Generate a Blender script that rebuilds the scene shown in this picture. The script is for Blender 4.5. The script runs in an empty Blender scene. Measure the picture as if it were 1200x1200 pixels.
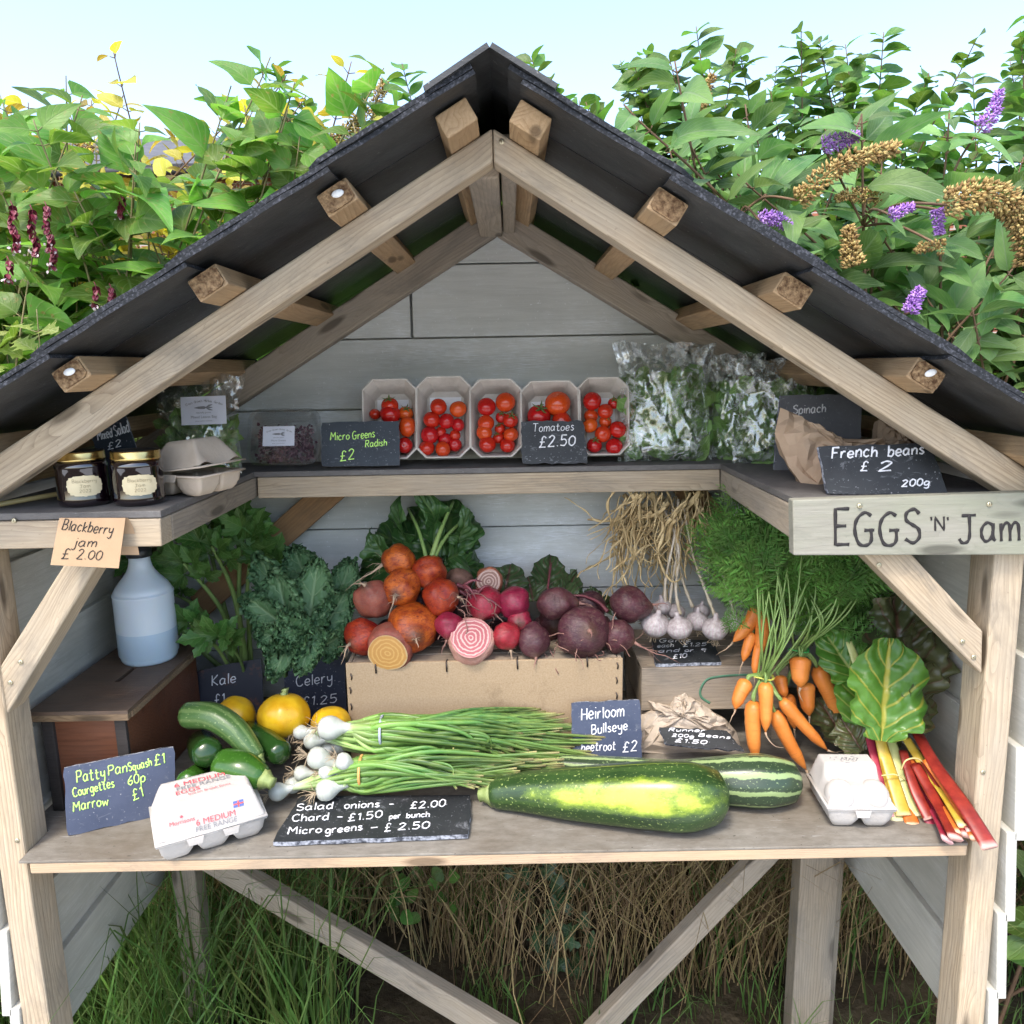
import bpy, math, random
from math import sin, cos, pi, radians, sqrt, exp
from mathutils import Vector, Matrix, noise

# ------------------------------------------------------------------ camera, sky, sun, exposure
SC = bpy.context.scene
COL = SC.collection
FPX, PITCH, ROLL = 902.0, radians(10.7), radians(1.0)
CAM = Vector((0.0, -1.05, 1.55))
_F = Vector((0, cos(PITCH), -sin(PITCH)))
_UP = Vector((0, sin(PITCH), cos(PITCH)))
CR = Vector((cos(ROLL), 0, 0)) - _UP * sin(ROLL)
CU = _UP * cos(ROLL) + Vector((sin(ROLL), 0, 0))
cd = bpy.data.cameras.new('camera')
cam = bpy.data.objects.new('camera', cd)
COL.objects.link(cam)
cd.sensor_width = 36.0
cd.lens = FPX / 1200 * 36.0
cd.clip_start = 0.02
cd.clip_end = 500
cam.matrix_world = Matrix(((CR.x, CU.x, -_F.x, CAM.x), (CR.y, CU.y, -_F.y, CAM.y), (CR.z, CU.z, -_F.z, CAM.z), (0, 0, 0, 1)))
SC.camera = cam

SUN_EL, SUN_AZ = radians(58), radians(205)      # azimuth clockwise from +Y: behind the camera, to the left
world = bpy.data.worlds.new('World')
SC.world = world
world.use_nodes = True
wn = world.node_tree.nodes
sky = wn.new('ShaderNodeTexSky')
sky.sky_type = 'NISHITA'
sky.sun_disc = False
sky.sun_elevation = SUN_EL
sky.sun_rotation = SUN_AZ
sky.dust_density = 2.5
sky.air_density = 1.0
sky.ozone_density = 1.0
wn['Background'].inputs['Strength'].default_value = 0.15
world.node_tree.links.new(sky.outputs[0], wn['Background'].inputs['Color'])
sl = bpy.data.lights.new('sun', 'SUN')
sl.energy = 0.85
sl.angle = radians(11)
sl.color = (1.0, 0.94, 0.84)
sun = bpy.data.objects.new('sun', sl)
COL.objects.link(sun)
sd = Vector((sin(SUN_AZ) * cos(SUN_EL), cos(SUN_AZ) * cos(SUN_EL), sin(SUN_EL)))
sun.rotation_euler = sd.to_track_quat('Z', 'Y').to_euler()
sun.location = sd * 20
SC.view_settings.view_transform = 'Standard'
SC.view_settings.look = 'None'
SC.view_settings.exposure = 1.85
SC.view_settings.gamma = 1.0
SC.cycles.max_bounces = 10
SC.cycles.transparent_max_bounces = 24
SC.cycles.use_denoising = True
random.seed(7)
R = random.Random(11)


# ------------------------------------------------------------------ sighting helpers (measure the place from the photo)
def ray(px, py):
    return CR * ((px - 600) / FPX) + CU * ((600 - py) / FPX) + _F


def PY(px, py, Y):
    d = ray(px, py)
    return CAM + d * ((Y - CAM.y) / d.y)


def PZ(px, py, Z):
    d = ray(px, py)
    return CAM + d * ((Z - CAM.z) / d.z)


def PX(px, py, X):
    d = ray(px, py)
    return CAM + d * ((X - CAM.x) / d.x)


def mpp(Y):
    return (Y - CAM.y) / FPX * 1.02      # metres per photo pixel at depth Y


class Plane:
    """A tilted board: u along it, t up it, n out of it towards the viewer."""
    def __init__(s, p0, yaw=0.0, lean=0.1, roll=0.0):
        s.p = Vector(p0)
        s.u = Vector((cos(yaw), sin(yaw), 0))
        w = Vector((-sin(yaw), cos(yaw), 0))
        s.t = Vector((0, 0, 1)) * cos(lean) + w * sin(lean)
        s.n = s.u.cross(s.t).normalized()
        if s.n.y > 0 and abs(lean) < 1.3:
            s.n = -s.n

    def hit(s, px, py):
        d = ray(px, py)
        k = (s.p - CAM).dot(s.n) / d.dot(s.n)
        return CAM + d * k


# ------------------------------------------------------------------ mesh building
class MB:
    def __init__(s):
        s.v, s.f, s.m, s.uv = [], [], [], []

    def add(s, verts, faces, mi=0, uvs=None):
        o = len(s.v)
        s.v += [Vector(p) for p in verts]
        s.uv += list(uvs) if uvs else [(0.5, 0.5)] * len(verts)
        for f in faces:
            s.f.append([i + o for i in f])
            s.m.append(mi)
        return s

    def box(s, c, size, rot=None, mi=0):
        hx, hy, hz = size[0] / 2, size[1] / 2, size[2] / 2
        vs = [Vector((x, y, z)) for x in (-hx, hx) for y in (-hy, hy) for z in (-hz, hz)]
        if rot is not None:
            vs = [rot @ p for p in vs]
        c = Vector(c)
        return s.add([p + c for p in vs], [(0, 1, 3, 2), (4, 6, 7, 5), (0, 4, 5, 1), (2, 3, 7, 6), (0, 2, 6, 4), (1, 5, 7, 3)], mi)

    def prism(s, poly, vec, mi=0):
        """poly: points of one face, pushed by vec."""
        n = len(poly)
        poly = [Vector(p) for p in poly]
        vec = Vector(vec)
        nrm = Vector()
        for i in range(n):
            nrm += poly[i].cross(poly[(i + 1) % n])
        if nrm.dot(vec) > 0:
            poly = poly[::-1]
        vs = poly + [p + vec for p in poly]
        fs = [list(range(n)), list(range(2 * n - 1, n - 1, -1))]
        for i in range(n):
            j = (i + 1) % n
            fs.append((j, i, i + n, j + n))
        return s.add(vs, fs, mi)

    def grid(s, fn, nu, nv, mi=0, wrap=False, flip=False):
        vs, uv = [], []
        for j in range(nv + 1):
            for i in range(nu + (0 if wrap else 1)):
                vs.append(fn(i / nu, j / nv))
                uv.append((i / nu, j / nv))
        w = nu if wrap else nu + 1
        fs = []
        for j in range(nv):
            for i in range(nu):
                a, b = j * w + i, j * w + (i + 1) % w
                q = (a, b, b + w, a + w)
                fs.append(q[::-1] if flip else q)
        return s.add(vs, fs, mi, uv)

    def tube(s, pts, rad, n=8, mi=0, caps=True, flat=None, wob=None, uvl=1.0):
        pts = [Vector(p) for p in pts]
        N = len(pts)
        if not hasattr(rad, '__len__'):
            rad = [rad] * N
        t0 = (pts[1] - pts[0]).normalized()
        a = Vector((0, 0, 1)) if abs(t0.z) < 0.9 else Vector((0, 1, 0))
        if flat is not None:
            a = Vector(flat)
        a = (a - t0 * a.dot(t0)).normalized()
        vs, uv = [], []
        for i in range(N):
            t = (pts[min(i + 1, N - 1)] - pts[max(i - 1, 0)])
            t = t.normalized() if t.length > 1e-9 else t0
            if flat is not None:
                a = Vector(flat)
            a = a - t * a.dot(t)
            a = a.normalized() if a.length > 1e-6 else t.orthogonal().normalized()
            b = t.cross(a)
            for k in range(n):
                th = 2 * pi * k / n
                r = rad[i]
                rx = ry = r
                if isinstance(r, tuple):
                    rx, ry = r
                if wob:
                    q = wob(th, i / (N - 1))
                    rx, ry = rx * q, ry * q
                vs.append(pts[i] + a * (cos(th) * rx) + b * (sin(th) * ry))
                uv.append((k / n, i / (N - 1) * uvl))
        fs = []
        for i in range(N - 1):
            for k in range(n):
                k2 = (k + 1) % n
                fs.append((i * n + k, i * n + k2, (i + 1) * n + k2, (i + 1) * n + k))
        if caps:
            fs.append(tuple(range(n - 1, -1, -1)))
            fs.append(tuple(range((N - 1) * n, N * n)))
        return s.add(vs, fs, mi, uv)

    def lathe(s, c, prof, n=24, mi=0, axis=Vector((0, 0, 1)), wob=None):
        """prof: (radius, height) pairs along axis from c."""
        c, ax = Vector(c), Vector(axis).normalized()
        a = Vector((0, -1, 0)) if abs(ax.y) < .9 else Vector((1, 0, 0))
        a = (a - ax * a.dot(ax)).normalized()
        b = ax.cross(a)
        N = len(prof)
        vs, uv = [], []
        for i, (r, h) in enumerate(prof):
            for k in range(n):
                th = 2 * pi * k / n
                q = max(r, 1e-5) * (wob(th, i / (N - 1)) if wob else 1)
                vs.append(c + ax * h + (a * cos(th) + b * sin(th)) * q)
                uv.append((k / n, i / (N - 1)))
        fs = [(i * n + k, i * n + (k + 1) % n, (i + 1) * n + (k + 1) % n, (i + 1) * n + k) for i in range(N - 1) for k in range(n)]
        fs.append(tuple(range(n - 1, -1, -1)))
        fs.append(tuple(range((N - 1) * n, N * n)))
        return s.add(vs, fs, mi, uv)

    def ball(s, c, r, nu=14, nv=9, mi=0, fn=None, rot=None):
        c = Vector(c)
        r = Vector(r) if hasattr(r, '__len__') else Vector((r, r, r))
        pts, rad = [], []
        vs, uv = [], []
        for j in range(nv + 1):
            ph = pi * j / nv
            for i in range(nu):
                th = 2 * pi * i / nu
                p = Vector((sin(ph) * cos(th), sin(ph) * sin(th), -cos(ph)))
                if fn:
                    p = fn(p)
                p = Vector((p.x * r.x, p.y * r.y, p.z * r.z))
                if rot is not None:
                    p = rot @ p
                vs.append(c + p)
                uv.append((i / nu, j / nv))
        fs = []
        for j in range(nv):
            for i in range(nu):
                k = (i + 1) % nu
                q = [j * nu + i, j * nu + k, (j + 1) * nu + k, (j + 1) * nu + i]
                if j == 0:
                    q = [q[0], q[2], q[3]]
                elif j == nv - 1:
                    q = [q[0], q[1], q[3]]
                fs.append(q)
        return s.add(vs, fs, mi, uv)

    def build(s, name, mats, parent=None, origin=None, smooth=True, bevel=0.0, rot=None):
        if not isinstance(mats, (list, tuple)):
            mats = [mats]
        pl = WL.get(parent.name, Vector()) if parent else Vector()
        if origin is None:
            origin = pl.copy() if parent else Vector()
            if not parent and s.v:
                n = len(s.v)
                origin = Vector((sum(p.x for p in s.v) / n, sum(p.y for p in s.v) / n, min(p.z for p in s.v)))
        origin = Vector(origin)
        if rot is not None:
            ri = rot.transposed()
            vs = [ri @ (p - origin) for p in s.v]
        else:
            vs = [p - origin for p in s.v]
        me = bpy.data.meshes.new(name)
        me.from_pydata([tuple(p) for p in vs], [], s.f)
        for m in mats:
            me.materials.append(m)
        me.polygons.foreach_set('material_index', s.m)
        ul = me.uv_layers.new(name='UVMap')
        idx = [0] * len(me.loops)
        me.loops.foreach_get('vertex_index', idx)
        flat = []
        for i in idx:
            flat += s.uv[i]
        ul.data.foreach_set('uv', flat)
        me.polygons.foreach_set('use_smooth', [smooth] * len(me.polygons))
        me.update()
        o = bpy.data.objects.new(name, me)
        COL.objects.link(o)
        if parent:
            o.parent = parent
        M = Matrix.Translation(origin - pl)
        if rot is not None:
            M = M @ rot.to_4x4()
        o.matrix_basis = M
        WL[o.name] = origin
        if bevel:
            b = o.modifiers.new('bevel', 'BEVEL')
            b.width = bevel
            b.segments = 2
            b.limit_method = 'ANGLE'
        return o


WL = {}


def tag(o, label=None, cat=None, group=None, kind=None):
    if label:
        o['label'] = label
    if cat:
        o['category'] = cat
    if group:
        o['group'] = group
    if kind:
        o['kind'] = kind
    return o


def thing(name, loc, label, cat, group=None):
    o = bpy.data.objects.new(name, None)
    COL.objects.link(o)
    o.location = Vector(loc)
    o.empty_display_size = 0.05
    WL[o.name] = Vector(loc)
    return tag(o, label, cat, group)


def kids(o):
    return [c for c in bpy.data.objects if c.parent == o]


def copy_tree(o, loc, label, group=None, rz=0.0, scale=1.0):
    def cp(x, par):
        c = x.copy()
        COL.objects.link(c)
        c.parent = par
        for k in kids(x):
            cp(k, c)
        return c
    r = cp(o, None)
    r.location = Vector(loc)
    r.rotation_euler = (0, 0, rz)
    r.scale = (scale,) * 3
    r['label'] = label
    if group:
        r['group'] = group
    WL[r.name] = Vector(loc)
    return r


def plank(name, quad, vec, mat, parent, bevel=0.002, jit=0.0):
    """A timber: quad = front face (start-a, end-a, end-b, start-b), vec = its thickness; grain runs along local X."""
    q = [Vector(p) for p in quad]
    a, b = (q[0] + q[3]) / 2, (q[1] + q[2]) / 2
    x = (b - a).normalized()
    y = Vector(vec).normalized()
    y = (y - x * y.dot(x)).normalized()
    z = x.cross(y)
    rot = Matrix((x, y, z)).transposed()
    m = MB()
    m.prism(q, vec)
    return m.build(name, mat, parent, a + Vector(vec) / 2, False, bevel, rot)


def bar(name, p, q, w, h, mat, parent, up=Vector((0, 0, 1)), bevel=0.002):
    p, q = Vector(p), Vector(q)
    x = (q - p).normalized()
    y = Vector(up).cross(x).normalized()
    z = x.cross(y)
    quad = [p - y * (w / 2) + z * (h / 2), q - y * (w / 2) + z * (h / 2), q - y * (w / 2) - z * (h / 2), p - y * (w / 2) - z * (h / 2)]
    return plank(name, quad, y * w, mat, parent, bevel)


# ------------------------------------------------------------------ materials
class NT:
    def __init__(s, name):
        s.m = bpy.data.materials.new(name)
        s.m.use_nodes = True
        s.t = s.m.node_tree
        s.b = s.t.nodes['Principled BSDF']
        s.out = s.t.nodes['Material Output']

    def n(s, typ, **kw):
        nd = s.t.nodes.new('ShaderNode' + typ)
        for k, v in kw.items():
            setattr(nd, k, v)
        return nd

    def l(s, a, b):
        s.t.links.new(a, b)

    def val(s, sock, v):
        if hasattr(v, 'is_output'):
            s.l(v, sock)
        else:
            sock.default_value = v

    def math(s, op, a, b=0.0, c=0.0):
        nd = s.n('Math', operation=op)
        s.val(nd.inputs[0], a)
        s.val(nd.inputs[1], b)
        s.val(nd.inputs[2], c)
        return nd.outputs[0]

    def coord(s, kind='Object', scale=(1, 1, 1), rnd=True):
        tc = s.n('TexCoord')
        mp = s.n('Mapping')
        s.l(tc.outputs[kind], mp.inputs['Vector'])
        mp.inputs['Scale'].default_value = scale
        if rnd:
            oi = s.n('ObjectInfo')
            cb = s.n('CombineXYZ')
            for i, k in enumerate((37.0, 61.0, 89.0)):
                s.l(s.math('MULTIPLY', oi.outputs['Random'], k), cb.inputs[i])
            s.l(cb.outputs[0], mp.inputs['Location'])
        return mp.outputs[0]

    def noise(s, vec, scale, detail=5, rough=0.6, dist=0.0):
        nd = s.n('TexNoise')
        s.l(vec, nd.inputs['Vector'])
        nd.inputs['Scale'].default_value = scale
        nd.inputs['Detail'].default_value = detail
        nd.inputs['Roughness'].default_value = rough
        nd.inputs['Distortion'].default_value = dist
        return nd.outputs['Fac']

    def ramp(s, fac, stops):
        nd = s.n('ValToRGB')
        s.l(fac, nd.inputs[0])
        e = nd.color_ramp.elements
        while len(e) < len(stops):
            e.new(0.5)
        for i, (p, c) in enumerate(stops):
            e[i].position = p
            e[i].color = (c, c, c, 1) if not hasattr(c, '__len__') else (*c, 1)
        return nd.outputs[0]

    def mix(s, fac, a, b, mode='MIX'):
        nd = s.n('Mix', data_type='RGBA', blend_type=mode)
        s.val(nd.inputs[0], fac)
        s.val(nd.inputs[6], a if hasattr(a, 'is_output') else (*a, 1))
        s.val(nd.inputs[7], b if hasattr(b, 'is_output') else (*b, 1))
        return nd.outputs[2]

    def bump(s, h, strength=0.3, dist=0.002):
        nd = s.n('Bump')
        nd.inputs['Strength'].default_value = strength
        nd.inputs['Distance'].default_value = dist
        s.l(h, nd.inputs['Height'])
        s.l(nd.outputs[0], s.b.inputs['Normal'])
        return nd.outputs[0]

    def hsv(s, col, h=0.5, sat=1.0, v=1.0):
        nd = s.n('HueSaturation')
        s.val(nd.inputs['Hue'], h)
        s.val(nd.inputs['Saturation'], sat)
        s.val(nd.inputs['Value'], v)
        s.l(col, nd.inputs['Color'])
        return nd.outputs[0]

    def rnd(s, lo, hi):
        oi = s.n('ObjectInfo')
        return s.math('MULTIPLY_ADD', oi.outputs['Random'], hi - lo, lo)

    def fin(s, col=None, rough=0.6, spec=0.5, **kw):
        if col is not None:
            s.val(s.b.inputs['Base Color'], col if hasattr(col, 'is_output') else (*col, 1))
        s.val(s.b.inputs['Roughness'], rough)
        s.b.inputs['Specular IOR Level'].default_value = spec
        for k, v in kw.items():
            s.val(s.b.inputs[k.replace('_', ' ')], v)
        return s.m

    def translucent(s, col, fac=0.3):
        tr = s.n('BsdfTranslucent')
        s.val(tr.inputs['Color'], col if hasattr(col, 'is_output') else (*col, 1))
        mx = s.n('MixShader')
        mx.inputs[0].default_value = fac
        s.l(s.b.outputs[0], mx.inputs[1])
        s.l(tr.outputs[0], mx.inputs[2])
        s.l(mx.outputs[0], s.out.inputs['Surface'])


def simple(name, c1, c2, scale=8, rough=0.6, bump=0.0, bscale=40, spec=0.5, stretch=(1, 1, 1), vr=0.0, lo=0.3, hi=0.7, bd=0.002, **kw):
    t = NT(name)
    v = t.coord('Object', stretch)
    c = t.ramp(t.noise(v, scale), [(lo, c1), (hi, c2)])
    if vr:
        c = t.hsv(c, 0.5, 1.0, t.rnd(1 - vr, 1 + vr))
    if bump:
        t.bump(t.noise(v, bscale, 6), bump, bd)
    return t.fin(c, rough, spec, **kw)


def wood(name, light, dark, grey=(0.3, 0.28, 0.25), gfac=0.35, ring=17, rough=0.75, vr=0.12, line=0.8):
    t = NT(name)
    v = t.coord('Object', (1, 1, 1))
    vs = t.coord('Object', (0.9, 14, 14))
    # growth lines: a slow warp makes them wander and close round knots
    warp = t.noise(t.coord('Object', (1.1, 5, 5)), 2.0, 3, 0.5)
    vo = t.n('TexVoronoi')
    t.l(t.coord('Object', (2.2, 9, 9)), vo.inputs['Vector'])
    vo.inputs['Scale'].default_value = 2.2
    bend = t.ramp(vo.outputs['Distance'], [(0.0, 1.0), (0.42, 0.0)])
    sp = t.n('SeparateXYZ')
    t.l(v, sp.inputs[0])
    yz = t.math('ADD', sp.outputs[2], t.math('MULTIPLY', sp.outputs[1], 0.8))
    ph = t.math('ADD', t.math('ADD', t.math('MULTIPLY', yz, ring * 10.0), t.math('MULTIPLY', warp, 9.0)), t.math('MULTIPLY', bend, 4.0))
    sw = t.math('FRACT', ph)
    g = t.math('POWER', sw, 3.0)
    fib = t.noise(vs, 16, 6, 0.7)
    am = t.ramp(t.noise(t.coord('Object', (.8, 9, 9)), 2.5, 4), [(0.3, 0.15), (0.65, 1.0)])
    base = t.mix(t.math('MULTIPLY', t.math('MULTIPLY', g, am), line), light, dark)
    ck = t.ramp(t.noise(t.coord('Object', (.5, 30, 30)), 9, 4, .7), [(0.66, 0.0), (0.72, .7)])
    base = t.mix(ck, base, tuple(x * .45 for x in dark))
    base = t.mix(t.ramp(fib, [(0.35, 0.0), (0.7, 0.55)]), base, dark)
    gm = t.ramp(t.noise(t.coord('Object', (2, 6, 6)), 3.0, 5), [(0.35, 0.0), (0.7, 1.0)])
    base = t.mix(t.math('MULTIPLY', gm, gfac), base, grey)
    # knots
    kn = t.ramp(vo.outputs['Distance'], [(0.11, 1.0), (0.19, 0.0)])
    base = t.mix(t.math('MULTIPLY', kn, 0.75), base, tuple(x * 0.32 for x in dark))
    stn = t.ramp(t.noise(t.coord('Object', (1.4, 4, 4)), 2.6, 6, .7, .8), [(0.52, 0.0), (0.66, .5)])
    base = t.mix(stn, base, tuple(x * .5 for x in grey))
    spk = t.ramp(t.noise(t.coord('Object', (1, 2, 2)), 120, 3), [(0.66, 0.0), (0.74, 0.35)])
    base = t.mix(spk, base, tuple(x * 0.4 for x in dark))
    base = t.hsv(base, 0.5, 1.0, t.rnd(1 - vr, 1 + vr))
    h = t.math('ADD', t.math('MULTIPLY', g, -0.5), fib)
    t.bump(h, 0.55, 0.0012)
    return t.fin(base, rough, 0.25)


def boardpaint(name, c1, c2, streak, amt=0.5, rough=0.7, sx=1.2):
    """Weathered stained cladding: long streaks, chalky bloom in patches, fine grain."""
    t = NT(name)
    v = t.coord('Object', (sx, sx, 16), False)
    v2 = t.coord('Object', (1.0, 1.0, 2.2), False)
    c = t.ramp(t.noise(v, 7, 7, 0.7, 0.4), [(0.3, c1), (0.7, c2)])
    pm = t.math('MULTIPLY', t.ramp(t.noise(v2, 4.5, 6, 0.65), [(0.5, 0.0), (0.66, 1.0)]), t.ramp(t.noise(v, 30, 5, 0.75), [(0.42, 0.0), (0.62, 1.0)]))
    c = t.mix(t.math('MULTIPLY', pm, amt), c, streak)
    dk = t.ramp(t.noise(v2, 2.3, 4), [(0.35, 0.35), (0.6, 0.0)])
    c = t.mix(dk, c, tuple(x * 0.55 for x in c1))
    fl = t.ramp(t.noise(t.coord('Object', (1, 1, 1), False), 190, 2), [(0.68, 0.0), (0.74, 0.5)])
    c = t.mix(fl, c, streak)
    t.bump(t.noise(t.coord('Object', (1.2, 1.2, 30), False), 22, 6, 0.7), 0.5, 0.0012)
    return t.fin(c, rough, 0.3)


def leafmat(name, dark, light, vein, rough=0.45, tl=0.3, nv=7.0, vr=0.25, blister=0.0, veinw=0.035, spots=None, hue=0.015, spec=0.4, vmix=.55):
    t = NT(name)
    uv = t.n('TexCoord').outputs['UV']
    sp = t.n('SeparateXYZ')
    t.l(uv, sp.inputs[0])
    ax = t.math('ABSOLUTE', t.math('SUBTRACT', sp.outputs[0], 0.5))
    mid = t.ramp(ax, [(veinw * 0.5, 1.0), (veinw * 1.3, 0.0)])
    ph = t.math('FRACT', t.math('SUBTRACT', t.math('MULTIPLY', sp.outputs[1], nv), t.math('MULTIPLY', ax, nv * 0.75)))
    side = t.ramp(t.math('ABSOLUTE', t.math('SUBTRACT', ph, 0.5)), [(0.03, 0.75), (0.1, 0.0)])
    vm = t.math('MAXIMUM', mid, side)
    geo = t.n('NewGeometry')
    ri = geo.outputs['Random Per Island']
    c = t.ramp(t.noise(t.coord('Object', (1, 1, 1)), 9, 4), [(0.3, dark), (0.72, light)])
    c = t.hsv(c, t.math('MULTIPLY_ADD', ri, hue * 2, 0.5 - hue), 1.0, t.math('MULTIPLY_ADD', ri, 2 * vr, 1 - vr))
    if spots:
        c = t.mix(t.ramp(t.noise(t.coord('Object'), 60, 3), [(0.62, 0.0), (0.7, 0.8)]), c, spots)
    c = t.mix(t.math('MULTIPLY', vm, vmix), c, vein)
    h = t.math('MULTIPLY', vm, -1.0)
    if blister:
        vo = t.n('TexVoronoi', feature='SMOOTH_F1')
        t.l(t.coord('Object'), vo.inputs['Vector'])
        vo.inputs['Scale'].default_value = blister
        h = t.math('SUBTRACT', h, t.math('MULTIPLY', vo.outputs['Distance'], 2.2))
    else:
        h = t.math('ADD', h, t.math('MULTIPLY', t.noise(t.coord('Object'), 130, 3), 0.8))
    t.bump(h, 0.5, 0.002)
    t.fin(c, rough, spec)
    t.translucent(t.hsv(c, 0.49, 1.1, 1.7), tl)
    return t.m


M = {}
M['timber'] = wood('weathered_timber', (0.50, 0.40, 0.275), (0.21, 0.152, 0.095), (0.33, 0.295, 0.24), 0.5)
M['timber_grey'] = wood('greyed_timber', (0.37, 0.31, 0.235), (0.19, 0.15, 0.105), (0.27, 0.245, 0.21), 0.5)
M['timber_tan'] = wood('tan_batten_timber', (0.44, 0.30, 0.165), (0.25, 0.15, 0.07), (0.3, 0.24, 0.17), 0.25)
M['timber_orange'] = wood('orange_brown_timber', (0.32, 0.185, 0.085), (0.19, 0.10, 0.045), (0.26, 0.18, 0.11), 0.2)
M['sign_timber'] = wood('pale_mossy_board', (0.27, 0.26, 0.215), (0.18, 0.17, 0.135), (0.22, 0.235, 0.165), 0.8, ring=7, line=0.35)
M['mahogany'] = wood('dark_varnished_wood', (0.21, 0.080, 0.040), (0.11, 0.040, 0.020), (0.16, 0.08, 0.05), 0.3, ring=12, rough=0.38)
M['lidwood'] = wood('worn_brown_lid', (0.15, 0.095, 0.063), (0.075, 0.047, 0.031), (0.16, 0.12, 0.09), 0.5, ring=14, rough=0.5)
M['lidedge'] = wood('worn_lid_edge', (0.30, 0.20, 0.11), (0.12, 0.07, 0.035), (0.22, 0.17, 0.12), 0.4)
M['cratewood'] = wood('old_crate_wood', (0.36, 0.29, 0.21), (0.18, 0.135, 0.09), (0.24, 0.21, 0.18), 0.55)
M['backboard'] = boardpaint('grey_green_cladding', (0.50, 0.515, 0.48), (0.62, 0.635, 0.60), (0.82, 0.85, 0.88), 0.8)
M['sideboard'] = boardpaint('pale_grey_cladding', (0.44, 0.43, 0.375), (0.58, 0.565, 0.50), (0.74, 0.74, 0.72), 0.6)
M['shelfpaint'] = boardpaint('dark_grey_shelf_paint', (0.105, 0.098, 0.092), (0.165, 0.155, 0.145), (0.27, 0.26, 0.25), 0.3, 0.7, 6)
t = NT('worn_grey_shelf_deck')
c = t.ramp(t.noise(t.coord('Object', (1, 2.5, 1), False), 30, 6, .7), [(0.3, (0.15, 0.135, 0.11)), (0.7, (0.255, 0.235, 0.20))])
c = t.mix(t.ramp(t.noise(t.coord('Object', (1, 1, 1), False), 5, 5, .6), [(0.42, 0.0), (0.68, .55)]), c, (0.11, 0.08, 0.05))
c = t.mix(t.ramp(t.noise(t.coord('Object', (1, 1, 1), False), 170, 2), [(0.70, 0.0), (0.74, .8)]), c, (0.06, 0.05, 0.04))
c = t.mix(t.ramp(t.noise(t.coord('Object', (1, 9, 1), False), 24, 4, .7), [(0.64, 0.0), (0.72, .5)]), c, (0.45, 0.44, 0.42))
t.bump(t.noise(t.coord('Object', (1, 3, 1), False), 110, 5), .4, .001)
M['deck'] = t.fin(c, .8, .25)
M['roofedge'] = simple('dark_chipped_roof_edge', (0.014, 0.016, 0.019), (0.10, 0.105, 0.125), 300, 0.8, 0.8, 90, 0.3, lo=0.5, hi=0.74)
M['plyedge'] = wood('plywood_edge', (0.45, 0.33, 0.21), (0.30, 0.20, 0.12), (0.3, 0.25, 0.2), 0.3, ring=30)
t = NT('charcoal_roof_slate')
c = t.ramp(t.noise(t.coord('Object', (1, 2.5, 2.5)), 9, 6, .65), [(0.3, (0.017, 0.018, 0.018)), (0.7, (0.050, 0.052, 0.053))])
c = t.mix(t.ramp(t.noise(t.coord('Object'), 150, 3), [(0.69, 0.0), (0.74, .7)]), c, (0.30, 0.30, 0.29))
c = t.mix(t.ramp(t.noise(t.coord('Object', (.6, 5, 5)), 26, 4, .7, .6), [(0.63, 0.0), (0.72, .35)]), c, (0.16, 0.16, 0.155))
t.bump(t.noise(t.coord('Object', (1, 2, 2)), 30, 7, .65), .5, .003)
M['roofslate'] = t.fin(t.hsv(c, .5, 1.0, t.rnd(.8, 1.25)), .48, .45)
M['slateedge'] = simple('chipped_slate_edge', (0.05, 0.055, 0.07), (0.40, 0.42, 0.47), 130, 0.8, 0.8, 90, 0.3, lo=0.4, hi=0.62)

# ------------------------------------------------------------------ ground
ZL, ZU = 0.84, 1.362          # lower shelf top, upper shelf top
YB = 0.56                     # face of the back cladding
gm = simple('dry_earth', (0.035, 0.026, 0.017), (0.09, 0.072, 0.045), 14, 0.95, 0.8, 40, 0.1, bd=0.02)
g = MB()


def gfn(u, v):
    a, r = u * 2 * pi, 0.2 + 60 * v ** 3
    x, y = r * cos(a), r * sin(a)
    return (x, y, 0.03 * noise.noise((x * 1.3, y * 1.3, 0)) + 0.10 * noise.noise((x * 0.2, y * 0.2, 5)) * min(r / 5, 1))


g.grid(gfn, 48, 40, wrap=True)
g.ball((0, 0, -0.02), (0.25, 0.25, 0.03), 12, 6)
tag(g.build('ground', gm), kind='structure')

pm = simple('bounce_slab_concrete', (0.50, 0.485, 0.455), (0.62, 0.605, 0.57), 9, 0.9, 0.4, 80, 0.2)
m = MB()
m.prism([(-6, -4.2, 0.10), (6, -4.2, 0.10), (6, -0.28, 0.10), (-6, -0.28, 0.10)], (0, 0, -0.25))  # unseen pale slab, added to bounce daylight up into the stall
tag(m.build('unseen_bounce_slab', pm, smooth=False), kind='structure')

# ------------------------------------------------------------------ the stall itself
stall = thing('produce_stall', (-0.02, 0.28, 0), 'open wooden roadside stall with slate pitched roof, grey cladding and two shelves', 'market stall')
T, TG, TT = M['timber'], M['timber_grey'], M['timber_tan']


def zl(x):      # top of the front rafters
    return 1.848 - 0.5886 * abs(x + 0.016) if x < -0.016 else 1.848 - 0.6180 * abs(x + 0.016)


E0 = 0.89
for s in (-1, 1):
    k = 0.5886 if s < 0 else 0.618
    kb = 0.604 if s < 0 else 0.634
    a = -0.0165 if s < 0 else -0.0155
    dx = E0
    q = [(a, 0, 1.848), (a + s * dx, 0, 1.848 - k * dx), (a + s * dx, 0, 1.808 - kb * dx), (a, 0, 1.808)]
    plank('front_rafter', q, (0, 0.042, 0), T, stall, 0.003)
    # back rafters, fixed to the inside of the back cladding
    q = [(-0.02, 0.515, 1.862), (-0.02 + s * 0.8, 0.515, 1.862 - 0.6045 * 0.8), (-0.02 + s * 0.8, 0.515, 1.803 - 0.6045 * 0.8), (-0.02, 0.515, 1.803)]
    plank('back_rafter', q, (0, 0.042, 0), TG, stall, 0.003)

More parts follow.
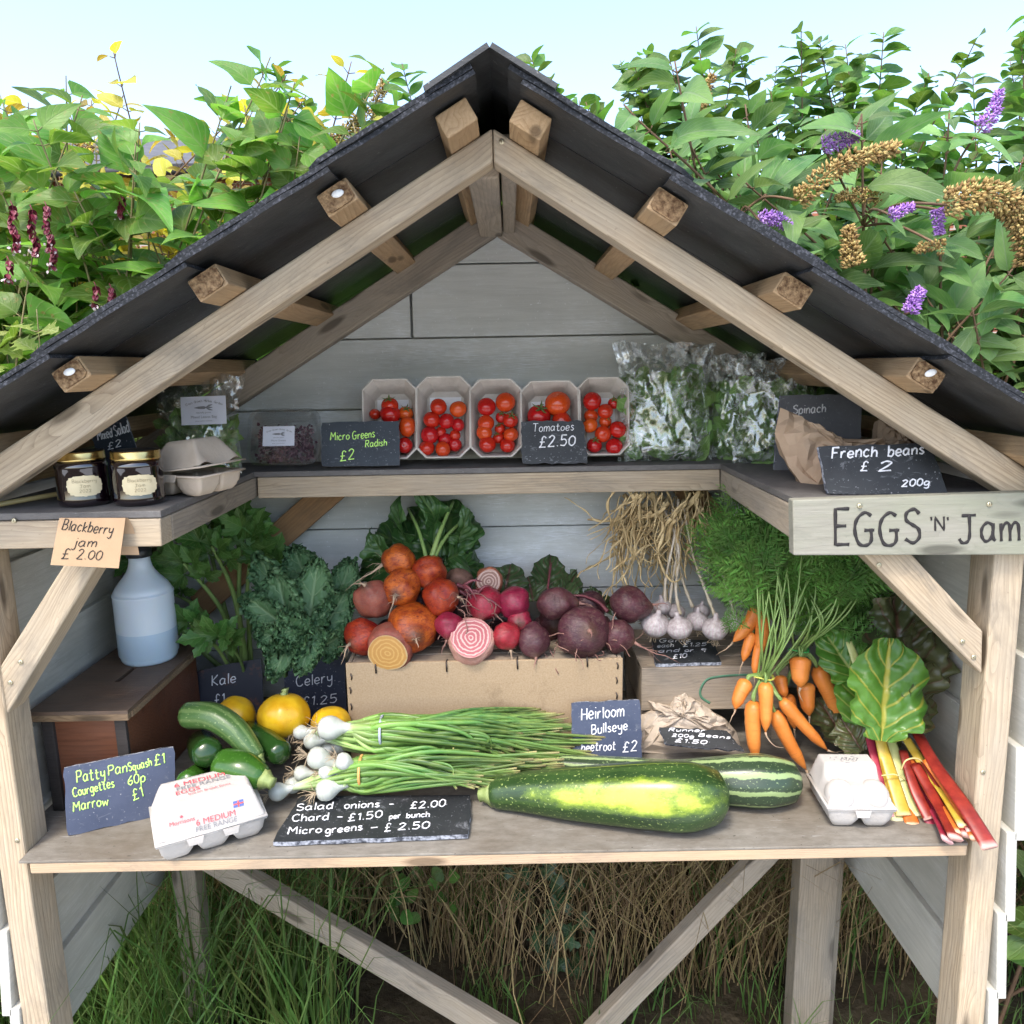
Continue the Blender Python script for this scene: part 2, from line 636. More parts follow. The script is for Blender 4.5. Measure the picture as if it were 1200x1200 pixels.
m = MB()
m.box((-0.031, 0.278, 1.822), (0.043, 0.47, 0.05))
m.build('ridge_beam', TG, stall, (-0.031, 0.278, 1.822), False, 0.003, Matrix(((0, -1, 0), (1, 0, 0), (0, 0, 1))))
m = MB()
m.box((0.004, 0.278, 1.828), (0.022, 0.468, 0.05))
m.build('ridge_beam', TG, stall, (0.004, 0.278, 1.822), False, 0.003, Matrix(((0, -1, 0), (1, 0, 0), (0, 0, 1))))

# battens along the roof and the slates that lie on them
BL = ((-0.05, 0), (-0.197, 1), (-0.362, 1), (-0.545, 1), (-0.72, 1), (-0.86, 1))
BR = ((0.022, 0), (0.186, 2), (0.347, 1), (0.520, 1), (0.695, 1), (0.85, 1))
clip = simple('white_plastic_clip', (0.8, 0.8, 0.78), (0.7, 0.7, 0.68), 20, 0.4)
endwood = simple('fibrous_end_grain', (0.10, 0.055, 0.03), (0.36, 0.24, 0.13), 160, 0.95, 1.0, 200, 0.1, lo=0.35, hi=0.65, bd=0.004)
for side, lst in ((-1, BL), (1, BR)):
    slope = math.atan(0.5886 if side < 0 else 0.618)
    along = Vector((side * cos(slope), 0, -sin(slope)))
    up = Vector((side * sin(slope), 0, cos(slope)))
    for x, st in lst:
        y0 = -0.064 + R.uniform(-.008, .008)
        base = Vector((x, 0, zl(x))) + up * 0.0155
        c0, c1 = base + Vector((0, y0, 0)), base + Vector((0, 0.62, 0))
        o = bar('batten', c0, c1, 0.043, 0.029, TT, stall, up)
        if st:
            e = MB()
            pts = []
            for i in range(12):
                t = 2 * pi * i / 12
                cx = max(-1, min(1, 1.35 * cos(t))) * 0.0195
                cz = max(-1, min(1, 1.35 * sin(t))) * 0.0125
                pts.append(base + along * cx + up * cz + Vector((0, y0 + 0.001, 0)))
            e.prism(pts, (0, -0.004 - R.random() * 0.002, 0))
            eo = e.build('end_grain', endwood, o, smooth=False)
            eo.matrix_parent_inverse = o.matrix_basis.inverted()
            eo.matrix_basis = Matrix.Translation(Vector())
            for vv in eo.data.vertices:
                vv.co += WL[o.name] - WL[stall.name]
        if (side, round(x, 3)) in ((-1, -0.197), (-1, -0.545), (1, 0.520)):
            e = MB()
            e.ball(base + Vector((0.002, y0 - 0.0065, 0.003)), (0.008, 0.002, 0.0045), 10, 6, 0, None, Matrix.Rotation(-0.3, 3, 'Y'))
            eo = e.build('white_clip', clip, stall)
    tails = [0.222 + 0.203 * k for k in range(5)]
    if side > 0:
        tails = [0.250 + 0.200 * k for k in range(5)]
    for k, s1 in enumerate(tails):
        s0 = max(0.0, s1 - 0.43)
        off = 0.0 if k % 2 == 0 else 0.12
        y, first = -0.105, True
        edges = [-0.105 + 0.0]
        while edges[-1] < 0.66:
            edges.append(edges[-1] + (0.13 if (k % 2 and len(edges) == 1) else 0.25))
        edges[-1] = min(edges[-1], 0.68)
        for i in range(len(edges) - 1):
            ya, yb = edges[i] + 0.0015 + (R.uniform(-.003, .003) if i == 0 else 0), edges[i + 1] - 0.0015
            if yb - ya < 0.03:
                continue
            org = Vector((-0.016, 0, 1.848))
            ht, hh = 0.0325 + 0.0135, 0.0325
            js = R.uniform(-.004, .004)
            A = org + along * s0 + up * (hh + (0.0135 * (1 - (s1 - s0) / 0.43)))
            B = org + along * (s1 + js) + up * ht
            poly = [A + Vector((0, ya, 0))]
            nseg = 14
            pts = [A + Vector((0, ya, 0))]
            for q in range(1, nseg):
                pts.append(A.lerp(B, q / nseg) + Vector((0, ya + (R.uniform(-.0022, .0022) if i == 0 else 0), 0)))
            pts.append(B + Vector((0, ya + 0.012, 0)))
            for q in range(1, 8):
                pts.append(B + along * R.uniform(-.002, .002) + Vector((0, ya + 0.012 + (yb - ya - 0.012) * q / 8, 0)))
            pts += [B + Vector((0, yb, 0)), A + Vector((0, yb, 0))]
            mb = MB()
            mb.prism(pts, up * 0.0055)
            n = len(pts)
            for fi in range(2, len(mb.m)):
                mb.m[fi] = 1
            mb.build('roof_slate', [M['roofslate'], M['roofedge']], stall, smooth=False)
m = MB()
for side in (-1, 1):
    slope = math.atan(0.60)
    along = Vector((side * cos(slope), 0, -sin(slope)))
    up = Vector((side * sin(slope), 0, cos(slope)))
    o = Vector((-0.016, -0.11, 1.8545 + 0.046))
    m.prism([o, o + along * 0.085, o + along * 0.085 + Vector((0, 0.8, 0)), o + Vector((0, 0.8, 0))], up * 0.006)
m.build('ridge_cap', M['roofslate'], stall, smooth=False)

# back cladding: horizontal boards, each lapping the one below
m = MB()
edges = [1.880, 1.7531, 1.6087, 1.4662, 1.3404, 1.2126, 1.074, 0.945, 0.805]
for i in range(len(edges) - 1):
    zt, zb = edges[i], edges[i + 1]
    ht, hb = [max(0.004, min(0.755, (1.845 - z) / 0.6045)) for z in (zt, zb)]
    if i == 0:
        zt, ht = 1.842, 0.004
    cuts = [(-1, 1)] if i not in (1, 3, 5) else ([(-1, -0.18), (-0.175, 1)] if i == 1 else [(-1, 0.35), (0.354, 1)])
    for c0, c1 in cuts:
        xa = -0.02 + (-ht if c0 == -1 else c0)
        xb = -0.02 + (-hb if c0 == -1 else c0)
        xc = -0.02 + (hb if c1 == 1 else c1)
        xd = -0.02 + (ht if c1 == 1 else c1)
        if c0 != -1 and xa > xd:
            continue
        m.prism([(xa, YB + 0.004, zt), (xb, YB - 0.0, zb + 0.003), (xc, YB - 0.0, zb + 0.003), (xd, YB + 0.004, zt)], (0, 0.018, 0))
m.prism([(-0.755, YB + 0.0225, 1.39), (-0.755, YB + 0.0225, 0.80), (0.715, YB + 0.0225, 0.80), (0.715, YB + 0.0225, 1.39), (-0.02, YB + 0.0225, 1.84)], (0, 0.006, 0))  # added backing sheet, blocks the sky light between the boards
m.build('back_cladding', M['backboard'], stall, smooth=False, bevel=0.0015)

# side walls: boards running from front to back
XL, XR = -0.787, 0.735
for s, X in ((-1, XL), (1, XR)):
    m = MB()
    z = 0.42
    i = 0
    while z < 1.30:
        zt = min(z + 0.152, 1.375)
        m.prism([(X + s * 0.014, -0.004, z), (X + s * 0.014, 0.585, z), (X + s * 0.001, 0.585, zt), (X + s * 0.001, -0.004, zt)], (s * 0.016, 0, 0))
        z += 0.138
    m.build('side_cladding', M['sideboard'], stall, smooth=False, bevel=0.0015)
    # posts at the front and back corners
    if s < 0:
        fx = [(-0.742, 1.314), (-0.749, 0.0)]
        ow = 0.043
    else:
        fx = [(0.677, 1.312), (0.705, 0.0)]
        ow = 0.041 if False else 0.043
    p = [Vector((fx[0][0] + (0 if s > 0 else -ow), 0, fx[0][1])), Vector((fx[1][0] + (0 if s > 0 else -ow), 0, fx[1][1]))]
    q = [p[0], p[1], p[1] + Vector((ow, 0, 0)), p[0] + Vector((ow, 0, 0))]
    plank('corner_post', q, (0, 0.058, 0), T, stall, 0.003)
    xb = -0.775 if s < 0 else 0.695
    q = [(xb, 0.50, 1.36), (xb, 0.50, 0), (xb + 0.038, 0.50, 0), (xb + 0.038, 0.50, 1.36)]
    plank('corner_post', q, (0, 0.055, 0), TG, stall, 0.003)

# two inner legs and their braces under the lower shelf
for pxs, br in (((200, 228), ((222, 1012), (262, 1010), (640, 1233), (600, 1240))), ((938, 984), ((935, 985), (905, 985), (672, 1228), (702, 1228)))):
    a, b = PY(pxs[0], 1020, 0.44), PY(pxs[1], 1020, 0.44)
    q = [(a.x, 0.44, 0.815), (a.x, 0.44, 0), (b.x, 0.44, 0), (b.x, 0.44, 0.815)]
    plank('inner_leg', q, (0, 0.05, 0), TG, stall, 0.003)
    q = [PY(x, y, 0.40) for x, y in br]
    plank('leg_brace', [q[0], q[3], q[2], q[1]], (0, 0.036, 0), TG, stall, 0.003)

# braces
q = [PY(x, y, 0.004) for x, y in ((92, 634), (131, 634), (2, 848), (-26, 822))]
plank('front_brace', [q[0], q[3], q[2], q[1]], (0, 0.045, 0), T, stall, 0.003)
q = [PY(x, y, -0.001) for x, y in ((1000, 638), (1058, 638), (1152, 740), (1151, 791))]
plank('front_brace', [q[0], q[3], q[2], q[1]], (0, 0.045, 0), T, stall, 0.003)
q = [PY(x, y, 0.515) for x, y in ((369, 570), (418, 570), (236, 728), (222, 700))]
plank('back_brace', [q[0], q[3], q[2], q[1]], (0, 0.04, 0), M['timber_orange'], stall, 0.003)
q = [PY(x, y, 0.515) for x, y in ((786, 570), (826, 570), (935, 715), (905, 728))]
plank('back_brace', [q[0], q[3], q[2], q[1]], (0, 0.04, 0), M['timber_orange'], stall, 0.003)

# upper shelf: a U of boards with rails along its inner and outer edges
m = MB()
for x0, x1, y0, y1 in ((-0.778, -0.487, 0.0, 0.3985), (0.396, 0.728, 0.0, 0.3985), (-0.778, 0.728, 0.4, 0.553)):
    m.box(((x0 + x1) / 2, (y0 + y1) / 2, ZU - 0.005), (x1 - x0, y1 - y0, 0.010))
m.build('upper_shelf', M['shelfpaint'], stall, smooth=False, bevel=0.0012)
plank('shelf_rail', [(-0.83, -0.003, 1.351), (-0.487, -0.003, 1.351), (-0.489, -0.003, 1.312), (-0.83, -0.003, 1.312)], (0, 0.036, 0), T, stall)
plank('shelf_rail', [(-0.483, 0.40, 1.351), (0.396, 0.40, 1.351), (0.398, 0.40, 1.311), (-0.484, 0.40, 1.311)], (0, 0.036, 0), T, stall)
plank('shelf_rail', [(-0.487, 0.034, 1.351), (-0.487, 0.44, 1.351), (-0.489, 0.44, 1.312), (-0.489, 0.034, 1.312)], (-0.036, 0, 0), TG, stall)
plank('shelf_rail', [(0.399, 0.44, 1.351), (0.395, 0.0, 1.351), (0.396, 0.0, 1.302), (0.4, 0.44, 1.311)], (0.036, 0, 0), TG, stall)
SGY = -0.022
q = [PY(x, y, SGY) for x, y in ((929, 586), (1290, 574), (1290, 650), (930, 651))]
sign = plank('sign_board', q, (0, 0.019, 0), M['sign_timber'], stall, 0.002)
screw = simple('zinc_screw', (0.5, 0.45, 0.3), (0.6, 0.55, 0.4), 60, 0.35, Metallic=1.0)
for x, y, Y in ((1007.5, 593, SGY), (1159.5, 591, SGY), (588, 166, 0), (1141, 770, -0.001), (1128, 752, -0.001), (1030, 662, -0.001), (12, 800, .004), (24, 776, .004), (112, 622, -.003), (16, 610, -.003), (20, 985, 0), (1152, 905, 0)):
    p = PY(x, y, Y - 0.001)
    m = MB()
    m.tube([p + Vector((0, 0.002, 0)), p + Vector((0, -0.001, 0)), p + Vector((0, -0.0005, 0))], [0.0034, 0.0034, 0.0014], 12)
    m.build('screw', screw, stall)
hk = MB()
c = PY(1072, 440, 0.25)
c = Vector((0.66, 0.2, 1.475))
hk.tube([c + Vector((0.012 * sin(t) - 0.0, 0, 0.014 + 0.012 * cos(t))) for t in [i * 0.28 for i in range(-4, 15)]], 0.0013, 6)
hk.build('cup_hook', screw, stall)

# lower shelf
m = MB()
dk = [(-0.743, -0.02), (0.672, -0.016), (0.672, 0.06), (0.73, 0.06), (0.73, 0.553), (-0.783, 0.553), (-0.783, 0.06), (-0.743, 0.06)]
m.prism([(x, y, ZL) for x, y in dk], (0, 0, -0.004))
m.build('lower_shelf', M['deck'], stall, smooth=False, bevel=0.001)
plank('shelf_edge', [(-0.728, -0.019, ZL - 0.0045), (0.672, -0.015, ZL - 0.0045), (0.672, -0.015, ZL - 0.022), (-0.728, -0.019, ZL - 0.022)], (0, 0.575, 0), M['plyedge'], stall)

# ------------------------------------------------------------------ handwriting: single-stroke letters laid on a plane
GL = {
 'A': "0,0 3,10 3,10 6,0|1.2,4 4.8,4", 'B': ".5,0 .5,10|.5,10 4,9.6 4.6,7.5 3.4,5.6 .5,5.2|.5,5.2 4.4,4.8 5.4,2.6 4,.4 .5,0",
 'C': "5.5,8.5 3.6,10 1,8 .3,4.5 1.5,.8 4,0 5.8,1.5", 'E': "5,10 .5,10 .5,10 .5,0 .5,0 5,0|.5,5.2 4,5.2", 'F': "5,10 .5,10 .5,10 .5,0|.5,5.2 4,5.2",
 'G': "5.6,9 3.5,10 1,8 .3,4.5 1.6,.6 4,0 5.6,1.4 5.6,4.6 5.6,4.6 3.4,4.6|5.6,4.6 6.6,4.6", 'H': ".5,0 .5,10|5.5,0 5.5,10|.5,5 5.5,5",
 'J': "1,10 5.8,10|3.6,10 3.6,3 2.8,.4 1,0 0,1.5", 'K': ".5,0 .5,10|5,10 .6,4.6 .6,4.6 5.2,0", 'L': ".5,10 .5,0 .5,0 4.6,0", 'M': ".3,0 .8,10 .8,10 3.6,4 3.6,4 6.4,10 6.4,10 7,0",
 'N': ".5,0 .5,10 .5,10 5.5,0 5.5,0 5.5,10", 'P': ".5,0 .5,10|.5,9.8 4,10 5.2,7.6 4,5.2 .5,4.8", 'R': ".5,0 .5,10|.5,9.8 4,10 5,7.6 4,5.6 .5,5.2|2.2,5.2 5.4,0",
 'S': "5,8.6 3.4,10 1,9 .8,6.8 2.8,5.4 4.8,4 5,1.6 3,0 .5,1.2", 'T': "0,10 6,10|3,10 3,0",
 'a': "4.3,5.4 2.4,6.3 .6,4.6 .4,2 1.6,.1 3.4,.9 4.3,3.4|4.4,6 4.4,1.2 5.1,.2", 'b': ".5,10 .5,0|.5,3.5 2,6 4,5.4 4.4,2.6 3,.2 .5,.8", 'c': "4,5 2.4,6.2 .6,4.4 .6,1.6 2.2,0 4.2,1",
 'd': "4.2,5 2.2,6.2 .5,4.2 .5,1.4 2,0 4.2,2|4.3,10 4.3,0", 'e': ".6,3 4.2,3.4 3.8,5.6 2.2,6.2 .6,4.4 .6,1.6 2.2,0 4.4,1", 'f': "4,9 2.8,10 1.8,8.6 1.8,0|.2,6 3.6,6",
 'g': "4.2,5 2.2,6.2 .5,4.2 .6,1.6 2.2,.4 4.2,2.4|4.3,6 4.3,-2 3,-4 .6,-3", 'h': ".5,10 .5,0|.5,3.6 2.2,6 4,5 4.2,0", 'i': ".9,6 .9,0|.9,8.6 1,9.1", 'j': "1.6,6 1.6,-2 .6,-4 -1,-3|1.7,8.6 1.8,9.1",
 'k': ".5,10 .5,0|3.8,6 .6,2.8 .6,2.8 4,0", 'l': ".8,10 .8,0", 'm': ".5,6 .5,0|.5,3.6 2,6 3.4,5.2 3.5,0|3.5,3.6 5,6 6.4,5.2 6.6,0", 'n': ".5,6 .5,0|.5,3.6 2.2,6 4,5 4.2,0",
 'o': "2.4,6.2 .6,4.6 .6,1.6 2.4,0 4.2,1.6 4.2,4.6 2.4,6.2", 'p': ".5,6 .5,-4|.5,4 2.2,6.2 4.2,5 4.2,1.6 2.6,0 .5,1.2", 'q': "4.2,5 2.2,6.2 .5,4.2 .6,1.4 2.2,0 4.2,2|4.3,6 4.3,-4 5.4,-3",
 'r': ".5,6 .5,0|.5,3.4 1.8,5.8 3.4,5.8", 's': "3.8,5.4 2.2,6.2 .8,5 2.2,3.4 3.8,1.8 2.6,.1 .5,.8", 't': "1.8,9 1.8,1.4 2.8,.1 4,.8|.2,6 3.8,6", 'u': ".5,6 .6,1.4 2.2,0 4,1.8|4.2,6 4.2,0",
 'w': ".3,6 1.6,0 1.6,0 3.2,5 3.2,5 4.8,0 4.8,0 6.2,6", 'x': ".3,6 4,0|4,6 .3,0", 'y': ".5,6 .8,2.6 2.4,1.6 4.2,3|4.3,6 4.2,-1.6 2.8,-4 .6,-3", 'v': ".3,6 2,0 2,0 3.8,6",
 '0': "2.6,10 .6,7.6 .6,2.4 2.6,0 4.6,2.4 4.6,7.6 2.6,10", '1': ".6,8 2,10 2,10 2,0", '2': ".6,8 2.4,10 4.4,8.4 3.4,5 .4,0 .4,0 5,0", '5': "4.6,10 1,10 1,10 .8,5.6 .8,5.6 3.4,6 4.8,3.4 3.4,.3 .5,.8",
 '6': "4,10 1.2,6 .6,2.4 2.4,0 4.4,1.8 3.8,4.6 1,4", '9': "4.4,8 2.6,10 .8,8 1.6,5.6 4.2,6.4|4.5,9 4.2,0", '£': "5,8.4 3.6,10 2.2,8.6 2.2,4 1.6,1 .4,0 .4,0 5.2,0|.6,4.8 4.2,4.8",
 '-': ".5,4 4.4,4", '.': ".6,.3 .9,.8", "'": ".6,10 .8,7.6", '/': "0,0 3,10"}


def crs(pts, k=5):
    out = []
    n = len(pts)
    for i in range(n - 1):
        p0, p1, p2, p3 = pts[max(i - 1, 0)], pts[i], pts[i + 1], pts[min(i + 2, n - 1)]
        if p1 == p2:
            continue
        if i > 0 and pts[i - 1] == p1:
            p0 = p1
        if i + 2 < n and pts[i + 2] == p2:
            p3 = p2
        for j in range(k):
            t = j / k
            q = []
            for a in range(len(p1)):
                q.append(0.5 * (2 * p1[a] + (p2[a] - p0[a]) * t + (2 * p0[a] - 5 * p1[a] + 4 * p2[a] - p3[a]) * t * t + (3 * p1[a] - p0[a] - 3 * p2[a] + p3[a]) * t ** 3))
            out.append(tuple(q))
    out.append(tuple(pts[-1]))
    return out


def spline(pts, k=6):
    return [Vector(p) for p in crs([tuple(p) for p in pts], k)]


def glyphs(text):
    """Polylines in a box of cap height 10, and the advance width."""
    x, out = 0.0, []
    rr = random.Random(hash_str(text))
    for ch in text:
        if ch == ' ':
            x += 4.2
            continue
        w = 0
        dy, sc = rr.uniform(-.35, .35), rr.uniform(.93, 1.07)
        for st in GL[ch].split('|'):
            pts = [tuple(float(a) for a in p.split(',')) for p in st.split()]
            w = max(w, max(p[0] for p in pts))
            out.append([(x + px, py * sc + dy) for px, py in crs([(p[0], p[1]) for p in pts])])
        x += w + 1.5
    return out, x - 1.5


def hash_str(t):
    h = 7
    for c in t:
        h = (h * 31 + ord(c)) % 100003
    return h


def write(mb, text, plane, p0, p1, h, wd, slant=0.12, lift=0.0006, mi=0):
    """text along the photo baseline p0-p1 (pixels), cap height h px, stroke width wd metres, on plane."""
    gl, W = glyphs(text)
    dx, dy = (p1[0] - p0[0]) / W, (p1[1] - p0[1]) / W
    L = sqrt(dx * dx + dy * dy)
    ux, uy = dy / L, -dx / L
    k = h / 10
    for st in gl:
        pts = []
        for x, y in st:
            xx = x + y * slant
            P = plane.hit(p0[0] + dx * xx + ux * k * y, p0[1] + dy * xx + uy * k * y)
            pts.append(P + plane.n * lift)
        mb.tube(pts, [(0.0004, wd * 0.5 * (1 + 0.18 * sin(i * 1.3))) for i in range(len(pts))], 6, mi, True, plane.n)


def ink(name, c, rough=0.6):
    t = NT(name)
    cc = t.ramp(t.noise(t.coord('Object'), 500, 3), [(0.25, tuple(x * 0.72 for x in c)), (0.5, c)])
    return t.fin(cc, rough, 0.3)


M['white_ink'] = ink('white_chalk_ink', (0.78, 0.78, 0.80))
M['green_ink'] = ink('lime_chalk_ink', (0.58, 0.95, 0.22))
M['black_ink'] = ink('black_marker_ink', (0.025, 0.022, 0.022))
M['red_ink'] = ink('red_print', (0.72, 0.10, 0.12))
M['grey_ink'] = ink('grey_print', (0.25, 0.25, 0.26))
M['blue_ink'] = ink('blue_print', (0.12, 0.16, 0.42))
M['pencil'] = ink('pale_brown_pen', (0.32, 0.25, 0.15))


def slatemat(name, c1, c2, rough=0.55, scratch=0.35):
    t = NT(name)
    c = t.ramp(t.noise(t.coord('Object'), 12, 6, 0.65), [(0.3, c1), (0.7, c2)])
    sm = t.ramp(t.noise(t.coord('Object', (1, 1, 3)), 34, 4, 0.7, 1.5), [(0.6, 0.0), (0.68, scratch)])
    c = t.mix(sm, c, (0.30, 0.31, 0.33))
    c = t.mix(t.ramp(t.noise(t.coord('Object'), 260, 2), [(0.67, 0.0), (0.73, 0.6)]), c, (0.4, 0.4, 0.42))
    t.bump(t.noise(t.coord('Object'), 35, 6, 0.6), 0.35, 0.002)
    return t.fin(c, rough, 0.4)


M['slate_black'] = slatemat('black_slate', (0.012, 0.014, 0.016), (0.032, 0.035, 0.038))
M['slate_blue'] = slatemat('blue_grey_slate', (0.048, 0.062, 0.105), (0.078, 0.094, 0.145), 0.6, 0.2)
M['slate_grey'] = slatemat('mid_grey_slate', (0.10, 0.105, 0.115), (0.16, 0.165, 0.18), 0.6, 0.15)
M['slate_dark'] = slatemat('dark_blue_slate', (0.014, 0.02, 0.028), (0.03, 0.04, 0.052))


def slate(corners, plane, mat, label, lines, ink_m, th=0.005, cat='price sign', rough_edge=0.0012, wd=0.0022, name='slate_sign'):
    """corners in px TL,TR,BR,BL; lines: (text, p0, p1, h[, wd])."""
    P = [plane.hit(*c) for c in corners]
    pts = []
    rr = random.Random(hash_str(label))
    for i in range(4):
        a, b = P[i], P[(i + 1) % 4]
        n = 9
        for j in range(n):
            p = a.lerp(b, j / n)
            if j:
                p = p + plane.t * rr.uniform(-rough_edge, rough_edge) + plane.u * rr.uniform(-rough_edge, rough_edge)
            else:
                p = p.lerp(sum(P, Vector()) / 4, 0.015)
            pts.append(p)
    m = MB()
    m.prism(pts, -plane.n * th)
    for fi in range(2, len(m.m)):
        m.m[fi] = 1
    o = m.build(name, [mat, M['slateedge']], None, (P[2] + P[3]) / 2, False)
    tag(o, label, cat, 'hand written price slates')
    if lines:
        w = MB()
        for ln in lines:
            write(w, ln[0], plane, ln[1], ln[2], ln[3], ln[4] if len(ln) > 4 else wd)
        lw = w.build('lettering', ink_m, o, WL[o.name])
    return o


# writing on the big sign board
w = MB()
spl = Plane((0, SGY, 1.3), 0, 0)
for tx, a, b, h, wd in (("EGGS", (977, 639), (1077, 637), 40, .0050), ("'N'", (1090, 622), (1111, 621), 16, .0028), ("Jam", (1124, 635), (1194, 632), 34, .0046)):
    write(w, tx, spl, a, b, h, wd, 0.02)
w.build('lettering', M['black_ink'], stall)

# ------------------------------------------------------------------ upper shelf, left arm: jam jars
M['gap_light'] = simple('pale_gap_light', (0.52, 0.40, 0.17), (0.62, 0.50, 0.24), 20, .5)
glass_jam = NT('jam_behind_glass').fin((0.006, 0.002, 0.004), 0.04, 0.8, Coat_Weight=1.0, Coat_Roughness=0.02)
gold = simple('gold_jar_lid', (0.55, 0.40, 0.14), (0.66, 0.50, 0.20), 40, 0.22, Metallic=1.0)
lidtop = simple('black_lid_top', (0.015, 0.013, 0.012), (0.03, 0.027, 0.025), 30, 0.35)
cream = simple('cream_paper_label', (0.66, 0.55, 0.33), (0.74, 0.63, 0.40), 30, 0.7)


def jar(px, py, label, tagtext):
    Y = 0.066
    c = PZ(px, py, ZU)
    c = Vector((PY(px, py, Y).x, Y, ZU + 0.0003))
    j = thing('jam_jar', c, label, 'jam jar', 'two jars of dark jam')
    r = 0.0352
    m = MB()
    m.lathe(c, [(0.001, 0.0), (r * .86, 0.0), (r * .97, .002), (r, .006), (r, .012), (r * .985, .014), (r * .985, .052), (r, .055), (r, .059), (r * .95, .063), (r * .86, .066), (0.001, .066)], 48)
    m.build('glass_body', glass_jam, j, c)
    m = MB()
    m.lathe(c, [(r * .9, .0655), (r * .955, .0655), (r * .955, .0685), (r * .94, .069), (r * .94, .0765), (r * .92, .0782), (r * .90, .0786), (r * .88, .0784)], 48)
    m.build('lid', gold, j, c)
    m = MB()
    m.lathe(c, [(.001, .0775), (r * .88, .0775), (r * .88, .0788), (.001, .0788)], 48)
    m.build('lid_top', lidtop, j, c, False)
    # scalloped label wrapped on the front
    m = MB()
    W, H, z0 = 0.0235, 0.0145, 0.031
    out = []
    for i in range(48):
        t = 2 * pi * i / 48
        sx, sz = cos(t), sin(t)
        k = 1 / max(abs(sx), abs(sz)) ** 0.8
        k *= 1 - 0.10 * (1 if abs(abs(sx) - abs(sz)) < .25 else 0) + 0.05 * (1 if min(abs(sx), abs(sz)) < .1 else 0)
        out.append((sx * k * W, sz * k * H))
    r2 = r + 0.0002
    off = math.atan2(-c.x, c.y - CAM.y) + 0.04
    for rr_ in (1,):
        vs = [c + Vector((0, 0, z0))]
        pt = lambda x, z, e=0: c + Vector((sin(x / r2 + off) * (r2 + e), -cos(x / r2 + off) * (r2 + e), z0 + z))
        n = len(out)
        rings = [[pt(x * s_, z * s_, .0003) for x, z in out] for s_ in (1, .75, .5, .25)]
        vs = [p for rg in rings for p in rg] + [pt(0, 0, .0003)]
        fs = []
        for a in range(3):
            for i in range(n):
                i2 = (i + 1) % n
                fs.append((a * n + i, a * n + i2, (a + 1) * n + i2, (a + 1) * n + i))
        for i in range(n):
            fs.append((3 * n + i, 3 * n + (i + 1) % n, 4 * n))
        m.add(vs, fs)
    lab = m.build('label', cream, j, c)
    w = MB()
    for tx, zz, hw, hh in (('Blackberry', .0048, .0155, .0048), ('Jam', -.0022, .0065, .0046), ('2022', -.0092, .0075, .0042)):
        gl, W_ = glyphs(tx)
        for st in gl:
            w.tube([pt((x / W_ * 2 - 1) * hw, zz + y / 10 * hh, .0006) for x, y in st], 0.00022, 4)
    w.build('lettering', M['pencil'], lab, c)
    return j


jar(100, 586, 'gold lidded jar of dark jam, left of the pair, half under the rafter', '')
jar(164.5, 586, 'gold lidded jar of dark jam beside the red tomato and kraft egg box', '')

m = MB()
m.tube([(-0.760, .012, ZU + .004), (-0.655, .30, ZU + .004)], .0038, 8)  # solid pale strip standing in for light through a side wall gap
tag(m.build('gap_light_strip', M['gap_light']), 'thin pale yellow strip standing for light through the left wall, behind the left rafter', 'cane')
p = Plane(PY(130, 560, 0.20), 0.05, 0.25)
slate([(104, 502), (147, 487), (172, 560), (128, 580)], p, M['slate_dark'], 'tilted black slate reading Mixed Salad behind the jam jars',
      [('Mixed', (115, 516), (132, 512), 11, .0018), ('Salad', (135, 511), (152, 506), 13, .0018), ('£2', (126, 527), (142, 523), 8, .0016)], M['white_ink'])

# ------------------------------------------------------------------ tomatoes
tom = NT('ripe_tomato_skin')
cc = tom.ramp(tom.noise(tom.coord('Object'), 14, 3), [(0.3, (0.46, 0.018, 0.008)), (0.75, (0.62, 0.06, 0.012))])
cc = tom.hsv(cc, tom.rnd(0.49, 0.515), 1.0, tom.rnd(0.75, 1.1))
tom.fin(cc, 0.16, 0.5, Subsurface_Weight=0.12, Subsurface_Radius=(0.01, 0.003, 0.002), Subsurface_Scale=0.3)
M['tomato'] = tom.m
M['calyx'] = simple('green_calyx', (0.06, 0.10, 0.02), (0.14, 0.19, 0.05), 60, 0.6)


def tomfn(p):
    rr_ = sqrt(p.x * p.x + p.y * p.y)
    z = p.z * 0.93 - (0.13 * exp(-(rr_ / 0.28) ** 2) if p.z > 0 else 0)
    a = math.atan2(p.y, p.x)
    k = 1 + 0.012 * cos(5 * a) * rr_
    return Vector((p.x * k, p.y * k, z))


def calyx(mb, c, r, axis, mi=0, n=5, rr_=None):
    q = Vector((0, 0, 1)).rotation_difference(axis)
    for i in range(n):
        a = 2 * pi * i / n + .3
        d = Vector((cos(a), sin(a), 0))
        pts = [q @ (d * (r * k) + Vector((0, 0, r * zz))) + c for k, zz in ((.05, .82), (.3, .86), (.6, .86), (.85, .98 + .1 * (i % 2)))]
        mb.tube(pts, [(r * .03, r * .1), (r * .03, r * .13), (r * .025, r * .09), (r * .01, r * .01)], 5, mi, True, q @ Vector((0, 0, 1)))
    mb.tube([c + axis * (r * .8), c + axis * (r * 1.05), c + axis * (r * 1.3) + Vector((.1 * r, 0, 0))], r * .06, 5, mi)


TB = MB()
TB.ball((0, 0, 0), 1.0, 22, 14, 0, tomfn)
tomato_mesh = None


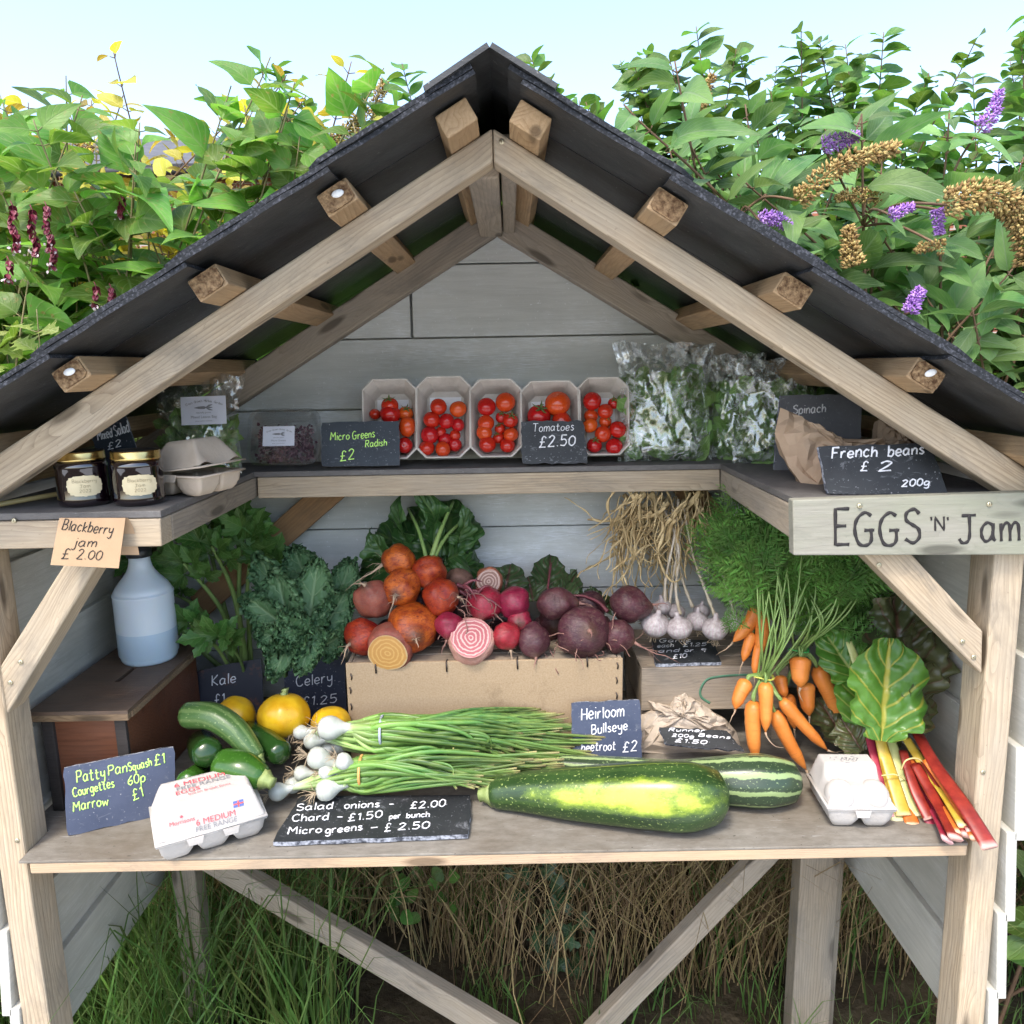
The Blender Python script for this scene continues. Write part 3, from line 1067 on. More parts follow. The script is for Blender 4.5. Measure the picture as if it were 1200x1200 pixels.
def tomato(c, r, label, group, cal=False, plum=1.0, rz=0.0):
    global tomato_mesh
    if tomato_mesh is None:
        o = TB.build('tomato', M['tomato'], None, (0, 0, 0))
        tomato_mesh = o.data
    else:
        o = bpy.data.objects.new('tomato', tomato_mesh)
        COL.objects.link(o)
    o.location = c
    WL[o.name] = Vector(c)
    ax = Vector((R.uniform(-.6, .6), R.uniform(-1, .1), R.uniform(-.3, .9))).normalized() if not cal else Vector((R.uniform(-.4, .4), -.5, R.uniform(.5, 1))).normalized()
    o.rotation_mode = 'QUATERNION'
    o.rotation_quaternion = Vector((0, 0, 1)).rotation_difference(ax if plum == 1.0 else Vector((0.15, -0.1, 1)).normalized())
    o.scale = (r, r, r * plum)
    tag(o, label, 'tomato', group)
    if cal:
        m = MB()
        calyx(m, Vector(), 1.0, Vector((0, 0, 1)))
        k = m.build('calyx', M['calyx'], None, (0, 0, 0))
        k.parent = o
    return o


pulp = simple('grey_moulded_pulp', (0.44, 0.40, 0.35), (0.56, 0.52, 0.465), 30, 0.9, 0.6, 160, 0.15)
TPL = Plane((0, 0.425, ZU + 0.004), 0, 0.20)
D_P = 0.052


def octo(x0, x1, z0, z1, c, n):
    return [(x0 + c, z0), (x1 - c, z0), (x1, z0 + c), (x1, z1 - c), (x1 - c, z1), (x0 + c, z1), (x0, z1 - c), (x0, z0 + c)]


def punnet(px0, px1, ytop, ybot, label, skew=0.0):
    a, b = TPL.hit(px0, ybot), TPL.hit(px1, ytop)
    cx = (a.x + b.x) / 2
    w = (b.x - a.x) / 2
    up0 = max((a - TPL.p).dot(TPL.t), 0.013)
    up1 = (b - TPL.p).dot(TPL.t)
    base = Vector((cx, TPL.p.y, 0)) + Vector((0, 0, TPL.p.z))
    W3 = lambda x, z, d: Vector((cx + x + skew * (z - up0), TPL.p.y, TPL.p.z)) + TPL.t * z - TPL.n * d
    o = thing('punnet', Vector((cx, 0.45, ZU)), label, 'punnet', 'grey pulp punnets of tomatoes')
    m = MB()
    rim_o = [W3(x, z, 0) for x, z in octo(-w, w, up0, up1, .020, 8)]
    rim_o2 = [W3(x, z, 0.004) for x, z in octo(-w, w, up0, up1, .020, 8)]
    rim_i = [W3(x, z, 0) for x, z in octo(-w + .003, w - .003, up0 + .003, up1 - .003, .019, 8)]
    mid_o = [W3(x, z, 0.005) for x, z in octo(-w + .0035, w - .0035, up0 + .0035, up1 - .0035, .018, 8)]
    fl_o = [W3(x, z, D_P) for x, z in octo(-w + .015, w - .015, up0 + .013, up1 - .020, .015, 8)]
    fl_i = [W3(x, z, D_P - .003) for x, z in octo(-w + .0165, w - .0165, up0 + .015, up1 - .022, .014, 8)]
    rings = [fl_o, mid_o, rim_o2, rim_o, rim_i, fl_i]
    vs = [p for r_ in rings for p in r_]
    fs = []
    for k in range(5):
        for i in range(8):
            j = (i + 1) % 8
            fs.append((k * 8 + i, k * 8 + j, (k + 1) * 8 + j, (k + 1) * 8 + i))
    fs.append(tuple(range(40, 48)))
    fs.append(tuple(range(7, -1, -1)))
    m.add(vs, fs)
    m.build('tray', pulp, o, smooth=False, bevel=0.001)
    pad = MB()
    pad.prism([W3(x, z, D_P - .0035) for x, z in ((-w + .022, up0 + .03), (w - .022, up0 + .03), (w - .022, up1 - .034), (-w + .022, up1 - .034))], TPL.n * .002)
    pad.build('paper_pad', M['white_pad'], o, smooth=False)
    return o


M['white_pad'] = simple('white_absorbent_pad', (0.62, 0.62, 0.63), (0.72, 0.72, 0.72), 40, 0.8)
PUN = [
 (425, 488, 443, 541, 'first pulp punnet from the left, holding mixed tomatoes behind the green lettered slate',
  [(73, 208, 25, 0), (138, 170, 38, 1), (140, 207, 46, 0), (208, 205, 33, 1), (215, 262, 37, 2), (203, 345, 36, 0), (110, 280, 38, 0), (150, 330, 36, 0)], 0),
 (487, 550, 440, 539, 'second pulp punnet from the left, full of small cherry tomatoes',
  [(352, 175, 37, 0), (438, 185, 38, 0), (322, 232, 38, 0), (387, 238, 35, 0), (437, 255, 30, 0), (313, 300, 40, 0), (360, 288, 27, 0), (380, 318, 31, 0), (425, 300, 25, 0), (300, 357, 36, 0), (371, 362, 36, 0), (424, 342, 31, 0)], 0.02),
 (551, 611, 443, 539, 'middle pulp punnet of cherry tomatoes still on their green stalks',
  [(563, 175, 41, 0), (646, 155, 44, 0), (560, 247, 37, 0), (628, 222, 26, 1), (668, 235, 34, 1), (553, 288, 36, 0), (622, 272, 24, 1), (670, 297, 34, 0), (616, 312, 26, 1), (567, 340, 38, 0), (655, 345, 34, 0)], 0),
 (611, 680, 445, 539, 'fourth pulp punnet, with large salad tomatoes behind the Tomatoes slate',
  [(875, 162, 57, 0), (793, 217, 52, 1), (895, 238, 46, 0), (790, 300, 44, 0), (880, 315, 44, 0)], 0),
 (678, 737, 441, 539, 'fifth pulp punnet of cherry tomatoes, beside the first bag of leaves',
  [(1027, 150, 41, 0), (1122, 160, 26, 1), (1085, 195, 34, 0), (1022, 215, 31, 0), (1085, 240, 28, 1), (1018, 257, 34, 0), (1075, 295, 37, 0), (1140, 275, 38, 0), (1037, 345, 34, 1), (1124, 350, 38, 0)], 0)]
WHICH = ['first punnet from the left', 'second punnet from the left', 'middle punnet', 'fourth punnet from the left', 'fifth punnet, beside the bagged leaves']
for i, (x0, x1, yt, yb, lab, ts, sk) in enumerate(PUN):
    punnet(x0, x1, yt, yb, lab, sk)
    for (zx, zy, zr, kind) in ts:
        px, py = 420 + zx / 3.75, 430 + zy / 3.75
        d = 0.014 if zr > 33 else 0.024
        pl = Plane(TPL.p - TPL.n * d, 0, 0.20)
        c = pl.hit(px, py)
        r = zr / 3.75 * mpp(c.y) * 0.98
        big = zr > 45
        kindw = 'plum shaped red tomato' if kind == 2 else ('red tomato with a green calyx' if kind == 1 else ('large round red tomato' if big else 'small round red tomato'))
        tomato(c, r, kindw + ' in the ' + WHICH[i], 'tomatoes in the ' + WHICH[i], kind == 1, 1.35 if kind == 2 else 1.0)
c = PZ(197, 574, ZU)
tomato(Vector((PY(196, 566, 0.15).x, 0.15, ZU + 0.0125)), 0.0135, 'single red cherry tomato loose on the shelf behind the right jam jar', None)

# upper slates
p = Plane((PZ(420, 546, ZU).x, 0.405, ZU), 0, 0.22)
slate([(377, 495), (467, 493), (469, 545.5), (377, 546.5)], p, M['slate_dark'], 'dark slate with green writing Micro Greens Radish, below the first punnet',
      [('Micro', (387, 516), (409, 515), 9), ('Greens', (413, 515), (439, 512), 9), ('Radish', (428, 524), (453, 522), 8), ('£2', (398, 540), (415, 538), 12, .0022)], M['green_ink'], wd=.0019)
p = Plane((0.03, 0.405, ZU), 0, 0.25)
slate([(610, 494), (683, 493), (689, 543), (612, 543)], p, M['slate_black'], 'black slate reading Tomatoes, leaning on the fourth punnet',
      [('Tomatoes', (624, 506), (672, 504), 9, .0016), ('£2.50', (631, 524), (673, 522), 12, .0028)], M['white_ink'], rough_edge=.0022)
p = Plane((PZ(907, 553, ZU).x, 0.30, ZU), 0.05, 0.10)
slate([(914, 463), (1010, 462), (1008, 554), (906, 553)], p, M['slate_grey'], 'plain grey slate reading Spinach, behind the brown paper bag',
      [('Spinach', (929, 485), (967, 483), 10, .0024)], M['white_ink'])
fb = Plane((PZ(970, 578, ZU).x, PZ(970, 578, ZU + .003).y, ZU + .003), 0.0, 0.42)
slate([(958, 523), (1089, 519), (1112, 580), (970, 578)], fb, M['slate_black'], 'scratched black slate reading French beans, propped on a brown paper bag',
      [('French', (974, 537), (1027, 535), 13, .0028), ('beans', (1040, 535), (1082, 532), 12, .0028), ('£', (1007, 552), (1016, 552), 11), ('2', (1028, 552), (1044, 551), 11, .0026), ('200g', (1056, 570), (1088, 569), 8, .0024)], M['white_ink'], th=0.007)

# kraft price card folded over the left rail
kraft = simple('kraft_card', (0.37, 0.245, 0.145), (0.42, 0.29, 0.175), 20, 0.75, 0.15, 160, 0.2)
kp = Plane((PY(66, 662, -0.030).x, -0.030, PY(66, 662, -0.030).z), 0, 0.24)
o = thing('price_card', kp.hit(105, 662), 'folded brown kraft card reading Blackberry jam, hung over the left shelf rail', 'price card')
m = MB()
A = [kp.hit(*c) for c in ((69.5, 607), (147, 607), (139, 666), (59, 662))]
m.prism(A, -kp.n * 0.0006)
m.build('front_flap', kraft, o, smooth=False)
m = MB()
top0, top1 = A[0], A[1]


def flap(u, v):
    a = top0.lerp(top1, u)
    t = v
    return a + Vector((0.004 * t, 0.014 * sin(t * pi / 2) if t < 1 else 0.014, 0.001 * sin(t * pi) - 0.056 * t ** 1.5))


m.grid(flap, 4, 10)
for i in range(len(m.v)):
    m.v[i] = m.v[i] + Vector((0.002, 0.0008, 0.0002))
m.build('back_flap', kraft, o)
w = MB()
write(w, 'Blackberry', kp, (72, 621), (131, 626), 12, .0013, .25)
write(w, 'jam', kp, (86, 640), (112, 641), 11, .0013, .2)
write(w, '£', kp, (71, 655), (80, 655), 12, .0013, .2)
write(w, '2.00', kp, (89, 655), (118, 656), 11, .0013, .2)
w.build('lettering', M['black_ink'], o)


# ------------------------------------------------------------------ egg cartons
def carton(name, c, yaw, L, W, H, mats, label, n=(3, 2), tilt=0.0, gap=0.0, slx=.62, sly=.55, flg=.005):
    """Moulded pulp egg box: lid and cupped base as separate parts; local x = length, y = away, z = up."""
    rot = Matrix.Rotation(yaw, 3, 'Z') @ Matrix.Rotation(tilt, 3, 'X')
    c = Vector(c)
    o = thing(name, c, label, 'egg box', 'moulded pulp egg boxes')
    tr = lambda x, y, z: c + rot @ Vector((x, y, z))
    hb = H * 0.42
    m = MB()
    NU, NV = n[0] * 14, n[1] * 14

    def base(u, v, e=0.0):
        x, y = (u - .5) * L, (v - .5) * W
        cx = abs(sin(pi * u * n[0])) ** 0.55
        cy = abs(sin(pi * v * n[1])) ** 0.55
        k = min(cx, cy * 1.15, 1.0)
        depth = k if k < .8 else .8 + (k - .8) * .35
        z = hb * (1 - depth / 0.87)
        return tr(x * (0.995), y * 0.995, max(z, 0) + e)
    m.grid(lambda u, v: base(u, v), NU, NV, flip=True)
    # flange round the top of the base
    fg = flg - .001
    fl = [(-L / 2 - fg, -W / 2 - fg), (L / 2 + fg, -W / 2 - fg), (L / 2 + fg, W / 2 + fg), (-L / 2 - fg, W / 2 + fg)]
    inn = [(-L / 2 + .002, -W / 2 + .002), (L / 2 - .002, -W / 2 + .002), (L / 2 - .002, W / 2 - .002), (-L / 2 + .002, W / 2 - .002)]
    vs = [tr(x, y, hb) for x, y in fl] + [tr(x, y, hb - .002) for x, y in inn] + [tr(x, y, hb + .0022) for x, y in fl] + [tr(x, y, hb + .0022) for x, y in inn]
    fs = []
    for i in range(4):
        j = (i + 1) % 4
        fs += [(i, i + 4, j + 4, j), (i + 8, j + 8, j + 12, i + 12), (i, j, j + 8, i + 8)]
    m.add(vs, fs)
    m.build('base', mats, o)
    hl = H - hb
    lm = MB()

    def lidpt(u, v):
        x, y = u * 2 - 1, v * 2 - 1
        # octagonal, sloped dome with scooped corners
        ex = 1 - abs(x)
        ey = 1 - abs(y)
        zx = min(ex * L / 2 / (hl * slx), 1)
        zy = min(ey * W / 2 / (hl * sly), 1)
        z = min(zx, zy)
        z = z * z * (3 - 2 * z) * 0.35 + z * 0.65
        sc = 0.0
        for sx in (-1, 1):
            for sy in (-1, 1):
                d = ((x - sx * 0.92) * L / 2) ** 2 + ((y - sy * 0.72) * W / 2) ** 2
                sc = max(sc, exp(-d / (0.014 ** 2)))
        z = z + 0.16 * sc * (1 - z)
        if n == (2, 2) and not gap:
            q_ = min(1, max(0, (.12 - y) / .3))
            z = z * (1 - .42 * q_ * q_ * (3 - 2 * q_))
        return tr(x * L / 2, y * W / 2, hb + .0045 + hl * z + gap * (x * 0.5 + 0.5))
    lm.grid(lidpt, 44, 30)
    fl2 = [(-L / 2 - flg, -W / 2 - flg), (L / 2 + flg, -W / 2 - flg), (L / 2 + flg, W / 2 + flg), (-L / 2 - flg, W / 2 + flg)]
    g2 = lambda x: gap * (x / L + 0.5)
    vs = [tr(x, y, hb + .003 + g2(x)) for x, y in fl2] + [tr(x, y, hb + .003 + g2(x)) for x, y in inn] + [tr(x, y, hb + .0052 + g2(x)) for x, y in fl2] + [tr(x, y, hb + .0062 + g2(x)) for x, y in inn]
    lm.add(vs, fs)
    lid = lm.build('lid', mats, o)
    for k in range(n[0] - 1):
        tb = MB()
        x = (-.5 + (k + 1) / n[0]) * L
        tb.prism([tr(x - .012, -W / 2 - .0055, hb + .004), tr(x + .012, -W / 2 - .0055, hb + .004), tr(x + .009, -W / 2 - .0062, hb - .007), tr(x - .009, -W / 2 - .0062, hb - .007)], rot @ Vector((0, -.0015, 0)))
        tb.build('locking_tab', mats, o, smooth=False)
    return o, tr, lid


whitepulp = simple('white_moulded_pulp', (0.44, 0.41, 0.375), (0.52, 0.49, 0.455), 16, 0.85, 0.5, 170, 0.15)
kraftpulp = simple('tan_moulded_pulp', (0.42, 0.345, 0.265), (0.50, 0.42, 0.33), 16, 0.9, 0.5, 170, 0.15)
cpos = PZ(229, 573, ZU)
carton('egg_box', (PY(229, 560, 0.155).x, 0.155, ZU + 0.001), radians(-18), 0.102, 0.098, 0.074, kraftpulp, 'tan pulp egg box, lid ajar, behind the right jam jar', (2, 2), 0.0, 0.012)


# ------------------------------------------------------------------ bagged leaves
def plastic(name, fog=0.25, tint=(0.80, 0.86, 0.83), gloss=0.16, fscale=22, bmp=.55):
    t = NT(name)
    for nd in (t.b,):
        t.t.nodes.remove(nd)
    tr = t.n('BsdfTransparent')
    tr.inputs[0].default_value = (0.97, 0.98, 0.98, 1)
    gl = t.n('BsdfGlossy')
    gl.inputs['Roughness'].default_value = 0.12
    gl.inputs['Color'].default_value = (1, 1, 1, 1)
    df = t.n('BsdfDiffuse')
    df.inputs[0].default_value = (*tint, 1)
    bp = t.n('Bump')
    bp.inputs['Strength'].default_value = bmp
    bp.inputs['Distance'].default_value = 0.004
    t.l(t.noise(t.coord('Object', (1, 1, 0.6)), 32, 3, 0.5, 1.2), bp.inputs['Height'])
    t.l(bp.outputs[0], gl.inputs['Normal'])
    lw = t.n('LayerWeight')
    lw.inputs[0].default_value = 0.35
    t.l(bp.outputs[0], lw.inputs['Normal'])
    m1 = t.n('MixShader')
    f = t.ramp(t.noise(t.coord('Object', (1, 1, 1)), fscale, 5, 0.7, 1.0), [(0.47, 0.0), (0.60, 1.0)])
    t.l(t.math('MULTIPLY', f, fog), m1.inputs[0])
    t.l(tr.outputs[0], m1.inputs[1])
    t.l(df.outputs[0], m1.inputs[2])
    m2 = t.n('MixShader')
    t.l(t.math('MULTIPLY_ADD', lw.outputs['Facing'], 0.35, gloss), m2.inputs[0])
    t.l(m1.outputs[0], m2.inputs[1])
    t.l(gl.outputs[0], m2.inputs[2])
    t.l(m2.outputs[0], t.out.inputs['Surface'])
    return t.m


M['bag_fog'] = plastic('misted_clear_bag', 0.48, gloss=0.13, fscale=55, bmp=.4)
M['bag'] = plastic('clear_bag', 0.12, gloss=0.14)
M['tub'] = plastic('clear_rigid_plastic', 0.05, gloss=0.17, bmp=.1)
M['salad'] = leafmat('salad_leaf', (0.11, 0.22, 0.05), (0.26, 0.43, 0.13), (0.36, 0.48, 0.22), 0.5, 0.35, 6)


def leaf(mb, base, d, nrm, L, W, nu=4, nv=8, prof=None, droop=0.15, fold=0.2, wave=0.0, twist=0.0, mi=0, rr_=R, tooth=0.0):
    d = Vector(d).normalized()
    nrm = Vector(nrm)
    nrm = (nrm - d * nrm.dot(d))
    nrm = nrm.normalized() if nrm.length > 1e-5 else d.orthogonal().normalized()
    s = d.cross(nrm)
    ph, ph2 = rr_.uniform(0, 6.28), rr_.uniform(0, 6.28)
    base = Vector(base)
    if prof is None:
        prof = lambda v: max(0.02, (sin(pi * min(1, v ** 0.75))) ** 0.8 * (1 - 0.25 * v))

    def fn(u, v):
        x = (u - .5) * 2
        wv = prof(v) * (1 + (tooth * (1 if int(v * nv + .5) % 2 else -1) if abs(x) > .9 else 0))
        a = twist * v
        ss, nn = s * cos(a) + nrm * sin(a), nrm * cos(a) - s * sin(a)
        return base + d * (L * v * (1 - 0.12 * droop * v)) - nrm * (L * droop * v * v) + ss * (x * wv * W / 2) + nn * (abs(x) * wv * W * fold * 0.5 + wave * W * x * x * sin(ph + v * 9 + (2 if x > 0 else 0)))
    mb.grid(fn, nu, nv, mi)


def rv(a=1.0):
    return Vector((R.uniform(-a, a), R.uniform(-a, a), R.uniform(-a, a)))


def leafbag(name, pxl, pxr, yt, yb, yneck, Y, label, bagm, leafm, nleaf=130, depth=0.04, lean=0.12, crush=1.0, fillw=(0.03, 0.06)):
    pl = Plane((0, Y, ZU + 0.001), 0, lean)
    A, B = pl.hit(pxl, yb), pl.hit(pxr, yb)
    cx = (A.x + B.x) / 2
    w = (B.x - A.x)
    h = (pl.hit((pxl + pxr) / 2, yt) - pl.p).dot(pl.t)
    hn = (pl.hit((pxl + pxr) / 2, yneck) - pl.p).dot(pl.t)
    base = Vector((cx, Y, ZU + 0.001))
    o = thing(name, base, label, 'bag of leaves', 'clear bags of salad leaves')
    sd = R.uniform(0, 50)
    kn = hn / h

    def shell(front):
        def fn(u, v):
            x = (u - .5) * 2
            z = v * h
            full = (1 - abs(x) ** 3.0) * (1 - max(0, (v - kn) / (1 - kn)) ** 0.8 * 0.93 if v > kn else 1) * min(1, (v * 7) ** 0.5 + 0.15)
            ww = w / 2 * (1.0 - 0.07 * sin(pi * v) + (0.10 * (v - kn) / (1 - kn) if v > kn else 0))
            nz = noise.noise((x * 3 + sd, v * 4, sd + front)) * 0.010 + abs(noise.noise((x * 7 + sd, v * 6, 9 + front))) * 0.009 + (max(0, .08 - abs(((x * 1.3 + v * 2.1 + sd) % .55) - .27)) * .05)
            amp = 1.0 if v < kn else 1.6
            dd = depth * full * (1 if front else 0.45)
            p = base + Vector((x * ww, 0, 0)) + pl.t * (z + 0.012 * noise.noise((x * 2, sd, 0)) * (v ** 4)) + pl.n * ((dd + nz * amp * crush) * (1 if front else -1))
            edge = min(1.0, (1 - abs(x)) * 6)
            return p if front else p
        return fn
    m = MB()
    m.grid(shell(1), 40, 40)
    m.grid(shell(0), 26, 26, flip=True)
    m.build('plastic_bag', bagm, o)
    lm = MB()
    for i in range(nleaf):
        x, v = R.uniform(-.92, .92), R.uniform(0.02, kn * 0.98)
        dep = R.uniform(-.5, .95) * depth * (1 - abs(x) ** 3) * min(1, (v * 7) ** .5)
        c = base + Vector((x * w * .46, 0, 0)) + pl.t * (v * h) + pl.n * (dep * .92)
        d = Vector((R.uniform(-1, 1), R.uniform(-.2, .2), R.uniform(-1, 1)))
        nn = pl.n + rv(.7)
        L = R.uniform(*fillw)
        leaf(lm, c - d.normalized() * L / 2, d, nn, L, L * R.uniform(.5, .85), 4, 5, None, .1, .15, .12)
    so = lm.build('leaves', leafm, o)
    return o, pl


leafbag('salad_bag', 724, 834, 402, 539, 437, 0.455, 'largest misted clear bag of green leaves, right of the tomatoes', M['bag_fog'], M['salad'], 120, 0.048)
leafbag('salad_bag', 832, 895, 415, 538, 450, 0.475, 'narrow misted bag of green leaves between two wider leaf bags', M['bag_fog'], M['salad'], 80, 0.036)
leafbag('salad_bag', 858, 962, 420, 549, 448, 0.40, 'misted bag of green leaves in front of the grey Spinach slate', M['bag_fog'], M['salad'], 110, 0.042)
sb, spn = leafbag('salad_bag', 186, 284, 441, 548, 492, 0.36, 'clear labelled bag of mixed leaves behind the tan egg box', M['bag'], M['salad'], 150, 0.042, 0.12, 0.8, (0.02, 0.05))
white = simple('white_paper_label', (0.66, 0.67, 0.74), (0.72, 0.73, 0.80), 30, 0.55)


def printed(mb, text, P, s0, u, t, n, mi=0):
    """Built-in sans letters, flat, baseline start P, size s0."""
    cu = bpy.data.curves.new('tmp', 'FONT')
    cu.body = text
    cu.size = 1.0
    ob = bpy.data.objects.new('tmp', cu)
    COL.objects.link(ob)
    bpy.context.view_layer.update()
    me = ob.to_mesh()
    vs = [P + u * (v.co.x * s0) + t * (v.co.y * s0) + n * 0.0005 for v in me.vertices]
    fs = [tuple(p.vertices) for p in me.polygons]
    wd = max((v.co.x for v in me.vertices), default=0) * s0
    mb.add(vs, fs, mi)
    ob.to_mesh_clear()
    bpy.data.objects.remove(ob)
    bpy.data.curves.remove(cu)
    return wd


def centred(mb, text, C, s0, u, t, n, mi=0):
    tmp = MB()
    wd = printed(tmp, text, Vector(), s0, u, t, n)
    mb.add([p + C - u * wd / 2 for p in tmp.v], tmp.f, mi)


def garden_label(parent, C, u, t, n, W, H, last):
    m = MB()
    u, t, n = u.normalized(), t.normalized(), n.normalized()
    q = [C + u * (sx * W / 2) + t * (sy * H / 2) for sx, sy in ((-1, 1), (1, 1), (1, -1), (-1, -1))]
    m.prism(q, -n * 0.0005)
    lab = m.build('paper_label', white, parent, smooth=False)
    w = MB()
    txt = 'Clean Growth Market Garden'
    for i, ch in enumerate(txt):
        a = (i / (len(txt) - 1) - .5) * 1.1
        if ch == ' ':
            continue
        P = C + u * (W * .78 * (i / (len(txt) - 1) - .5)) + t * (H * (.30 - .13 * (a / .55) ** 2))
        ur = u * cos(-a * .45) + t * sin(-a * .45)
        printed(w, ch, P, H * .12, ur, n.cross(ur), n)
    # carrot emblem
    w.tube([C + u * (W * k) + t * (H * .10) + n * .0004 for k in (-.2, -.1, .02, .05)], [(.0003, H * .008), (.0003, H * .05), (.0003, H * .06), (.0003, H * .03)], 6, 0, True, n)
    for dy in (-.07, 0, .07):
        w.tube([C + u * (W * .05) + t * (H * .10) + n * .0004, C + u * (W * .13) + t * (H * (.10 + dy)) + n * .0004, C + u * (W * .2) + t * (H * (.10 + dy * 1.4)) + n * .0004], [(.0003, H * .012), (.0003, H * .035), (.0003, H * .01)], 6, 0, True, n)
    centred(w, 'naturally grown', C - t * (H * .10), H * .085, u, t, n)
    centred(w, last, C - t * (H * .27), H * .13, u, t, n)
    centred(w, 'grown without chemicals', C - t * (H * .39), H * .06, u, t, n)
    w.build('lettering', M['grey_ink'], lab, smooth=False)


lc = Plane(spn.p + spn.n * 0.050, 0, 0.12)
C = lc.hit(238.5, 481)
garden_label(sb, C, lc.u + lc.t * 0.02, lc.t, lc.n, (lc.hit(265, 480) - lc.hit(212, 480)).length, (lc.hit(238, 465) - lc.hit(238, 498)).length, 'Mixed Leaves Bag')

# clear tub of purple micro greens, tipped up to face out
tp = Plane((PZ(333, 545, ZU).x, 0.435, ZU + .002), 0, 0.35)
cx, w_, h_ = tp.hit(333, 512), (tp.hit(376, 512) - tp.hit(291, 512)).length / 2, (tp.hit(333, 479) - tp.hit(333, 545)).length / 2
o = thing('clear_tub', tp.hit(333, 545), 'clear plastic tub of purple micro greens with a white label', 'plastic tub')


def rrect(hw, hh, r, n=6):
    out = []
    for cx_, cy_, a0 in ((hw - r, hh - r, 0), (-hw + r, hh - r, pi / 2), (-hw + r, -hh + r, pi), (hw - r, -hh + r, 3 * pi / 2)):
        for i in range(n + 1):
            a = a0 + pi / 2 * i / n
            out.append((cx_ + r * cos(a), cy_ + r * sin(a)))
    return out


def tubloft(mb, levels):
    rings = []
    for hw, hh, r, d in levels:
        rings.append([cx + tp.u * x + tp.t * y + tp.n * d for x, y in rrect(hw, hh, r)])
    n = len(rings[0])
    vs = [p for r_ in rings for p in r_]
    fs = [(k * n + i, k * n + (i + 1) % n, (k + 1) * n + (i + 1) % n, (k + 1) * n + i) for k in range(len(rings) - 1) for i in range(n)]
    fs.append(tuple(range(n - 1, -1, -1)))
    fs.append(tuple(range((len(rings) - 1) * n, len(rings) * n)))
    mb.add(vs, fs)


m = MB()
tubloft(m, [(w_ * .74, h_ * .74, .018, -.045), (w_ * .78, h_ * .78, .02, -.042), (w_ * .92, h_ * .92, .022, -.003), (w_ * .99, h_ * .99, .024, -.002), (w_, h_, .024, .0), (w_, h_, .024, .003), (w_ * .9, h_ * .9, .022, .0035), (w_ * .88, h_ * .88, .021, .0015)])
m.build('tub_shell', M['tub'], o, smooth=False)
m = MB()
purple = simple('purple_micro_green', (0.04, 0.008, 0.02), (0.13, 0.03, 0.07), 60, 0.5)
pinkst = simple('pink_white_stem', (0.36, 0.16, 0.22), (0.55, 0.38, 0.40), 60, 0.5)
for i in range(900):
    x, y = R.uniform(-.74, .74) * w_, R.uniform(-.78, .42) * h_
    c = cx + tp.u * x + tp.t * y - tp.n * R.uniform(.003, .03)
    if i % 3 == 0:
        d = rv().normalized() * R.uniform(.008, .018)
        m.tube([c - d / 2, c + rv(.003), c + d / 2], .0006, 4, 1)
    else:
        leaf(m, c, rv(), tp.n + rv(.6), R.uniform(.005, .010), R.uniform(.005, .009), 2, 3, None, .2, .2)
m.build('micro_greens', [purple, pinkst], o)
C = tp.hit(326.5, 511)
lp_ = Plane(tp.p + tp.n * .0045, 0, .35)
garden_label(o, lp_.hit(326.5, 511), lp_.u, lp_.t, lp_.n, (lp_.hit(345, 511) - lp_.hit(308, 511)).length, (lp_.hit(326, 500) - lp_.hit(326, 523)).length, 'Micro Greens')

# ------------------------------------------------------------------ brown paper bags
paper = simple('brown_paper_bag', (0.40, 0.28, 0.185), (0.50, 0.365, 0.25), 14, 0.75, 0.2, 120, 0.2)
paperg = simple('pale_brown_paper_bag', (0.40, 0.33, 0.255), (0.50, 0.42, 0.335), 14, 0.75, 0.2, 120, 0.2)


def crumple(p, sd, a):
    n1 = noise.voronoi((p.x * 42 + sd, p.y * 42, p.z * 42))[0][0]
    n2 = noise.voronoi((p.x * 100 + sd, p.y * 100, p.z * 100 + 7))[0][0]
    return (n1 * 1.5 + n2 * .55 - .8) * a


def paperbag(pts_px, Y0, Y1, zfloor, label, mat, sd, lean, amp=0.010, name='paper_bag', bulge=0.03, cat='paper bag'):
    """Outline traced from the photo (px), blown up into a crumpled bag with a front and a back skin."""
    pl = Plane((0, Y0, zfloor), 0, lean)
    P = [pl.hit(*q) for q in pts_px]
    C = sum(P, Vector()) / len(P)
    n = len(P)
    ring = []
    for i in range(n):
        for k in range(3):
            ring.append(P[i].lerp(P[(i + 1) % n], k / 3))
    N = len(ring)
    m = MB()
    K = 9
    rq = random.Random(int(sd * 10))
    off = {}
    for sgn in (1, -1):
        def fn(u, v, sgn=sgn):
            p = ring[int(round(u * N)) % N]
            q = p.lerp(C, v)
            dep = bulge * sqrt(max(0, 1 - (1 - v) ** 2)) * (1 if sgn > 0 else (Y1 - Y0) / bulge)
            q = q + pl.n * (dep * sgn)
            w_ = min(1, v * 5 + .1) * (1 - v * .4)
            key = (int(round(u * N)) % N, int(round(v * K)), sgn)
            if key not in off:
                off[key] = (rq.uniform(-1, 1), rq.uniform(-1, 1), rq.uniform(-1, 1))
            a_, b_, c_ = off[key]
            fold = sin(6.28318 * (u * 5 + sd + .25 * sin(v * 5))) * (1 - v)
            return q + pl.n * ((a_ * .55 + fold * .6) * amp * sgn * w_) + pl.u * (b_ * amp * .45 * w_ * (1 - v)) + pl.t * (c_ * amp * .4 * w_ * (1 - v))
        m.grid(fn, N, K, 0, True, sgn < 0)
    o = m.build(name, mat, None, (C.x, C.y, zfloor), False)
    tag(o, label, cat, 'brown paper bags')
    return o


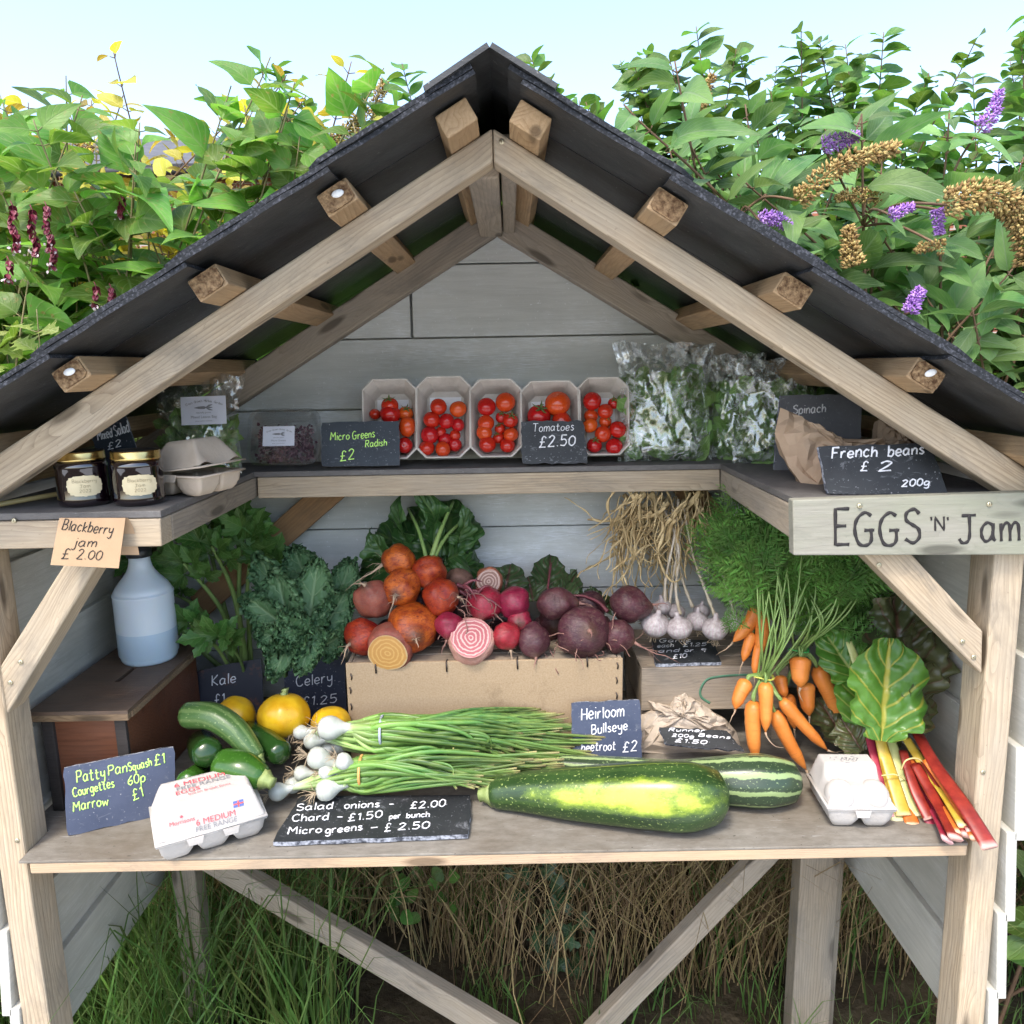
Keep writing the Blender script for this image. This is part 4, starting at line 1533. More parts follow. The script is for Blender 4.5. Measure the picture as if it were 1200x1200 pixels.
paperbag([(908, 508), (914, 478), (936, 487), (960, 503), (990, 514), (1036, 516), (1066, 517), (1075, 560), (1060, 577), (975, 577), (947, 578), (925, 548)], 0.15, 0.22, ZU, 'crumpled brown paper bag with open mouth, under the French beans slate', paper, 3.0, 0.30, 0.012, bulge=.022)
paperbag([(1030, 492), (1046, 489), (1064, 500), (1062, 545), (1080, 570), (1030, 570), (1026, 520)], 0.27, 0.32, ZU, 'brown paper bag standing at the back, behind the French beans slate', paper, 9.0, 0.1, 0.010, bulge=.022)

# ------------------------------------------------------------------ lower shelf: honesty box and spray bottle
ZH = 1.022
c0 = Vector((-0.770, 0.095, ZL))
hb = thing('honesty_box', (-0.69, 0.25, ZL), 'dark wooden money box with a slotted lid, at the left of the lower shelf', 'money box')
bx0, bx1, by0, by1 = -0.766, -0.632, 0.118, 0.400
m = MB()
m.box(((bx0 + bx1) / 2, (by0 + by1) / 2, (ZL + ZH - .014) / 2 + .0005), (bx1 - bx0, by1 - by0, ZH - .016 - ZL))
m.build('box_body', M['mahogany'], hb, smooth=False, bevel=.002)
darkstrip = wood('dark_corner_strip', (0.05, 0.042, 0.037), (0.03, 0.025, 0.022), (0.06, 0.05, 0.045), 0.3)
for x in (bx0 + .008, bx1 - .008):
    m = MB()
    m.box((x, by0 - .003, (ZL + ZH) / 2 - .008), (.018, .008, ZH - .018 - ZL))
    m.build('corner_strip', darkstrip, hb, smooth=False, bevel=.001)
lx0, lx1, ly0, ly1 = bx0 - .012, bx1 + .014, by0 - .020, by1 + .012
sx0, sx1, sy0, sy1 = -0.698, -0.689, 0.215, 0.285
m = MB()
for a in ((lx0, sx0, ly0, ly1), (sx1, lx1, ly0, ly1), (sx0, sx1, ly0, sy0), (sx0, sx1, sy1, ly1)):
    m.box(((a[0] + a[1]) / 2, (a[2] + a[3]) / 2, ZH - .003), (a[1] - a[0], a[3] - a[2], .006))
m.build('lid', M['lidwood'], hb, smooth=False)
m = MB()
m.box(((lx0 + lx1) / 2, ly0 + .004, ZH - .0115), (lx1 - lx0, .010, .011))
m.box((lx1 - .004, (ly0 + ly1) / 2 + .006, ZH - .0115), (.010, ly1 - ly0 - .012, .011))
m.build('lid_edge', M['lidedge'], hb, smooth=False, bevel=.0015)
m = MB()
m.box(((sx0 + sx1) / 2, (sy0 + sy1) / 2, ZH - .012), (sx1 - sx0 + .002, sy1 - sy0, .004))
m.build('coin_slot', simple('slot_black', (0.004, 0.003, 0.003), (0.006, 0.005, 0.005)), hb, smooth=False)

hdpe = NT('milky_plastic')
hdpe.fin(hdpe.ramp(hdpe.noise(hdpe.coord('Object'), 8), [(0.3, (0.70, 0.79, 0.87)), (0.7, (0.74, 0.83, 0.90))]), 0.25, 0.5, Subsurface_Weight=0.3, Subsurface_Radius=(0.02, 0.03, 0.04), Subsurface_Scale=0.5)
hdpe.translucent((0.80, 0.90, 0.98), .18)
hdpe2 = NT('milky_plastic_with_liquid')
hdpe2.fin((0.54, 0.68, 0.80), 0.25, 0.5, Subsurface_Weight=0.5, Subsurface_Radius=(0.02, 0.03, 0.04), Subsurface_Scale=0.5)
hdpe2.translucent((0.60, 0.74, 0.88), .18)
sb0 = PZ(176, 771, ZH)
sbc = Vector((sb0.x, sb0.y, ZH + .0005))
k = mpp(sbc.y)
r = 33.5 * k
hgt = 128 * k
o = thing('spray_bottle', sbc, 'milky plastic spray bottle half full of clear liquid, standing on the dark wooden box', 'bottle')
m = MB()
prof = [(0.001, 0), (r * .88, 0), (r * .93, .004), (r * .955, .010), (r * .955, .0115), (r, .014), (r, hgt * .30), (r, hgt * .63), (r * 1.02, hgt * .64), (r * 1.01, hgt * .65), (r * .95, hgt * .66), (r * .96, hgt * .67), (r * .87, hgt * .715), (r * .75, hgt * .755), (r * .60, hgt * .80), (r * .48, hgt * .845), (r * .40, hgt * .89), (r * .36, hgt * .94), (r * .34, hgt * 1.0), (.001, hgt)]
m.lathe(sbc, prof, 40)
for fi, f in enumerate(m.f):
    if sum(m.v[i].z for i in f) / len(f) < sbc.z + hgt * .30 - 1e-4:
        m.m[fi] = 1
m.build('bottle_body', [hdpe.m, hdpe2.m], o)
blackpl = simple('black_plastic', (0.012, 0.012, 0.014), (0.022, 0.022, 0.024), 30, 0.4)
m = MB()
m.lathe(sbc + Vector((0, 0, hgt)), [(.001, -.002), (r * .42, -.002), (r * .42, .012), (r * .36, .014), (r * .36, .022), (.001, .022)], 20, 0, Vector((0, 0, 1)), lambda th, t: 1 + .02 * (int(th * 8) % 2))
m.build('screw_collar', blackpl, o)
m = MB()
h0 = sbc + Vector((0, 0, hgt + .022))
m.tube([h0 - Vector((0, 0, .004)), h0 + Vector((0, 0.004, .020)), h0 + Vector((0, .012, .038))], [.010, .011, .012], 12)
m.tube([h0 + Vector((0, .045, .040)), h0 + Vector((0, .01, .042)), h0 + Vector((0, -.03, .038)), h0 + Vector((0, -.042, .036))], [.011, .012, .010, .006], 12)
m.build('spray_head', blackpl, o)

# ------------------------------------------------------------------ slates on the lower shelf
p = Plane(PZ(77, 980, ZL + .002), math.atan2(PZ(206, 950, ZL).y - PZ(77, 980, ZL).y, PZ(206, 950, ZL).x - PZ(77, 980, ZL).x), 0.16)
slate([(74, 900), (204, 875), (206, 951), (79, 980)], p, M['slate_blue'], 'blue slate with green writing, Patty Pan Squash, leaning on the dark wooden box',
      [('Patty', (90, 917), (123, 911), 13, .0021), ('Pan', (127, 909), (149, 905), 12, .0021), ('Squash', (151, 904), (178, 897), 9, .0022), ('£1', (181, 897), (193, 894), 11, .0024),
       ('Courgettes', (86, 934), (134, 922), 10, .0021), ('60p', (150, 920), (170, 916), 11, .0021), ('Marrow', (86, 951), (127, 943), 11, .0021), ('£1', (156, 938), (168, 933), 11, .0021)], M['green_ink'])
rust = NT('rusty_flecked_slate')
cc = rust.mix(rust.ramp(rust.noise(rust.coord('Object'), 30, 5, .7), [(0.56, 0.0), (0.68, 0.8)]), (0.022, 0.024, 0.036), (0.13, 0.05, 0.03))
M['slate_rust'] = rust.fin(cc, 0.5, 0.4)
p = Plane(PZ(232, 872, ZL) + Vector((0, .06, 0)), 0.10, 0.18)
slate([(229, 787), (306, 771), (312, 880), (233, 884)], p, M['slate_rust'], 'dark slate with rusty flecks reading Kale, behind the courgettes',
      [('Kale', (248, 804), (276, 800), 11, .0024), ('£1', (251, 827), (263, 825), 12, .0022)], M['white_ink'])
p = Plane(PZ(335, 872, ZL) + Vector((0, .07, 0)), 0.0, 0.20)
slate([(333, 775), (404, 765), (407, 880), (333, 884)], p, slatemat('navy_slate', (0.014, 0.017, 0.032), (0.026, 0.031, 0.055), .6, .1), 'navy slate reading Celery, behind the yellow squash',
      [('Celery', (347, 805), (389, 799), 12, .0022), ('£1.25', (353, 828), (394, 823), 10, .0022)], M['white_ink'])
p = Plane((0.10, 0.215, ZL), 0.0, 0.16)
slate([(669, 824), (750, 820), (753, 890), (672, 892)], p, M['slate_blue'], 'blue slate reading Heirloom Bullseye beetroot, behind the marrows',
      [('Heirloom', (681, 844), (731, 839), 14, .0026), ('Bullseye', (693, 861), (735, 855), 11, .0024), ('beetroot', (681, 881), (721, 879), 11, .0024), ('£2', (729, 881), (746, 880), 12, .0026)], M['white_ink'])
p = Plane((0, 0.1, ZL + .012), 0.0, pi / 2 - 0.03)
p.n = Vector((0, -sin(0.03), cos(0.03)))
slate([(352, 933), (552, 931), (550, 978), (318, 987)], p, M['slate_black'], 'long black slate lying flat, reading Salad onions, Chard and Micro greens',
      [('Salad', (347, 950), (389, 948), 8, .0026), ('onions', (403, 948), (444, 946), 8, .0026), ('-', (455, 945), (461, 945), 6), ('£2.00', (480, 948), (521, 945), 8, .0026),
       ('Chard', (342, 963), (384, 961), 8, .0026), ('-', (394, 960), (401, 960), 6), ('£1.50', (407, 963), (447, 958), 8, .0026), ('per', (456, 960), (469, 959), 6, .0022), ('bunch', (476, 959), (503, 957), 6, .0022),
       ('Micro', (337, 978), (376, 976), 8, .0026), ('greens', (381, 977), (424, 973), 8, .0026), ('-', (433, 973), (442, 972), 6), ('£', (450, 975), (458, 974), 9), ('2.50', (466, 973), (502, 971), 8, .0026)], M['white_ink'], th=.007)

# ------------------------------------------------------------------ beetroot crate and garlic crate
MY = 0.262
mdf = NT('fibrous_hardboard')
c = mdf.ramp(mdf.noise(mdf.coord('Object'), 330, 5, .75), [(0.3, (0.29, 0.205, 0.12)), (0.7, (0.41, 0.31, 0.20))])
c = mdf.mix(mdf.ramp(mdf.noise(mdf.coord('Object', (1, 1, 1)), 9, 4), [(0.60, 0.0), (0.75, 0.55)]), c, (0.10, 0.06, 0.03))
mdf.bump(mdf.noise(mdf.coord('Object'), 160, 4), .25, .001)
M['mdf'] = mdf.fin(c, .8, .2)
a, b = PY(405, 780, MY), PY(730, 769, MY)
ZC = (a.z + b.z) / 2
cr = thing('wooden_crate', ((a.x + b.x) / 2, MY + .1, ZL), 'tan hardboard fronted crate with rusty staples carrying the beetroots', 'crate')
m = MB()
m.prism([(a.x, MY, ZC), (a.x, MY, ZL + .001), (b.x, MY, ZL + .001), (b.x, MY, ZC)], (0, .006, 0))
m.build('front_panel', M['mdf'], cr, smooth=False, bevel=.001)
for x in (a.x + .004, b.x - .004):
    m = MB()
    m.box((x, MY + .105, (ZC + ZL) / 2), (.007, .196, ZC - ZL - .006))
    m.build('side_panel', M['cratewood'], cr, smooth=False, bevel=.001)
m = MB()
for i in range(5):
    y = MY + .0065 + .040 * i
    m.box(((a.x + b.x) / 2, y + .018, ZC - .006), (b.x - a.x - .018, .036, .007))
m.build('slatted_top', M['cratewood'], cr, smooth=False, bevel=.001)
wire = simple('rusty_wire', (0.05, 0.035, 0.028), (0.12, 0.10, 0.09), 200, .5, Metallic=.8)
for px, py in ((440, 779), (523, 777), (606, 774), (688, 771)):
    q = PY(px, py, MY - .001)
    m = MB()
    m.tube([q + Vector((.001, .012, .002)), q + Vector((0, .001, .0015)), q + Vector((0, -.0008, -.004)), q + Vector((.0005, -.001, -.016))], .0016, 6)
    m.build('staple', wire, cr)
for px, py in ((411, 793), (410, 809), (411, 828), (723, 780), (722, 797), (722, 815)):
    q = PY(px, py, MY - .0005)
    m = MB()
    m.tube([q + Vector((0, 0, .006)), q + Vector((.002, -.001, 0)), q + Vector((.001, 0, -.006))], .0014, 6)
    m.build('staple', wire, cr)

GY = 0.305
ga, gb = PY(752, 783, GY), PY(925, 777, GY)
gz1, gz0 = ga.z, PY(755, 833, GY).z
gc = thing('wooden_crate', ((ga.x + gb.x) / 2, GY + .1, ZL), 'old slatted wooden crate with a green painted curve, holding up the garlic', 'crate')
plank('front_board', [(ga.x, GY, gz1), (gb.x, GY, gz1), (gb.x, GY, gz0), (ga.x, GY, gz0)], (0, .010, 0), M['cratewood'], gc)
m = MB()
for i in range(4):
    m.box(((ga.x + gb.x) / 2, GY + .031 + .054 * i, gz1 - .0055), (gb.x - ga.x, .050, .009))
m.build('top_boards', M['cratewood'], gc, smooth=False, bevel=.001)
m = MB()
m.box((ga.x + .006, GY + .115, (gz1 + gz0) / 2 - .006), (.011, .205, gz1 - gz0 - .012))
m.build('side_board', M['cratewood'], gc, smooth=False, bevel=.001)
for x in (ga.x + .012, gb.x - .012):
    for y in (GY + .022, GY + .205):
        m = MB()
        m.box((x, y, (gz0 + ZL) / 2 + .001), (.020, .018, gz0 - ZL + .004))
        m.build('crate_leg', M['cratewood'], gc, smooth=False, bevel=.001)
gp = Plane((0, GY - .0006, 1), 0, 0)
m = MB()
m.tube([gp.hit(*q) for q in crs([(890, 791), (868, 791), (842, 793), (828, 797), (821, 808), (822, 817), (832, 824)], 6)], [(.0004, .0026)] * 37, 6, 0, True, gp.n)
m.build('green_marking', simple('green_marker', (0.05, 0.14, 0.08), (0.08, 0.2, 0.12), 60, .7), gc)
p = Plane((0, GY, gz1 + .007), 0, pi / 2)
p.n = Vector((0, 0, 1))
slate([(764, 749), (835, 750), (846, 776), (768, 778)], p, M['slate_black'], 'small black slate reading Garlic, lying flat on the old crate',
      [('Garlic', (772, 753), (809, 752), 4, .0022), ('each', (770, 759), (789, 758), 4, .0020), ('£1.25', (800, 758), (827, 757), 4, .0020), ('and', (771, 765), (795, 764), 4, .0020), ('or', (802, 764), (812, 764), 4, .002), ('9', (820, 764), (826, 764), 4, .002), ('£10', (788, 772), (804, 771), 5, .0024)], M['white_ink'], th=.006)

# ------------------------------------------------------------------ squash, courgettes, marrows
yel = NT('yellow_squash_skin')
cc = yel.ramp(yel.noise(yel.coord('Object'), 30, 5), [(0.35, (0.52, 0.27, 0.006)), (0.65, (0.66, 0.42, 0.018))])
cc = yel.mix(yel.ramp(yel.noise(yel.coord('Object'), 240, 3), [(0.64, 0.0), (0.72, 0.6)]), cc, (0.35, 0.13, 0.02))
yel.bump(yel.noise(yel.coord('Object'), 60, 4), .15, .001)
M['yellow'] = yel.fin(cc, .3, .5)
M['stalk'] = simple('pale_green_stalk', (0.16, 0.22, 0.06), (0.30, 0.36, 0.13), 40, .6, .4, 90)


def squash(px, py, rpx, Y, sy, lobes, label, stem=True, tip=None):
    c = PY(px, py, Y)
    r = rpx * mpp(Y)

    def fn(p):
        a = math.atan2(p.y, p.x)
        rr_ = sqrt(p.x ** 2 + p.y ** 2)
        k = 1 + .035 * cos(lobes * a) * rr_
        return Vector((p.x * k, p.y * k, p.z - .10 * exp(-(rr_ / .25) ** 2) * (1 if p.z > 0 else 0)))
    o = thing('patty_pan_squash', (c.x, c.y, ZL), label, 'squash', 'yellow patty pan squashes')
    rot = Matrix.Rotation(-0.25, 3, 'X') if tip is None else tip
    m = MB()
    m.ball(c, (r, r, r * sy), 32, 18, 0, fn, rot)
    m.build('flesh', M['yellow'], o)
    if stem:
        m = MB()
        s = c + rot @ Vector((0, 0, r * sy * .86))
        m.tube([s, s + Vector((0, 0, r * .10)), s + Vector((.05 * r, 0, r * .22)), s + Vector((.04 * r, 0, r * .30))], [r * .22, r * .12, r * .09, r * .14], 10, 0, True, None, lambda th, t: 1 + .25 * cos(5 * th))
        m.build('stem', M['stalk'], o)
    return o


squash(333, 838, 31.5, 0.235, .86, 9, 'largest yellow squash, with a green stalk, below the kale')
squash(276, 838, 24, 0.25, .95, 5, 'small yellow squash tucked behind the striped courgette', False, Matrix.Rotation(0.5, 3, 'Y'))
squash(388, 846, 24, 0.245, .8, 9, 'yellow squash half hidden behind the salad onions', False)


def cucurbit_mat(name, dark, light, stripe, amt, patch=None, rough=.22, nst=10, speck=(0.55, 0.65, 0.3), sk=.5):
    t = NT(name)
    uv = t.n('TexCoord').outputs['UV']
    sp = t.n('SeparateXYZ')
    t.l(uv, sp.inputs[0])
    w = t.noise(t.coord('Object', (4, 9, 9)), 6, 4, .6)
    ph = t.math('ADD', t.math('MULTIPLY', sp.outputs[0], float(nst)), t.math('MULTIPLY', w, 0.5))
    tri = t.math('ABSOLUTE', t.math('SUBTRACT', t.math('FRACT', ph), .5))
    c = t.ramp(t.noise(t.coord('Object'), 12, 4), [(0.3, dark), (0.7, light)])
    if stripe:
        rg = t.math('ADD', tri, t.math('MULTIPLY_ADD', t.noise(t.coord('Object'), 150, 3), .22, -.11))
        st = t.ramp(rg, [(0.13, 1.0), (0.19, 0.0)])
        c = t.mix(t.math('MULTIPLY', st, amt), c, stripe)
    fl = t.ramp(t.noise(t.coord('Object', (.7, 1, 1)), 300, 2), [(0.63, 0.0), (0.68, sk)])
    c = t.mix(fl, c, speck)
    if patch:
        sp2 = t.n('SeparateXYZ')
        t.l(uv, sp2.inputs[0])
        d = t.math('ADD', t.math('POWER', t.math('MULTIPLY', t.math('SUBTRACT', sp2.outputs[0], patch[0]), 1 / patch[1]), 2.0), t.math('POWER', t.math('MULTIPLY', t.math('SUBTRACT', sp2.outputs[1], patch[2]), 1 / patch[3]), 2.0))
        d = t.math('ADD', d, t.math('MULTIPLY_ADD', t.noise(t.coord('Object', (.5, 1, 1)), 34, 7, .75), 2.4, -1.2))
        c = t.mix(t.ramp(d, [(0.2, 0.9), (1.35, 0.0)]), c, patch[4])
        c = t.mix(t.ramp(d, [(-.3, 0.85), (0.6, 0.0)]), c, patch[5])
        c = t.mix(t.math('MULTIPLY', fl, .8), c, speck)
    t.bump(t.noise(t.coord('Object'), 90, 4), .12, .001)
    return t.fin(c, rough, .5)


M['courg_stripe'] = cucurbit_mat('striped_courgette_skin', (0.035, 0.085, 0.02), (0.06, 0.125, 0.03), (0.15, 0.22, 0.075), .45, None, .35, 9, (0.24, 0.31, 0.13), .8)
M['courg_dark'] = cucurbit_mat('dark_courgette_skin', (0.010, 0.036, 0.007), (0.02, 0.06, 0.010), None, 0, None, .18, 9, (0.05, 0.12, 0.03), .4)
M['courg_mid'] = cucurbit_mat('green_courgette_skin', (0.022, 0.075, 0.008), (0.045, 0.125, 0.014), None, 0, None, .2, 9, (0.12, 0.26, 0.05), .4)


def gourd(name, pts, rad, mat, label, cat, group, stem_end=None, ribs=6, ribamp=.02, n=28, flat=Vector((0, 0, 1))):
    P = [Vector(p) for p in pts]
    both = [(*p, r_) for p, r_ in zip(P, rad)]
    S = crs(both, 7)
    c = sum(P, Vector()) / len(P)
    o = thing(name, (c.x, c.y, ZL), label, cat, group)
    m = MB()
    pp, rr_ = [Vector(q[:3]) for q in S], [q[3] for q in S]
    # rounded ends
    d0, d1 = (pp[0] - pp[1]).normalized(), (pp[-1] - pp[-2]).normalized()
    r0, r1 = rr_[0], rr_[-1]
    pre = [(pp[0] + d0 * r0 * .62 * sin(a), r0 * cos(a)) for a in (1.5, 1.25, .9, .5)]
    post = [(pp[-1] + d1 * r1 * .7 * sin(a), r1 * cos(a)) for a in (.4, .8, 1.1, 1.35, 1.52)]
    pp = [q[0] for q in pre] + pp + [q[0] for q in post]
    rr_ = [q[1] for q in pre] + rr_ + [q[1] for q in post]
    m.tube(pp, rr_, n, 0, True, flat, lambda th, t: 1 + ribamp * cos(ribs * th))
    m.build('skin', mat, o)
    if stem_end is not None:
        i = 0 if stem_end == 0 else -1
        e, d, r_ = pp[i], (d0 if i == 0 else d1), (r0 if i == 0 else r1)
        sm = MB()
        sm.tube([e - d * r_ * .22, e + d * r_ * .12, e + d * r_ * .40, e + d * r_ * .62], [r_ * .80, r_ * .55, r_ * .42, r_ * .46], 12, 0, True, None, lambda th, t: 1 + .14 * cos(5 * th))
        sm.build('stem', M['stalk'], o)
    return o


def PR(px, py, Y):
    return PY(px, py, Y)


gourd('courgette', [PR(222, 838, .17), PR(250, 840, .155), PR(277, 858, .14), PR(298, 884, .125)], [.0225, .0225, .021, .016], M['courg_stripe'], 'pale striped courgette lying on top of the dark ones', 'courgette', 'courgettes in a heap', 1, 9, .03)
gourd('courgette', [PR(243, 882, .105), PR(240, 879, .16), PR(236, 872, .26)], [.0235, .026, .025], M['courg_dark'], 'dark green courgette pointing its blossom end outwards', 'courgette', 'courgettes in a heap', None, 6, .02)
gourd('courgette', [PR(264, 898, .10), PR(285, 902, .09), PR(303, 910, .08)], [.029, .029, .021], M['courg_mid'], 'bright green courgette lying just above the white egg box', 'courgette', 'courgettes in a heap', 1, 6, .02)
gourd('courgette', [PR(328, 882, .15), PR(305, 868, .19), PR(285, 860, .24)], [.021, .025, .026], M['courg_dark'], 'dark glossy courgette between the largest squash and the onions', 'courgette', 'courgettes in a heap', None, 6, .02)
gourd('courgette', [PR(220, 916, .075), PR(232, 912, .12), PR(240, 905, .2)], [.0185, .023, .022], M['courg_mid'], 'small bright green courgette beside the blue Patty Pan slate', 'courgette', 'courgettes in a heap', None, 6, .02)

M['marrow'] = cucurbit_mat('yellow_patched_marrow_skin', (0.013, 0.034, 0.009), (0.03, 0.066, 0.016), (0.05, 0.095, 0.022), .4, (0.18, 0.10, .56, .34, (0.20, 0.31, 0.02), (0.46, 0.50, 0.07)), .3, 9, (0.36, 0.44, 0.14), .45)
M['marrow_stripe'] = cucurbit_mat('striped_marrow_skin', (0.022, 0.040, 0.020), (0.038, 0.062, 0.032), (0.27, 0.36, 0.15), .95, None, .3, 9, (0.25, 0.33, 0.15), .8)


def resting(rows, k=.955):
    """(px, top, bottom) sections -> centres and radii of a long fruit lying on the lower shelf."""
    P, rr_ = [], []
    for px, yt, yb in rows:
        r_ = .04
        for _ in range(6):
            q = PZ(px, (yt + yb) / 2, ZL + r_)
            r_ = (yb - yt) / 2 * mpp(q.y) * k
        P.append(Vector((q.x, q.y, ZL + r_ + .0008)))
        rr_.append(r_)
    return P, rr_


ptsm, rm = resting(((583, 910, 950), (620, 902, 955), (665, 897, 963), (710, 893, 969), (760, 889, 975), (800, 888, 978), (826, 894, 972)))
gourd('marrow', ptsm, rm, M['marrow'], 'huge dark green marrow with a yellow patch, at the front of the shelf', 'marrow', 'two large marrows', 0, 8, .012, 48)
ptsm, rm = resting(((660, 884, 912), (700, 885, 918), (745, 887, 926), (790, 889, 935), (840, 885, 945), (890, 881, 950), (918, 887, 946)))
gourd('marrow', ptsm, rm, M['marrow_stripe'], 'dark marrow with pale green stripes, lying behind the yellow patched one', 'marrow', 'two large marrows', 0, 9, .02, 48)

# ------------------------------------------------------------------ egg boxes at the front
la, lb = PZ(198, 1000, ZL), PZ(293, 968, ZL)
yaw = math.atan2(lb.y - la.y, lb.x - la.x) * .85
L6, W6, H6 = .152, .102, .080
cc6 = PZ(248, 980, ZL)
C6 = Vector((PY(244, 975, .035).x, .040, ZL + .002))
o6, tr6, lid6 = carton('egg_box', C6, yaw, L6, W6, H6, whitepulp, 'off white printed egg box for six, at the front left of the shelf', (3, 2), radians(3), 0.0, .34, .36, .0035)
hb6, hl6 = H6 * .42, H6 * .58
u6 = (tr6(1, 0, 0) - tr6(0, 0, 0)).normalized()


def lidat(y):
    yy = y / (W6 / 2)
    z = min((1 - abs(yy)) * W6 / 2 / (hl6 * .36), 1)
    z = z * z * (3 - 2 * z) * .35 + z * .65
    return hb6 + .0045 + hl6 * z


pts = []
ta = tr6(0, -.036, lidat(-.036))
tb_ = tr6(0, -.0315, lidat(-.0315))
yA, yB = -W6 / 2 + .0035, -W6 / 2 + .0165
fA, fB = tr6(0, yA, lidat(yA)), tr6(0, yB, lidat(yB))
ft = (fB - fA).normalized()
fn_ = u6.cross(ft).normalized()
fC = tr6(0, 0, 0)


def facept(x, s):
    """x along the box, s up the sloping front of the lid (metres)."""
    return fA + u6 * x + ft * s + fn_ * .0012


w = MB()
centred(w, '6 MEDIUM', facept(.006, .0035), .0125, u6, ft, fn_, 0)
centred(w, 'FREE RANGE', facept(.006, -.0055), .0105, u6, ft, fn_, 1)
centred(w, 'Morrisons', facept(-.040, .0125), .0085, u6, ft, fn_, 0)
for k_ in range(3):
    a_ = pi / 2 + (k_ - 1) * .8
    q_ = facept(-.040, .0205)
    w.tube([q_, q_ + u6 * cos(a_) * .002 + ft * sin(a_) * .0024, q_ + u6 * cos(a_) * .0028 + ft * sin(a_) * .004], [(.0002, .0003), (.0002, .0011), (.0002, .0003)], 6, 0, True, fn_)
# union flag
q_ = facept(.040, .019)
fl_ = lambda a, b, c_, d_, mi, e: w.prism([q_ + u6 * x * 1.15 + ft * y * 1.15 + fn_ * e for x, y in ((a, b), (c_, b), (c_, d_), (a, d_))], -fn_ * .0003, mi)
fl_(-.0065, -.0042, -.0012, -.0012, 2, 0); fl_(.0012, -.0042, .0065, -.0012, 2, 0); fl_(-.0065, .0012, -.0012, .0042, 2, 0); fl_(.0012, .0012, .0065, .0042, 2, 0)
fl_(-.0007, -.0042, .0007, .0042, 0, .0001); fl_(-.0065, -.0007, .0065, .0007, 0, .00025)
w.build('lettering', [M['red_ink'], M['grey_ink'], M['blue_ink']], lid6, smooth=False)
# printing and pen on the top
w = MB()
tq = lambda x, y: tr6(x, y, H6 + .0058)
tu, tt = u6, (tr6(0, 1, 0) - tr6(0, 0, 0)).normalized()
tn = tu.cross(tt)
centred(w, '6 MEDIUM', tq(-.006, .011), .0165, tu, tt, tn, 0)
centred(w, 'FREE RANGE', tq(-.002, .0005), .0140, tu, tt, tn, 1)
centred(w, 'EGGS', tq(-.026, -.0105), .0145, tu, tt, tn, 0)
centred(w, 'laid on British farms', tq(.004, -.0185), .0075, tu, tt, tn, 0)
w.build('lettering', [M['red_ink'], M['grey_ink']], lid6, smooth=False)

C4 = Vector((PY(993, 930, .075).x, .068, ZL + .001))
o4, tr4, lid4 = carton('egg_box', C4, radians(-3), .098, .098, .078, whitepulp, 'plain white egg box for four beside the chard stems', (2, 2), 0.0, 0.0, .22, .30, .003)
m = MB()
for x in (-.0255, .0255):
    m.ball(tr4(x, -.0265, .046), (.0225, .025, .024), 20, 14)
m.build('egg_dome', whitepulp, o4)
w = MB()
tn = Vector((0, 0, 1))
for i in range(26):
    a_ = i * .24
    rr_ = .010 + .004 * sin(a_ * 3)
    if i % 2:
        q_ = tr4(-.004 + 1.7 * rr_ * cos(a_), .016 + .8 * rr_ * sin(a_), .0832)
        q2 = tr4(-.004 + 1.7 * rr_ * cos(a_ + .3), .016 + .8 * rr_ * sin(a_ + .3), .0832)
        w.tube([q_, q2], .0004, 4)
for i in range(14):
    x = -.012 + .002 * i
    w.tube([tr4(x, .014 + .004 * sin(i), .0832), tr4(x + .004, .018 + .003 * sin(i * 2.1), .0832)], .0004, 4)
w.build('faint_stamp', M['grey_ink'], lid4)

# ------------------------------------------------------------------ paper bag of runner beans and its slate
paperbag([(740, 886), (741, 858), (750, 838), (764, 832), (757, 820), (772, 824), (784, 826), (790, 815), (802, 806), (806, 815), (822, 822), (836, 834), (850, 842), (862, 856), (872, 886)], 0.285, 0.36, ZL + .001, 'crumpled pale paper bag of runner beans behind the striped marrow', paperg, 17.0, 0.30, .013, bulge=.030)
p = Plane((0.225, .235, .90), 0.0, 0.95)
slate([(772, 852), (852, 856), (873, 880), (780, 872)], p, M['slate_black'], 'small rough black slate reading Runner Beans on the paper bag',
      [('Runner', (783, 857), (825, 858), 3.5, .0017), ('Beans', (818, 863), (855, 866), 3.5, .0017), ('200g', (787, 863), (812, 865), 3.5, .0017), ('£1.50', (790, 869.5), (827, 872), 4, .002)], M['white_ink'], rough_edge=.002)

